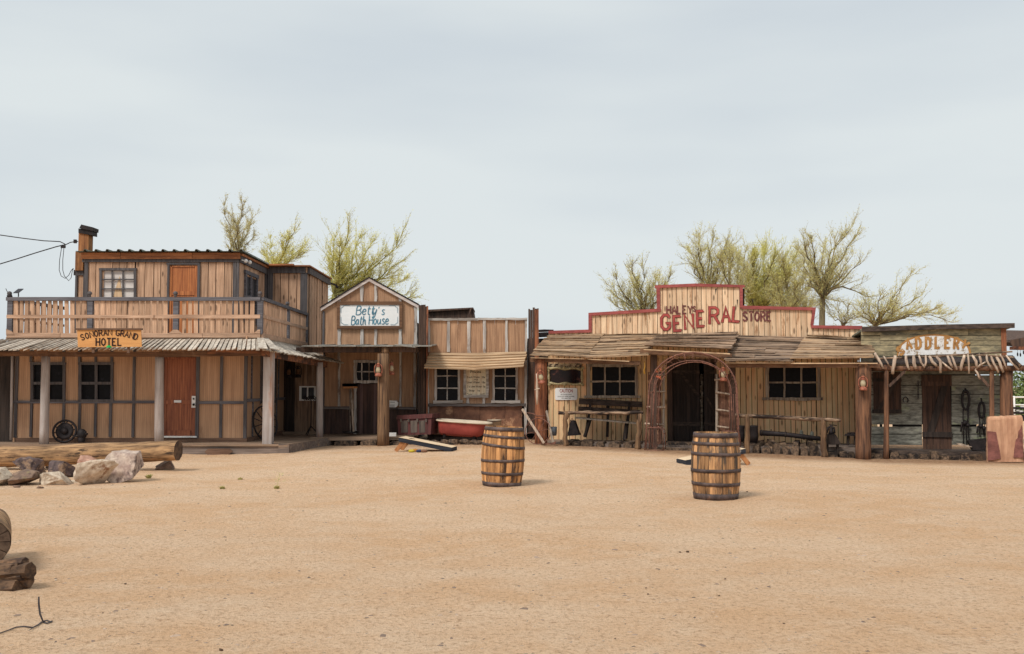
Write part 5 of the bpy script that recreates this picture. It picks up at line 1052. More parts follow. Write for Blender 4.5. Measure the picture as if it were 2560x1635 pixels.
t = thing('iron_pipe', 'long dark iron pipe lying behind the right hitching rail', 'pipe', sw.hit(1970, 1095, 1.5)); p = MB(); p.tube([sw.hit(1899, 1082, 1.4), sw.hit(1963, 1086, 1.4), sw.hit(2059, 1098, 1.5)], [.07, .06, .055], 10); p.build('barrel', M['iron'], t); p = MB(); [p.tube([sw.hit(x, y, 1.4), sw.hit(x + 4, y + .4, 1.4)], r__, 10) for x, y, r__ in ((1902, 1082, .08), (1962, 1086, .072), (2008, 1092, .068))]; p.tube([sw.hit(1927, 1084, 1.4), sw.hit(1928, 1073, 1.4)], .012, 5); p.build('band', M['black_wood'], t)
for x, y, nm in ((2003.5, 1089, 'left of two small gray oval plates standing behind the iron pipe'), (2030, 1092, 'right of two small gray oval plates standing behind the iron pipe')):
    p = MB(); c = sw.hit(x, y, 1.0); p.lathe([(1e-3, -.01), (.045, -.01), (.045, .01), (1e-3, .01)], c + V((0, 0, .05)), 16, M=Matrix.Scale(2.0, 3, V((0, 0, 1))) @ Matrix.Rotation(math.pi / 2, 3, 'X')); tag(p.build('oval_plate', mat('plate_gray', T((120, 122, 108)), T((90, 90, 82)), None, 1, .1)), nm, 'plate', 'small oval plates')
t = thing('iron_bell', 'black iron bell in its yoke on a tapered wooden stand', 'bell', sw.hit(2084, 1112, 2.2)); p = MB(); p.prism([sw.hit(x, y, 2.1) for x, y in ((2065, 1111), (2070, 1087), (2089, 1086), (2104, 1111))], -sw.n * .35); p.build('stand_top', M['black_wood'], t)
for x in (2068, 2094): p = MB(); p.beam(sw.hit(x, 1110, 2.0), sw.hit(x, 1134, 2.0), .05, .05); p.build('leg', M['black_wood'], t)
p = MB(); p.tube([sw.hit(x, y, 1.95) for x, y in ((2066, 1083), (2070, 1070), (2077, 1065), (2085, 1070), (2087, 1083))], .025, 6); p.tube([sw.hit(2073, 1061, 1.95), sw.hit(2092, 1064, 1.95)], .01, 5); p.beam(sw.hit(2078, 1062, 1.95), sw.hit(2078, 1068, 1.95), .03, .03); p.build('yoke', M['iron'], t)
p = MB(); c = sw.hit(2078, 1086, 1.95); p.lathe([(1e-3, .15), (.03, .15), (.04, .08), (.075, 0), (.065, 0), (1e-3, .1)], c, 14); p.build('bell', M['iron'], t)
t = thing('anvil_bench', 'low black work bench with small tools beside the thick brown post', 'bench', sw.hit(2126, 1113, 1.7)); p = MB(); p.prism([sw.hit(x, y, 1.8) for x, y in ((2113, 1090), (2142, 1090), (2142, 1086), (2117, 1086))], -sw.n * .4); p.build('top', M['iron'], t)
for x in (2120, 2138): p = MB(); p.beam(sw.hit(x, 1090, 1.7), sw.hit(x - 1, 1113, 1.7), .05, .05); p.build('leg', M['black_wood'], t)
p = MB(); [p.box(sw.hit(x, y, 1.6), (.08, .06, .05), R.random()) for x, y in ((2124, 1084), (2132, 1083), (2138, 1084))]; p.build('vise', M['iron'], t)
# twig trellises beside the door
def trellis(x0, x1, yt, yb, stile, rungs, label, off):
    t = thing('twig_trellis', label, 'trellis', sw.hit((x0 + x1) / 2, yb, off)); p = MB(); siding(p, sw, x0, x1, yt, yb, 9, off - .06, .02, gap=.3, jig=0); p.build('panel', M['rust_sheet'], t)
    p = MB(); A, B_ = sw.hit(stile, yt, off), sw.hit(stile, yb, off); p.tube([A.lerp(B_, i / 8) + V((.012 * mn.noise(V((i * .7, x0, 0))), 0, 0)) for i in range(9)], .032, 8, jag=.2); p.build('stile', M['frame_gray'], t)
    for (a, ya, c, yc) in rungs: p = MB(); p.tube([sw.hit(a, ya, off + .04), sw.hit((a + c) / 2, (ya + yc) / 2 + R.uniform(-1, 1), off + .05), sw.hit(c, yc, off + .04)], [.026, .022, .024], 8, jag=.25); p.build('rung', M['twig'], t)
trellis(1620, 1654, 930, 1122, 1659, [(1620, 977, 1664, 979), (1617, 1017, 1663, 1018.5), (1612, 1059, 1660, 1062), (1623, 934, 1664, 937)], 'brown board trellis with pale twig rungs left of the store door', 1.5)
trellis(1796, 1826, 935, 1128, 1792, [(1786, 950, 1820, 945), (1788, 980, 1831, 987), (1790, 1024, 1834, 1030), (1792, 1066, 1836, 1071)], 'brown board trellis with pale twig rungs right of the store door', 1.5)
# rusty garden arch
t = thing('garden_arch', 'rusty wrought iron garden arch in front of the general store door', 'arch', sw.hit(1735, 1132, 2.6))
def hoop(mb, x0, xb0, x1, xb1, ysp, ytop, yb, off, r=.018):
    cx4, rx = (x0 + x1) / 2, (x1 - x0) / 2; pts = [(xb0, yb), ((x0 + xb0) / 2, (yb + ysp) / 2), (x0, ysp)]
    for k in range(1, 16): a = math.pi * k / 16; pts.append((cx4 - rx * math.cos(a), ysp - (ysp - ytop) * math.sin(a) ** .9))
    pts += [(x1, ysp), ((x1 + xb1) / 2, (yb + ysp) / 2 + 2), (xb1, yb + 8)]
    w_ = [sw.hit(x, y, off) for x, y in pts]; mb.tube(w_, r, 6); return w_
p = MB(); h1 = hoop(p, 1622, 1612, 1843, 1849, 985, 881, 1127, 2.75); p.build('front_hoop', M['rust'], t)
p = MB(); h2 = hoop(p, 1636, 1631, 1828, 1832, 985, 901, 1070, 2.72, .013); p.build('front_hoop', M['rust'], t)
p = MB(); h3 = hoop(p, 1634, 1630, 1841, 1846, 980, 884, 1118, 2.2, .013); p.build('rear_hoop', M['rust'], t)
p = MB(); h4 = hoop(p, 1648, 1645, 1825, 1824, 985, 905, 1070, 2.2, .012); p.build('rear_hoop', M['rust'], t)
p = MB()
for k in range(2, 19, 2): p.tube([h1[k], h3[k]], .008, 5)
for k in range(3, 18, 2): p.tube([h2[k], h4[k]], .007, 5)
p.build('cross_bar', M['rust'], t)
p = MB()
for k in (9, 10): p.tube([h1[k], h2[k]], .012, 5)
for k in range(2, 18):
    if k in (9, 10): continue
    m_ = h1[k].lerp(h2[k], .5); n_ = h1[k + 1].lerp(h2[k + 1], .5); rr_ = (h1[k] - h2[k]).length * .42
    tt = (n_ - m_).normalized(); uu = (h1[k] - h2[k]).normalized(); p.tube([m_.lerp(n_, .5) + tt * math.cos(a) * rr_ + uu * math.sin(a) * rr_ for a in [i * .7 for i in range(8)]], .004, 4)
p.build('scrollwork', M['rust'], t)
for (x0, x1, yt, yb, o1) in ((1617, 1658, 1069, 1126, 2.75), (1801, 1849, 1080, 1134, 2.75)):
    p = MB(); base = []
    for o2 in (o1, o1 - .5):
        pts = [(x0, yb), (x0, yt + 2), (x0 + 4, yt), (x1 - 8, yt + 1), (x1 - 2, yt + 6), (x1, yt + 16), (x1, yb)]; w_ = [sw.hit(x, y, o1) - sw.n * (o1 - o2) for x, y in pts]; base.append(w_); p.tube(w_, .012, 5)
    p.tube([base[0][0], base[0][-1], base[1][-1], base[1][0], base[0][0]], .01, 5); [p.tube([base[0][k], base[1][k]], .009, 5) for k in (1, 3, 4, 5)]
    for k in range(6): a = .12 + k * .14; xx_ = x0 + (x1 - x0) * a; p.tube([sw.hit(x0 + (x1 - x0) * .5, yb - 2, o1), sw.hit(xx_ + 1, yb - 22, o1), sw.hit(xx_, yt + 10, o1), sw.hit(xx_ + 2, yt + 3, o1)], .004, 4)
    p.build('side_gate', M['rust'], t)
p = MB(); [p.tube([sw.hit(x, 1068, 2.6), sw.hit(x + 3, 980, 2.55)], .008, 5) for x in (1625, 1641)]; [p.tube([sw.hit(x, 1080, 2.6), sw.hit(x - 3, 985, 2.55)], .008, 5) for x in (1836, 1842)]
p.build('side_rod', M['rust'], t)
p = MB()
for k in range(5): c = sw.hit(R.uniform(1636, 1650), R.uniform(922, 950), 2.7); [p.ball(c + V((R.uniform(-.04, .04), R.uniform(-.03, .03), R.uniform(-.04, .04))), .016, 5) for _ in range(4)]
o = p.build('rust_flowers', mat('rust_orange', T((200, 96, 50)), T((150, 70, 44)), None, 1, .3), t)
# timbers along the store
nm = 'sawn timber end of the store boardwalk, '
wh = ['under the feed hopper', 'under the left half of the bench', 'just right of the hopper', 'below the middle of the bench', 'below the right half of the bench', 'beside the twisted rail post', 'next to the rusty arch']
for i, (x, w_) in enumerate(((1412, 30), (1440, 24), (1466, 36), (1499, 24), (1534, 34), (1568, 24), (1592, 18))): c = sw.hit(x, 1112, 2.1); timber(x, 1112, c.y, w_, R.uniform(15, 19), nm + wh[i], math.radians(-14) + R.uniform(-.15, .15), .9)
wh = ['behind the black keg', 'right of the black kegs', 'third from the black kegs', 'fourth from the black kegs, split in the middle', 'below the black pipe, left of center', 'below the black pipe, in the center', 'below the oval plates', 'under the bell stand', 'right of the bell stand', 'next to the thick brown post']
for i, (x, w_) in enumerate(((1890, 22), (1916, 24), (1943, 20), (1966, 20), (1988, 20), (2011, 22), (2036, 22), (2083, 26), (2110, 24), (2130, 18))): c = sw.hit(x, 1128 + i, 2.1); timber(x, 1130 + i, c.y, w_, R.uniform(19, 26) - (4 if i > 6 else 0) + (7 if 1 < i < 7 else 0), nm + wh[i], math.radians(-14) + R.uniform(-.2, .2), .9, top_slope=.09)
# ================= SADDLERY =================
sa = Pl((8.35, 24.0), (11.6, 23.0))
SD = thing('saddlery', 'gray green boarded saddlery shack with a driftwood fringe over its porch', 'building', (10.0, 24, 0))
b = MB(); rows = [(822, 838), (838.7, 851), (851.6, 864), (864.6, 878), (878.6, 892)]
for i, (y0, y1) in enumerate(rows):
    cuts = [2152] + sorted(R.sample(range(2200, 2460, 20), 2)) + [2507]
    for a, c in zip(cuts, cuts[1:]): b.poly(sa, [(a + .5, y1), (c, y1 - (c - a) * .004), (c, y0 + R.uniform(-.6, .8)), (a + .5, y0 + R.uniform(-.5, .8))], R.uniform(0, .012), .025)
b.build('upper_boards', M['sad_board'], SD)
b = MB(); y = 892.5; Hs = [(2305, 936, 2379, 1125)]
gaps = {1061: 5, 937: 1.6, 963: 1.2, 986: 1.2, 1085: 1.6}
ys_ = [892.5, 914, 936.4, 938.4, 962.6, 964, 985.6, 986.9, 1009, 1032, 1061, 1066.5, 1084.6, 1086.4, 1112]
prs = [(892.5, 914), (914.4, 936.4), (938.2, 962.4), (963.9, 985.5), (987, 1009), (1009.4, 1032), (1032.4, 1061.2), (1066.6, 1084.6), (1086.3, 1112)]
for y0, y1 in prs:
    for a, c in ((2152, 2305), (2379, 2509)): b.poly(sa, [(a, y1 + R.uniform(-.5, .3)), (c, y1 + R.uniform(-.5, .3)), (c, y0 + R.uniform(-.3, .4)), (a, y0 + R.uniform(-.3, .4))], R.uniform(-.004, .008), .025)
b.rect(sa, 2305, 892.5, 2379, 936, .003, .025)
b.build('wall_boards', M['sad_lower'], SD)
b = MB()
b.rect(sa, 2153, 824, 2506, 893, -.05, .02); b.rect(sa, 2305, 893, 2379, 1112, -.05, .02)
for q in ((2152, 893, 2305, 936), (2379, 893, 2440, 1112), (2440, 939, 2509, 1059), (2440, 1067, 2509, 1112), (2152, 936, 2305, 1060), (2152, 1067, 2176, 1112), (2176, 1067, 2305, 1112), (2152, 1060, 2176, 1067), (2199, 1060, 2206, 1067), (2231, 1060, 2305, 1067)): b.rect(sa, *q, -.05, .02)
b.build('gap_backing', M['dark'], SD)  # dark sheet added to stop daylight through the gaps, a few left open
b = MB(); b.poly(sa, [(2155, 829), (2155, 817), (2340, 811.5), (2537, 807.5), (2537, 819.5), (2340, 823)], .14, .1); b.build('roof_beam', M['black_wood_h'], SD)
strips(SD, 'corner_post', sa, [(2507, 820, 2519.5, 1112)], M['rust_post'], .05, .12); strips(SD, 'corner_board', sa, [(2504, 822, 2507, 890)], M['dark'], .03, .03)
b = MB(); b.prism([sa.hit(2156, 822, .1), sa.hit(2536, 812, .1), sa.hit(2536, 812, .1) + V((.3, 2.6, -.25)), sa.hit(2156, 822, .1) + V((.3, 2.6, -.25))], V((0, 0, -.04))); b.build('roof', M['green_metal'], SD)
b = MB(); q = sa.hit(2513, 1112, -.02); b.beam(q + V((0, 0, 1.2)), q + V((.3, 2.5, 1.2)), .04, 2.4) if False else None
# painted sign on the boards
b = MB(); ctr, wx_, top_, bot_ = 2335, 92, 836, 888; pts = [(2242, 890), (2428, 884)] + [(2335 + 93 * math.cos(a), 887 - 52 * math.sin(a) ** .8) for a in [math.pi * k / 20 for k in range(1, 20)]]
b.poly(sa, pts, .022, .008); b.build('sign_border', M['ochre'], SD)
b = MB(); pts = [(2246, 889), (2423, 884)] + [(2335 + 87 * math.cos(a), 886 - 46.5 * math.sin(a) ** .8) for a in [math.pi * k / 20 for k in range(1, 20)]]
b.poly(sa, pts, .027, .008); b.build('sign_field', M['flaky_white'], SD)
b = MB()
for ch, x, y, h, ws, rt in (('S', 2250, 888, 19, 1.25, -.5), ('A', 2268, 872, 24, .8, -.18), ('D', 2291, 871, 26, .74, -.04), ('D', 2315, 870.5, 26, .74, 0), ('L', 2339, 870, 26, .76, 0), ('E', 2363, 870, 26, .8, .02), ('R', 2385, 871, 26, .7, .08), ('Y', 2402, 866, 19, 1.1, .6)): glyph(b, sa, ch, x, y, h, ws, rt, 6.6, .032, serif=2.4)
b.build('lettering', M['ochre'], SD)
# door and shuttered window
strips(SD, 'door_header', sa, [(2304, 937, 2379, 954), (2303, 954, 2379.5, 965)], M['sad_dark'], .05, .05)
p = MB(); siding(p, sa, 2306, 2378, 965, 1123, 15, .02, .03, gap=.5, jig=0); dr = p.build('door', M['sad_dark'], SD); p = MB(); p.rect(sa, 2306, 1080, 2381, 1093, .06, .03); p.poly(sa, [(2318, 1080), (2336, 1080), (2370, 966), (2352, 966)], .05, .03); p.build('door_brace', M['black_wood'], dr)
p = MB(); siding(p, sa, 2183, 2253, 930, 1026, 13, .03, .03, gap=.4, jig=0); sh = p.build('shutter', M['sad_dark'], SD); p = MB(); p.rect(sa, 2181, 1024, 2254, 1033, .07, .06); p.rect(sa, 2181, 946, 2254, 954, .06, .03); p.poly(sa, [(2192, 1024), (2202, 1024), (2246, 954), (2236, 954)], .05, .02); p.build('shutter_brace', M['black_wood'], sh)
b = MB(); b.uz(sa, .02, -.15, 3.45, .07, .75, .9); b.build('porch_deck', M['black_wood_h'], SD)
# canopy
b = MB(); cn = Pl((sa.hit(2180, 920, .95).x, sa.hit(2180, 920, .95).y), (sa.hit(2600, 920, .95).x, sa.hit(2600, 920, .95).y))
b.tube([cn.hit(2175, 921, 0), cn.hit(2300, 921.5, 0), cn.hit(2420, 921.5, 0), cn.hit(2575, 920, 0)], [.062, .06, .058, .066], 10, jag=.1); b.build('canopy_beam', M['brown_post'], SD)
b = MB(); A0, A1 = sa.hit(2185, 897, .05), sa.hit(2532, 888, .05); B0, B1 = cn.hit(2180, 909, 0), cn.hit(2545, 903, 0); b.prism([A0, A1, B1, B0], V((0, 0, -.03))); b.build('canopy_roof', M['iron'], SD)
b = MB(); b.tube([cn.hit(2188, 897, 0), cn.hit(2340, 891, 0), cn.hit(2531, 879, 0)], [.02, .024, .018], 8); b.tube([cn.hit(2440, 887, .1), cn.hit(2536, 893, .1)], .02, 7); b.tube([cn.hit(2525, 893, .1), cn.hit(2551, 916, .25)], .045, 9); b.build('canopy_pole', M['twig_h'], SD)
sticks = [((2187, 882), (2196, 898), (2208, 922), .035), ((2208, 890), (2216, 902), (2222, 914), .022), ((2238, 889), (2236, 908), (2231, 935), .045), ((2265, 889), (2267, 907), (2273, 924), .034), ((2284, 889), (2285, 908), (2289, 922), .04), ((2297, 889), (2303, 906), (2311, 920), .026), ((2314, 888), (2315, 905), (2311, 919), .024), ((2323, 890), (2331, 905), (2342, 915), .036), ((2341, 892), (2351, 903), (2351, 932), .034), ((2369, 890), (2374, 905), (2381, 919), .034), ((2355, 905), (2368, 916), (2381, 925), .022), ((2379, 889), (2386, 907), (2392, 924), .028), ((2411, 888), (2406, 905), (2402, 926), .036), ((2420, 886), (2422, 908), (2422, 934), .022), ((2430, 888), (2440, 903), (2442, 920), .032), ((2448, 885), (2452, 900), (2455, 915), .028), ((2466, 887), (2468, 902), (2480, 924), .026), ((2478, 890), (2484, 908), (2496, 931), .027), ((2489, 886), (2499, 905), (2508, 931), .032), ((2500, 886), (2509, 902), (2516, 922), .022), ((2515, 888), (2528, 905), (2546, 924), .024), ((2437, 925), (2450, 912), (2464, 905), .02), ((2438, 925), (2445, 936), (2450, 948), .024)]
for i, (a, m_, c, r_) in enumerate(sticks):
    p = MB(); o2 = .08 + .02 * (i % 3); p.tube([cn.hit(*a, o2), cn.hit((a[0] + m_[0]) / 2 + R.uniform(-1, 1), (a[1] + m_[1]) / 2, o2 + .02), cn.hit(*m_, o2 + .03), cn.hit((c[0] + m_[0]) / 2 + R.uniform(-1, 1), (c[1] + m_[1]) / 2, o2 + .02), cn.hit(*c, o2)], [r_ * q for q in (.7, .9, .94, .88, .74)], 8, jag=.35); p.build('fringe_stick', M['twig'], SD)
def cpost(x0, x1, yt, yb, off, m, kind='rd'):
    a = cn.hit((x0 + x1) / 2, yb, off); c = P((x0 + x1) / 2 + .5, yt, a.y); a.z = gz(a.x, a.y) - .05; r = (x1 - x0) * a.y / F / 2; p = MB(); p.tube([a.lerp(c, i / 7) for i in range(8)], [r * (1.05 - .02 * i) for i in range(8)], 10, jag=.12); p.build('canopy_post', m, SD)
cpost(2209, 2222, 912, 1149, 0, M['brown_post']); cpost(2473, 2485, 912, 1146, 0, M['brown_post']); cpost(2500, 2532, 922, 1146, -.15, M['brown_post'])
b = MB(); b.beam(cn.hit(2222, 966, 0), cn.hit(2262, 928, 0), .06, .06); b.beam(cn.hit(2472, 966, 0), cn.hit(2440, 930, 0), .06, .06); b.build('canopy_brace', M['dark_board'], SD)
# hung things
p = MB(); c = sa.hit(2264, 1000, .04); p.tube([c + sa.t * math.sin(a) * .055 + V((0, 0, math.cos(a) * .068)) for a in [-2.6 + 5.2 * i / 12 for i in range(13)]], .012, 6); tag(p.build('horseshoe', M['iron']), 'black horseshoe nailed to the saddlery wall right of the shutter', 'horseshoe')
p = MB()
for k in range(14): c = sa.hit(2295 + (k % 2), 953 + k * 3.3, .06); p.tube([c + sa.t * math.cos(a) * .014 + V((0, 0, math.sin(a) * .024)) for a in [i * math.pi / 3 for i in range(7)]], .006, 4)
tag(p.build('chain', M['iron']), 'black chain hanging left of the saddlery door', 'chain')
def harness(x, y, s, label, tall):
    p = MB()
    def ell(cx5, cy5, rx, ry, r_, a0=0, a1=6.3): p.tube([sa.hit(cx5 + rx * math.sin(a0 + (a1 - a0) * i / 14), cy5 - ry * math.cos(a0 + (a1 - a0) * i / 14), .1) for i in range(15)], r_, 6)
    ell(x, y + 25, 9 * s, 24 * s, .03); p.tube([sa.hit(x - 1, y - 5, .1), sa.hit(x, y + 8, .1)], .02, 5)
    for dx in (-6, 4, 8): p.tube([sa.hit(x + dx, y + 40, .1), sa.hit(x + dx + R.uniform(-2, 2), y + 70, .11), sa.hit(x + dx * .6 + R.uniform(-2, 2), y + 90 * s, .1), sa.hit(x + dx + R.uniform(-3, 3), y + tall, .1)], .014, 5)
    p.ball(sa.hit(x - 2, y + 82 * s, .1), .06, 6); p.ball(sa.hit(x + 6, y + 88 * s, .1), .05, 6); p.tube([sa.hit(x - 9, y + 80 * s, .1), sa.hit(x - 12, y + 104 * s, .1)], .02, 5)
    tag(p.build('harness', M['iron']), label, 'harness', 'leather harnesses')
harness(2414, 975, 1, 'long black leather harness hanging right of the saddlery door', 140); harness(2454, 1000, .8, 'shorter black harness next to the thin right canopy post', 92)
for dx in (): pass
t = thing('feed_trough', 'black trough with a pale plank edge on the saddlery porch', 'trough', sa.hit(2445, 1125, .5)); p = MB(); p.prism([sa.hit(x, y, .45) for x, y in ((2420, 1102), (2472, 1096), (2472, 1126), (2432, 1126))], -sa.n * .3); p.build('basin', M['iron'], t); p = MB(); p.prism([sa.hit(x, y, .5) for x, y in ((2391, 1108), (2405, 1109), (2431, 1117), (2427, 1118), (2398, 1113))], -sa.n * .05); p.build('edge_plank', M['twig'], t)
wh = ['left of the thin left canopy post', 'just right of the thin left canopy post', 'left of the saddlery door', 'at the left side of the saddlery door', 'below the middle of the saddlery door', 'right below the saddlery door', 'right of the saddlery door', 'below the pale plank edge', 'below the black trough', 'beside the pink stone slab', 'against the thick brown post']
for i, (x, w_) in enumerate(((2197, 22), (2236, 24), (2259, 24), (2285, 24), (2312, 24), (2338, 22), (2364, 20), (2388, 22), (2414, 24), (2446, 26), (2182, 16))): c = sa.hit(x, 1142, .95); timber(x, 1145, c.y, w_, R.uniform(17, 23), 'rough timber edging the saddlery porch ' + wh[i], math.radians(-14) + R.uniform(-.2, .2), .6)
# stone slab
t = MB(); sl_ = Pl((cn.hit(2465, 1150, .25).x, cn.hit(2465, 1150, .25).y), (cn.hit(2600, 1150, .3).x, cn.hit(2600, 1150, .3).y)); pts = [(2470, 1155), (2467.5, 1048), (2474, 1042), (2480, 1040), (2484, 1043), (2490, 1040), (2520, 1038), (2545, 1036.5), (2553, 1039), (2555, 1050), (2556, 1080), (2560, 1155)]
bmm = MB(); nx2, ny2 = 22, 28; fr_, bk_ = [], []
for j in range(ny2 + 1):
    for i in range(nx2 + 1):
        x = 2468.5 + (2557.5 - 2468.5) * i / nx2; y = 1155 - (1155 - (1042 - 4 * i / nx2 + 2.2 * mn.noise(V((i * .5, 0, 3))))) * j / ny2
        if i == 0: x += 1.5 * mn.noise(V((j * .35, 5, 0))) + (2 if j == ny2 else 0)
        if i == nx2: x += (y - 1040) * .02 + 2 * mn.noise(V((j * .35, 9, 0))) - (3 if j == ny2 else 0)
        p_ = sl_.hit(x, y, 0); ed = min(i, nx2 - i, ny2 - j); rl_ = (.03 if ed == 0 else .008 if ed == 1 else 0)
        fr_.append(p_ + sl_.n * (.03 * mn.fractal(V((p_.x * 3.2, 0, p_.z * 1.6)), 1, 2, 4) - rl_)); bk_.append(p_ - sl_.n * .27)
nn = nx2 + 1; vs = fr_ + bk_; K = len(fr_); fs = [[j * nn + i, j * nn + i + 1, (j + 1) * nn + i + 1, (j + 1) * nn + i] for j in range(ny2) for i in range(nx2)] + [[K + j * nn + i, K + (j + 1) * nn + i, K + (j + 1) * nn + i + 1, K + j * nn + i + 1] for j in range(ny2) for i in range(nx2)]
for j in range(ny2): fs += [[j * nn, (j + 1) * nn, K + (j + 1) * nn, K + j * nn], [j * nn + nx2, K + j * nn + nx2, K + (j + 1) * nn + nx2, (j + 1) * nn + nx2]]
fs += [[ny2 * nn + i, ny2 * nn + i + 1, K + ny2 * nn + i + 1, K + ny2 * nn + i] for i in range(nx2)]
bmm.add(vs, fs, .5, False)
slab = bmm.build('stone_slab', mat('slab', T((196, 148, 112)), T((158, 112, 82)), 'Z', .35, .05, c3=T((150, 104, 76)), t3=.62, s3=3, bump=1, blotch=.3)); tag(slab, 'upright salmon pink stone slab with maroon patches at the right edge', 'stone')
p = MB()
for q in ([(2470, 1151), (2468.5, 1078), (2480, 1079), (2490, 1080), (2494, 1100), (2499, 1125), (2502, 1146), (2485, 1150)], [(2555, 1062), (2552, 1072), (2547, 1078), (2545, 1095), (2540, 1100), (2536, 1125), (2534, 1144), (2558.5, 1144), (2556, 1080)]): p.prism([sl_.hit(x, y, .03) for x, y in q], -sl_.n * .05)
p.build('maroon_patch', mat('maroon', T((134, 80, 70)), T((100, 58, 52)), None, .8, .05, bump=.6), slab)
# neighbour ramada at the far right with bushes and fence behind
t = thing('ramada', 'brown tiled ramada roof corner at the right edge beyond the saddlery', 'building', P(2575, 1030, 27)); rm = face(27)
p = MB(); p.prism([rm.hit(x, y, 0) for x, y in ((2525, 856), (2527, 850), (2640, 828), (2640, 868), (2532, 866))], V((0, 3, .2))); p.build('roof', M['dark_board'], t); p = MB(); p.prism([rm.hit(x, y, .02) for x, y in ((2533, 866), (2533, 874), (2640, 876), (2640, 868))], V((0, .2, 0))); p.build('eave_board', M['rust_post'], t)
p = MB(); [p.ball(rm.hit(x, y, .02), .035, 6, (.6, .6, 1.6)) for x, y in ((2544, 886), (2551, 887), (2559, 881))]; [p.tube([rm.hit(x, 874, .02), rm.hit(x, y, .02)], .004, 4) for x, y in ((2544, 883), (2551, 884), (2559, 879))]; p.build('hanging_ornament', M['iron'], t)
p = MB(); a = P(2620, 1040, 27); p.tube([a + V((0, 0, -.6)), a + V((0, 0, 1.9))], .1, 10); p.build('post', M['old_post'], t)
t = thing('rail_fence', 'pale pipe rail fence beyond the saddlery at the right edge', 'fence', P(2550, 1010, 45)); fr = face(45); p = MB(); p.tube([P(2300, 993, 45), P(2900, 993, 45)], .04, 6); p.tube([P(2300, 1012, 45), P(2900, 1012, 45)], .03, 6); p.build('rail', M['white_paint'], t)
for k in range(8): p = MB(); a = P(2310 + k * 75, 990, 45); p.tube([a, V((a.x, a.y, -.1))], .045, 6); p.build('post', M['white_paint'], t)
t = thing('iron_rack', 'black iron rack with pale bits beyond the pink slab', 'rack', P(2545, 1040, 26)); p = MB(); p.box(P(2548, 1020, 26), (.5, .3, .05)); p.box(P(2548, 1032, 26), (.5, .3, .05)); p.box(P(2552, 1045, 26), (.4, .3, .15)); [p.tube([P(x, 1018, 26), V((P(x, 1018, 26).x, 26, gz(10, 26)))], .03, 6) for x in (2530, 2570)]; p.build('frame', M['iron'], t); p = MB(); [p.box(P(x, y, 25.9), (.09, .07, .04), .4) for x, y in ((2543, 1026), (2552, 1028), (2557, 1016))]; p.build('pale_bit', M['white_paint'], t)
# ================= FOREGROUND =================
def barrel(base_px, base_y, wmid, wtop, hh, lean, label, seed, tilt):
    r = random.Random(seed); c = P(base_px, base_y, 10); g_ = G(base_px, base_y); Y = g_.y + .2; s = Y / F
    c = V(((base_px - CX) * s * 1.004, Y, gz((base_px - CX) * s, Y) - .006)); Rm, Rt = wmid * s / 2, wtop * s / 2
    t = thing('wooden_barrel', label, 'barrel', (0, 0, 0), 'oak barrels')
    def rad(z): u = (z / hh - .5) * 2; return Rt + (Rm - Rt) * (1 - u * u)
    p = MB(); k = 0; ns = 26; a = 0; ws_ = [r.uniform(.7, 1.3) for _ in range(ns)]; tot = sum(ws_)
    for w_ in ws_:
        da = 2 * math.pi * w_ / tot; g1, g2 = a + .006, a + da - .006; a += da; vs = []; nz = 14; dr_ = r.uniform(-.002, .002)
        for j in range(nz + 1):
            z = hh * j / nz; rr = rad(z) + dr_
            for an_, dd in ((g1, -.004), (g1 + (g2 - g1) * .5, .002), (g2, -.004)): vs.append((math.cos(an_) * (rr + dd), math.sin(an_) * (rr + dd), z))
            for an_ in (g2, g1): vs.append((math.cos(an_) * (rr - .024), math.sin(an_) * (rr - .024), z))
        fs = [[j * 5 + i, j * 5 + (i + 1) % 5, (j + 1) * 5 + (i + 1) % 5, (j + 1) * 5 + i] for j in range(nz) for i in range(5)] + [[4, 3, 2, 1, 0], [nz * 5 + i for i in range(5)]]
        p.add(vs, fs, r.random())
    p.build('staves', M['stave'] if seed == 3 else M['stave_worn'], t)
    for z, wd, tl in tilt:
        p = MB(); n = 40; vs = []
        for dz, e in ((-wd / 2, .003), (-wd / 2, .006), (wd / 2, .006), (wd / 2, .003), (wd / 2, -.004), (-wd / 2, -.004)):
            for i in range(n):
                an_ = 2 * math.pi * i / n; zz = z + dz + math.cos(an_) * tl + .0025 * mn.noise(V((an_ * 3, z * 9, seed))); zz = max(.001, min(hh - .001, zz)); rr = rad(zz) + e + .001; vs.append((math.cos(an_) * rr, math.sin(an_) * rr, zz))
        p.add(vs, [[q * n + i, q * n + (i + 1) % n, ((q + 1) % 6) * n + (i + 1) % n, ((q + 1) % 6) * n + i] for q in range(6) for i in range(n)], r.random(), True); p.build('hoop', M['hoop'], t)
    for z in (hh - .035, .03): p = MB(); [p.prism([(-x1_, y0_, z), (x1_, y0_, z), (x1_, y1_, z), (-x1_, y1_, z)], V((0, 0, .015))) for y0_, y1_, x1_ in [(-Rt * .92 + i * Rt * .23, -Rt * .92 + (i + 1) * Rt * .23 - .003, math.sqrt(max(.01, (Rt - .03) ** 2 - max(abs(-Rt * .92 + i * Rt * .23), abs(-Rt * .92 + (i + 1) * Rt * .23)) ** 2))) for i in range(8)]]; p.build('head', M['barrel_head'], t)
    t.location = c; t.rotation_euler = (0, lean, r.random() * 6 if False else 0); return t
barrel(1254.5, 1216, 107, 93, .915, math.radians(2.4), 'left of the two oak barrels, leaning slightly with crooked hoops', 3, [(.885, .062, -.003), (.765, .042, -.012), (.62, .042, -.026), (.40, .042, .012), (.20, .045, .004), (.035, .068, 0)])
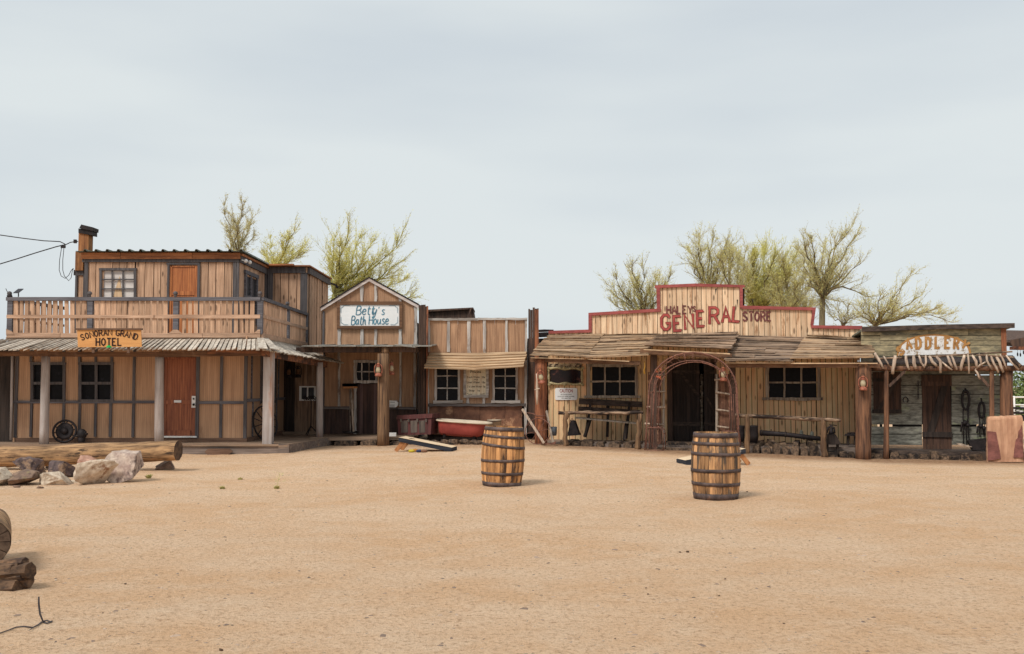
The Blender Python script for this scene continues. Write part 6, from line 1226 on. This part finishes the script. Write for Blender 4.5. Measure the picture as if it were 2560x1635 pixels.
t = barrel(1783.5, 1250, 121, 106, .915, math.radians(.4), 'right of the two oak barrels, nearer and upright with a small ring', 9, [(.882, .064, 0), (.765, .045, -.004), (.625, .045, -.004), (.40, .048, .003), (.215, .048, -.004), (.045, .085, 0)])
p = MB(); c = V(t.location) + V((.33, 0, .66)); p.tube([c + V((.018 * math.cos(a), 0, .04 * math.sin(a))) for a in [i * math.pi / 6 for i in range(13)]], .005, 5)
p.build('ring', M['white_paint'], t)
# log bench and rocks
A, B_ = P(-70, 1146, 18.8), P(446, 1127, 18.4); t = thing('log_bench', 'long peeled log lying across small stones behind the rocks', 'log', (B_.x, B_.y, 0)); n = 26; rl = .192; dv = (B_ - A).normalized(); q = V((0, 0, 1)); s_ = dv.cross(q).normalized(); vs = []; m_ = 28
for i in range(n + 1):
    c = A.lerp(B_, i / n)
    for k in range(m_):
        a = 2 * math.pi * k / m_; cut = -.10 if 4.55 < a < 5.0 else (-.06 if 3.9 < a < 4.15 else 0); rr = rl * (1.03 - .05 * i / n) * (1 + .07 * mn.fractal(V((i * .25, math.cos(a) * 1.6, math.sin(a) * 1.6)), 1, 2, 4) + cut * (1 if i > n * .55 else .3)); vs.append(c + s_ * math.cos(a) * rr + q * math.sin(a) * rr)
p = MB(); p.add(vs, [[i * m_ + k, i * m_ + (k + 1) % m_, (i + 1) * m_ + (k + 1) % m_, (i + 1) * m_ + k] for i in range(n) for k in range(m_)], .5, True); p.build('log', M['log'], t)
p = MB(); p.add(vs[-m_:], [list(range(m_))], .5); p.add([v - dv * 0 for v in vs[:m_]], [list(range(m_))], .5); p.build('cut_end', M['log_end'], t)
rk = {}
def rmat(n_, a, b_, c3=None, t3=.55, s3=5): 
    if n_ not in rk: rk[n_] = mat('rock_' + n_, T(a), T(b_), None, .9, .1, c3=T(c3) if c3 else None, t3=t3, s3=s3, bump=1, blotch=.35, rough=.9)
    return rk[n_]
def rock(px, pyb, wpx, hpx, dep, seed, m, label, name='rock', rz=0, grp='fire pit rocks', sink=.12, n=12, rough=.09):
    g_ = G(px, pyb); Y = g_.y + dep * .4; s = Y / F; w_, h_ = wpx * s * 1.06, hpx * s * 1.12; c = V(((px - CX) * s, Y, gz((px - CX) * s, Y) + h_ * (.5 - sink)))
    p = MB(); rockmb(p, c, (w_ * .88, dep, h_ * 1.0), seed, rz=rz, n=n, rough=rough, sub=3); o = p.build(name, m); return tag(o, label, 'rock', grp)
pale = rmat('pale', (190, 174, 152), (150, 128, 106), (128, 100, 76), .6); brown = rmat('brown', (132, 104, 84), (84, 66, 56), (116, 100, 66), .58); purp = rmat('purple', (98, 80, 78), (58, 48, 48), (128, 102, 80), .56); pink = rmat('pink', (178, 136, 114), (146, 102, 82), (196, 170, 148), .62)
wh_ = rmat('white', (200, 182, 160), (160, 136, 112), (134, 98, 72), .58, 4); wp = rmat('whitepurple', (188, 168, 150), (144, 120, 110), (84, 68, 64), .5, 1.6)
rock(0, 1217, 74, 44, .45, 11, pale, 'pale rock cut by the left edge of the picture'); rock(70, 1215, 66, 42, .4, 13, brown, 'olive brown rounded rock second from the left in the front row')
rock(148, 1213, 90, 32, .35, 18, pale, 'low flat pale rock in the front row between brown and big white rocks'); rock(80, 1188, 78, 44, .4, 21, purp, 'dark purple slanted rock at the left of the back row')
rock(134, 1172, 40, 34, .3, 25, brown, 'brown lumpy rock behind the dark purple ones'); rock(170, 1194, 84, 62, .45, 91, purp, 'dark purple brown rock in the middle of the back row', rz=.4)
rock(238, 1180, 68, 40, .4, 33, pink, 'pinkish rock behind the big white blocky rock'); rock(246, 1212, 112, 62, .5, 82, wh_, 'big white blocky rock with a brown underside', rz=.5)
rock(322, 1206, 96, 76, .5, 61, wp, 'largest white and purple boulder at the right end of the rocks', rz=-.3)
rock(411, 1175, 42, 26, .2, 52, brown, 'small dark stone propping the right end of the long log', grp=None) if False else None
g_ = G(411, 1174); p = MB(); rockmb(p, g_ + V((0, .05, .07)), (.34, .26, .2), 52, sub=2); tag(p.build('prop_stone', brown), 'small dark stone propping the right end of the long log', 'stone')
g_ = G(-30, 1180); p = MB(); rockmb(p, g_ + V((0, .05, .06)), (.3, .26, .2), 53, sub=2)
for x, y, w_ in ((100, 1221, 12), (40, 1219, 16), (190, 1206, 30)):
    g_ = G(x, y); p = MB(); rockmb(p, g_ + V((0, .0, .01)), (w_ * .0075, .08, .05), x, sub=1); tag(p.build('rock_chip', pale if x == 190 else brown), {100: 'small dark chip in front of the olive brown rock', 40: 'flat chip lying between the two leftmost front rocks', 190: 'thin pale splinter beside the big white rock'}[x], 'rock', 'rock chips')
# upended log and split wood at lower left
g_ = G(-30, 1440); Y = g_.y; c = P(-36, 1357, Y); t = thing('round_log', 'cut round log end poking in at the lower left edge', 'log', (c.x, c.y, 0)); s = Y / F; p = MB(); rr = 57 * s; vs = []; n = 40
dd = V((-.45, .9, 0)).normalized(); ss = V((0, 0, 1)).cross(dd).normalized()
for e_ in range(5):
    for k in range(n):
        a = 2 * math.pi * k / n; r_ = rr * (1 + .03 * mn.noise(V((math.cos(a) * 3, math.sin(a) * 3, e_ * .4)))) * (.9 if k in (2, 36) else 1); vs.append(c + dd * (e_ * .25) + ss * math.cos(a) * r_ + V((0, 0, 1)) * math.sin(a) * r_)
p.add(vs, [[i * n + k, i * n + (k + 1) % n, (i + 1) * n + (k + 1) % n, (i + 1) * n + k] for i in range(4) for k in range(n)] + [list(range(4 * n, 5 * n))], .5, True); p.build('bark', M['log'], t)
em = mat('end_grain', T((112, 88, 68)), T((70, 52, 40)), None, 1.2, .3, c3=T((66, 48, 38)), t3=.6, s3=10, bump=.8); p = MB()
for k in range(12): a0, a1 = 2 * math.pi * k / 12 + .02, 2 * math.pi * (k + 1) / 12 - .02; p.prism([c - dd * .012] + [c - dd * .012 + (ss * math.cos(a) + V((0, 0, 1)) * math.sin(a)) * rr * .97 for a in (a0, (a0 * 2 + a1) / 3, (a0 + 2 * a1) / 3, a1)], dd * .04)
p.build('cut_face', em, t)
lm = mat('split_wood', T((122, 90, 62)), T((60, 44, 34)), 'X', .8, .4, c3=T((56, 42, 36)), t3=.56, s3=5, bump=1)
for i, (x0, y0, x1, y1, w_, h_, nm) in enumerate(((-90, 1420, 63, 1405, .06, .055, 'top piece of split firewood at the lower left'), (-90, 1436, 40, 1426, .1, .07, 'gray rounded piece in the middle of the firewood pile'), (-90, 1444, 77, 1428, .1, .09, 'longest reddish piece of split firewood'), (-90, 1462, 70, 1448, .1, .08, 'dark lower piece of the firewood pile'), (-90, 1478, 50, 1468, .12, .08, 'bottom piece of firewood touching the sand'), (-90, 1428, 52, 1416, .07, .05, 'thin splinter of firewood under the top piece'), (-90, 1456, 60, 1440, .06, .05, 'thin pale stick of firewood in the pile'), (-90, 1470, 62, 1460, .06, .05, 'thin dark stick of firewood near the bottom'))):
    Y = 7.72 + (.06 if i == 0 else 0) + .05 * (i % 2); p = MB(); A, B_ = P(x0, y0, Y + .25), P(x1, y1, Y); p.tube([A.lerp(B_, k / 6) for k in range(7)], [w_ / 2 * (1 + .15 * mn.noise(V((k, i, 0)))) * 1.25 for k in range(7)], 7, jag=.3, sm=False); tag(p.build('firewood', lm), nm, 'firewood', 'split firewood')
p = MB()
for pts, r0 in (([(97, 1492), (97, 1510), (100, 1535), (107, 1552), (113, 1558)], .006), ([(130, 1556), (118, 1561), (104, 1558), (94, 1566), (82, 1572), (60, 1569), (40, 1571), (20, 1579), (0, 1586), (-30, 1592)], .0055), ([(84, 1571), (76, 1577), (72, 1579)], .003), ([(108, 1556), (117, 1554), (129, 1558)], .005)):
    w_ = [P(x, y, G(115, 1560).y) if i_ < 4 and r0 == .006 else G(x, y) + V((0, 0, .008)) for i_, (x, y) in enumerate(pts)]; p.tube(w_, [r0 * 1.0 * (1 - .4 * i / len(w_)) if r0 != .006 else r0 * (.8 + .25 * (1.5 - abs(i - 1.5))) for i in range(len(w_))], 6)
tag(p.build('dry_branch', mat('dead_twig', T((90, 84, 84)), T((60, 54, 56)), None, 1, .1)), 'thin gray dry branch with one upright shoot at the lower left', 'branch')
# weeds
def weed(px, py, n, h, label, stalk=False):
    g_ = G(px, py); p = MB()
    for i in range(n):
        a = R.random() * 6.3; l = h * R.uniform(.4, 1); d = V((math.cos(a) * .6, math.sin(a) * .6, R.uniform(.5, 1.2))).normalized(); s2 = d.cross(V((0, 0, 1))).normalized() * .006; b0 = g_ + V((R.uniform(-.03, .03), R.uniform(-.03, .03), 0))
        p.add([b0 - s2, b0 + s2, b0 + d * l * .6 + s2 * 1.4, b0 + d * l + V((0, 0, -.01)), b0 + d * l * .6 - s2 * 1.4], [[0, 1, 2, 3, 4]])
    if stalk: 
        p.tube([g_, g_ + V((.02, 0, .12)), g_ + V((.04, 0, .22))], .004, 4)
        for i in range(26): c = g_ + V((R.uniform(-.06, .12), R.uniform(-.04, .04), R.uniform(.1, .25))); p.add([c, c + V((.012, 0, .006)), c + V((.004, .006, .016))], [[0, 1, 2]])
    tag(p.build('weed', M['weed']), label, 'weed', 'weeds on the sand')
weed(556, 1222, 40, .07, 'small green weed tuft left of the other two on the sand'); weed(600, 1199, 26, .06, 'faint pale weed tuft farthest back on the sand'); weed(692, 1222, 50, .08, 'tallest weed with a thin stalk on the sand', True); weed(372, 1196, 40, .12, 'weeds growing at the foot of the largest boulder')
# scattered larger clods
for i, (px, py, w_) in enumerate(((1719, 1381, 10), (1700, 1382, 8), (1615, 1471, 6), (1620, 1486, 6), (1813, 1448, 6), (1960, 1561, 9), (1538, 1597, 6), (313, 1461, 8), (553, 1627, 14), (139, 1452, 9), (2024, 1353, 5), (1798, 1490, 6), (565, 1351, 5), (257, 1533, 5), (1868, 1230, 6))):
    g_ = G(px, py); s = g_.y / F; p = MB(); rockmb(p, g_ + V((0, 0, w_ * s * .15)), (w_ * s * .8, w_ * s * .6, w_ * s * .5), 70 + i, sub=1); o = p.build('pebble', pale if px == 139 else M['log_end'])
    tag(o, {139: 'single white pebble near the firewood', 553: 'largest dark pebble at the bottom edge, left of center'}.get(px, 'small dark pebble lying on the open sand'), 'pebble', 'dark pebbles on the sand' if px not in (139, 553) else 'larger pebbles')
# ================= TREES =================
def tree(label, base, fork, limbs, Y, fol, seed, dens=1.0, sl=.9, tw=.35, trunk_r=.11, bark='bark', droop=0, grp='palo verde trees behind the buildings'):
    r = random.Random(seed); b0 = P(base[0], 965, Y); b0.z = -.1; fk = P(*fork, Y); t = thing('palo_verde_tree', label, 'tree', b0, grp)
    tr = MB(); fo = MB(); tr.tube([b0, b0.lerp(fk, .5) + V((r.uniform(-.15, .15), r.uniform(-.2, .2), 0)), fk], [trunk_r * 1.3, trunk_r * 1.1, trunk_r * .85], 8, cap=False, jag=.15)
    def twig(p0, d, l, rad, depth):
        k = 3; pts = [p0]; p = p0
        for i in range(k): d = (d + V((r.gauss(0, .16), r.gauss(0, .16), r.gauss(0, .12) + .05 - droop))).normalized(); p = p + d * l / k; pts.append(p)
        fo.tube(pts, [rad, rad * .8, rad * .6, rad * .35], 3, rnd=r.random() * .45, cap=False, sm=False); return pts
    for li, tip in enumerate(limbs):
        via = None
        if len(tip) == 4: via = P(tip[2], tip[3], Y + r.uniform(-.6, .6))
        tp = P(tip[0], tip[1], Y + r.uniform(-1.6, 1.6)); L_ = (tp - fk).length; n = max(6, int(L_ / .28)); pts = []
        ph = r.random() * 99; mid = via or fk.lerp(tp, .5) + V((r.uniform(-.2, .2), r.uniform(-.5, .5), r.uniform(-.25, .1)))
        for i in range(n + 1):
            s = i / n; q = fk * (1 - s) ** 2 + mid * 2 * s * (1 - s) + tp * s * s; a_ = .10 * math.sin(math.pi * s) + .02; q = q + V((mn.noise(V((ph, s * 5, 0))), mn.noise(V((ph, s * 5, 7))), mn.noise(V((ph, s * 5, 3))))) * a_ * 2; pts.append(q if i else fk)
        rb = trunk_r * .42; tr.tube(pts, [rb * (1 - i / n) ** 1.2 + .009 for i in range(n + 1)], 6, cap=False)
        for i in range(int(n * .16), n + 1):
            d0 = (pts[min(i + 1, n)] - pts[i - 1]).normalized(); cnt = int((3.2 if i < n else 3.4) * dens + r.random())
            clump = .55 + .9 * max(0, mn.noise(V((ph, i * .55, 2))) + .35)
            for j in range(int(cnt * clump + .5)):
                d = (d0 * (.8 + .7 * i / n) + V((r.gauss(0, .55), r.gauss(0, .55), r.gauss(.2, .38)))).normalized(); l = sl * (r.uniform(.3, .75) if r.random() < .6 else r.uniform(.8, 1.9)) * (1.0 - .45 * i / n)
                sp = twig(pts[i], d, l, .012, 0)
                for u in (1, 2, 3):
                    for w_ in range(int(3.2 * dens + r.random())):
                        dd_ = (d + V((r.gauss(0, .36), r.gauss(0, .36), r.gauss(.22, .3)))).normalized(); q = twig(sp[u], dd_, tw * r.uniform(.5, 1.7) * (1 - .2 * i / n), .0055, 1)
                        for v_ in range(5):
                            c = q[r.randint(1, 3)] + V((r.gauss(0, .03), r.gauss(0, .03), r.gauss(0, .03))); a = V((r.gauss(0, 1), r.gauss(0, 1), r.gauss(0, 1))).normalized() * .028; b_ = V((r.gauss(0, 1), r.gauss(0, 1), r.gauss(0, 1))).normalized() * .010; fo.add([c - a, c + b_, c + a, c - b_], [[0, 1, 2, 3]], .45 + .55 * r.random())
    tr.build('trunk', M[bark], t); fo.build('crown', M[fol], t)
tree('slim palo verde tip rising highest above the hotel roof', (592, 0), (592, 655), [(560, 518, 578, 600), (580, 545), (606, 515, 598, 570), (632, 545, 605, 590), (636, 590, 605, 620), (590, 560), (560, 565, 580, 595), (620, 560, 600, 590)], 36, 'twigs_olive', 1, .8, .4, .24, .05)
tree('low yellow green palo verde right of the tall slim one behind the hotel', (690, 0), (690, 680), [(735, 580, 700, 640), (762, 612, 715, 655), (676, 600, 680, 650), (662, 640, 675, 660), (745, 640, 720, 660), (720, 600, 705, 640), (700, 650)], 36, 'twigs_yellow', 2, .8, .6, .3, .07, 'bark_green')
tree('wide yellow green palo verde behind the bath house gable', (826, 0), (836, 736), [(836, 600, 830, 680), (872, 572, 845, 660), (895, 600, 870, 680), (925, 612, 880, 700), (955, 640, 890, 715), (1000, 598, 930, 700), (990, 660, 930, 715), (1005, 700, 940, 735), (850, 620, 840, 690), (905, 660, 870, 710), (822, 660, 825, 700), (870, 640, 850, 700), (965, 690, 920, 715), (1020, 745, 960, 735), (890, 700, 860, 725)], 36, 'twigs_yellow', 3, .95, .75, .36, .12, 'bark_green')
tree('olive palo verde left of the tall parapet of the general store', (1612, 0), (1612, 800), [(1580, 670, 1600, 720), (1610, 680, 1605, 740), (1540, 700, 1570, 760), (1525, 715, 1560, 755), (1640, 700, 1620, 750), (1560, 740, 1585, 780), (1535, 760, 1570, 785), (1590, 710, 1600, 750), (1650, 690, 1640, 750), (1625, 730), (1580, 700, 1590, 760), (1675, 690, 1650, 740)], 36, 'twigs_green', 4, .85, .6, .32, .09)
tree('tall gray green palo verde rising behind the left of the store parapet', (1770, 0), (1772, 765), [(1748, 592, 1748, 640), (1720, 625, 1745, 650), (1780, 605, 1765, 650), (1830, 630, 1800, 660), (1800, 640, 1785, 670), (1730, 660, 1750, 690), (1840, 660, 1810, 690), (1775, 640), (1745, 620, 1750, 660), (1815, 625, 1790, 660)], 38, 'twigs_green', 5, .9, .65, .32, .09)
tree('palo verde filling the gap just behind the right of the tall parapet', (1835, 0), (1838, 770), [(1825, 615, 1830, 690), (1850, 640, 1845, 700), (1800, 650, 1820, 700), (1870, 665, 1855, 720), (1810, 620, 1825, 680), (1865, 625, 1850, 690)], 37, 'twigs_green', 26, .8, .7, .34, .08)
tree('dense palo verde just right of the tall parapet', (1900, 0), (1895, 800), [(1880, 640, 1885, 700), (1860, 670, 1875, 720), (1910, 625, 1900, 690), (1935, 640, 1915, 700), (1960, 650, 1930, 710), (1890, 680), (1925, 690, 1910, 730), (1870, 720, 1880, 750), (1950, 700, 1925, 740), (1885, 650, 1885, 700), (1975, 690, 1945, 730), (1910, 720), (1985, 650, 1950, 700), (1850, 690, 1870, 730), (1890, 740), (1940, 755), (1865, 760)], 40, 'twigs_yellow', 6, 1.15, .75, .36, .1)
tree('dense low palo verde filling the gap behind the STORE lettering', (1985, 0), (1985, 810), [(1970, 690, 1975, 730), (1995, 660, 1990, 720), (2010, 700, 1998, 740), (1950, 730, 1965, 760), (1990, 720), (2020, 720, 2000, 750), (1935, 740, 1960, 765), (1960, 660, 1970, 720), (2030, 760, 2005, 775), (1955, 770), (2010, 770), (1935, 700, 1960, 740)], 39, 'twigs_green', 16, 1.15, .75, .36, .08)
tree('tallest palo verde with a bare dark trunk right of the store parapet', (2050, 0), (2056, 745), [(2072, 690), (2036, 690), (2125, 575, 2060, 640), (2100, 600, 2065, 660), (2140, 590, 2100, 640), (2010, 605, 2030, 670), (2030, 600, 2035, 660), (2000, 630, 2020, 690), (2130, 640, 2085, 700), (2150, 660, 2090, 710), (2005, 690, 2030, 720), (2160, 740, 2100, 700), (2090, 650, 2070, 700), (2060, 610, 2055, 670), (2020, 660, 2040, 700), (2110, 680, 2080, 720)], 36, 'twigs_green', 7, .78, .62, .32, .12)
tree('spreading sparse palo verde behind the saddlery roof', (2185, 0), (2190, 812), [(2165, 735, 2175, 780), (2275, 690, 2215, 770), (2250, 720, 2210, 780), (2330, 775, 2270, 790), (2370, 785, 2280, 770), (2375, 805, 2300, 765), (2200, 740, 2195, 780), (2160, 770, 2172, 790), (2300, 740, 2240, 780), (2240, 760, 2215, 790), (2150, 790, 2170, 800), (2290, 790, 2250, 795)], 36, 'twigs_green', 8, .72, .6, .32, .08)
tree('thin palo verde wisps low between the tall trunk and the saddlery', (2110, 0), (2108, 820), [(2095, 770, 2100, 800), (2120, 765, 2115, 795), (2135, 790, 2120, 805), (2080, 790, 2095, 805)], 35, 'twigs_olive', 9, .6, .5, .28, .04)
def bush(c, sz, n, label, seed, grp=None):
    r = random.Random(seed); p = MB()
    for i in range(n):
        v = V((r.gauss(0, 1), r.gauss(0, 1), r.gauss(0, 1))).normalized() * r.random() ** .4; q = V(c) + V((v.x * sz[0], v.y * sz[1], abs(v.z) * sz[2])); q += V((0, 0, .3 * mn.noise(q * .7)))
        a = V((r.gauss(0, 1), r.gauss(0, 1), r.gauss(0, 1))).normalized() * .11; b_ = V((r.gauss(0, 1), r.gauss(0, 1), r.gauss(0, 1))).normalized() * .07; p.add([q - a, q + b_, q + a, q - b_], [[0, 1, 2, 3]])
    tag(p.build('bush', M['bush']), label, 'bush', grp)
bush((26.5, 55, -.1), (2.2, 1.6, 1.3), 9000, 'green bush beyond the rail fence at the right edge', 1); bush((30, 60, -.1), (3.5, 2, 2.6), 6000, 'taller pale bush rising behind the green one at the right edge', 2)
bush((21, 50, -.1), (3, 1.6, 1.5), 4000, 'bush hidden behind the saddlery, glimpsed through its wall gaps', 3)
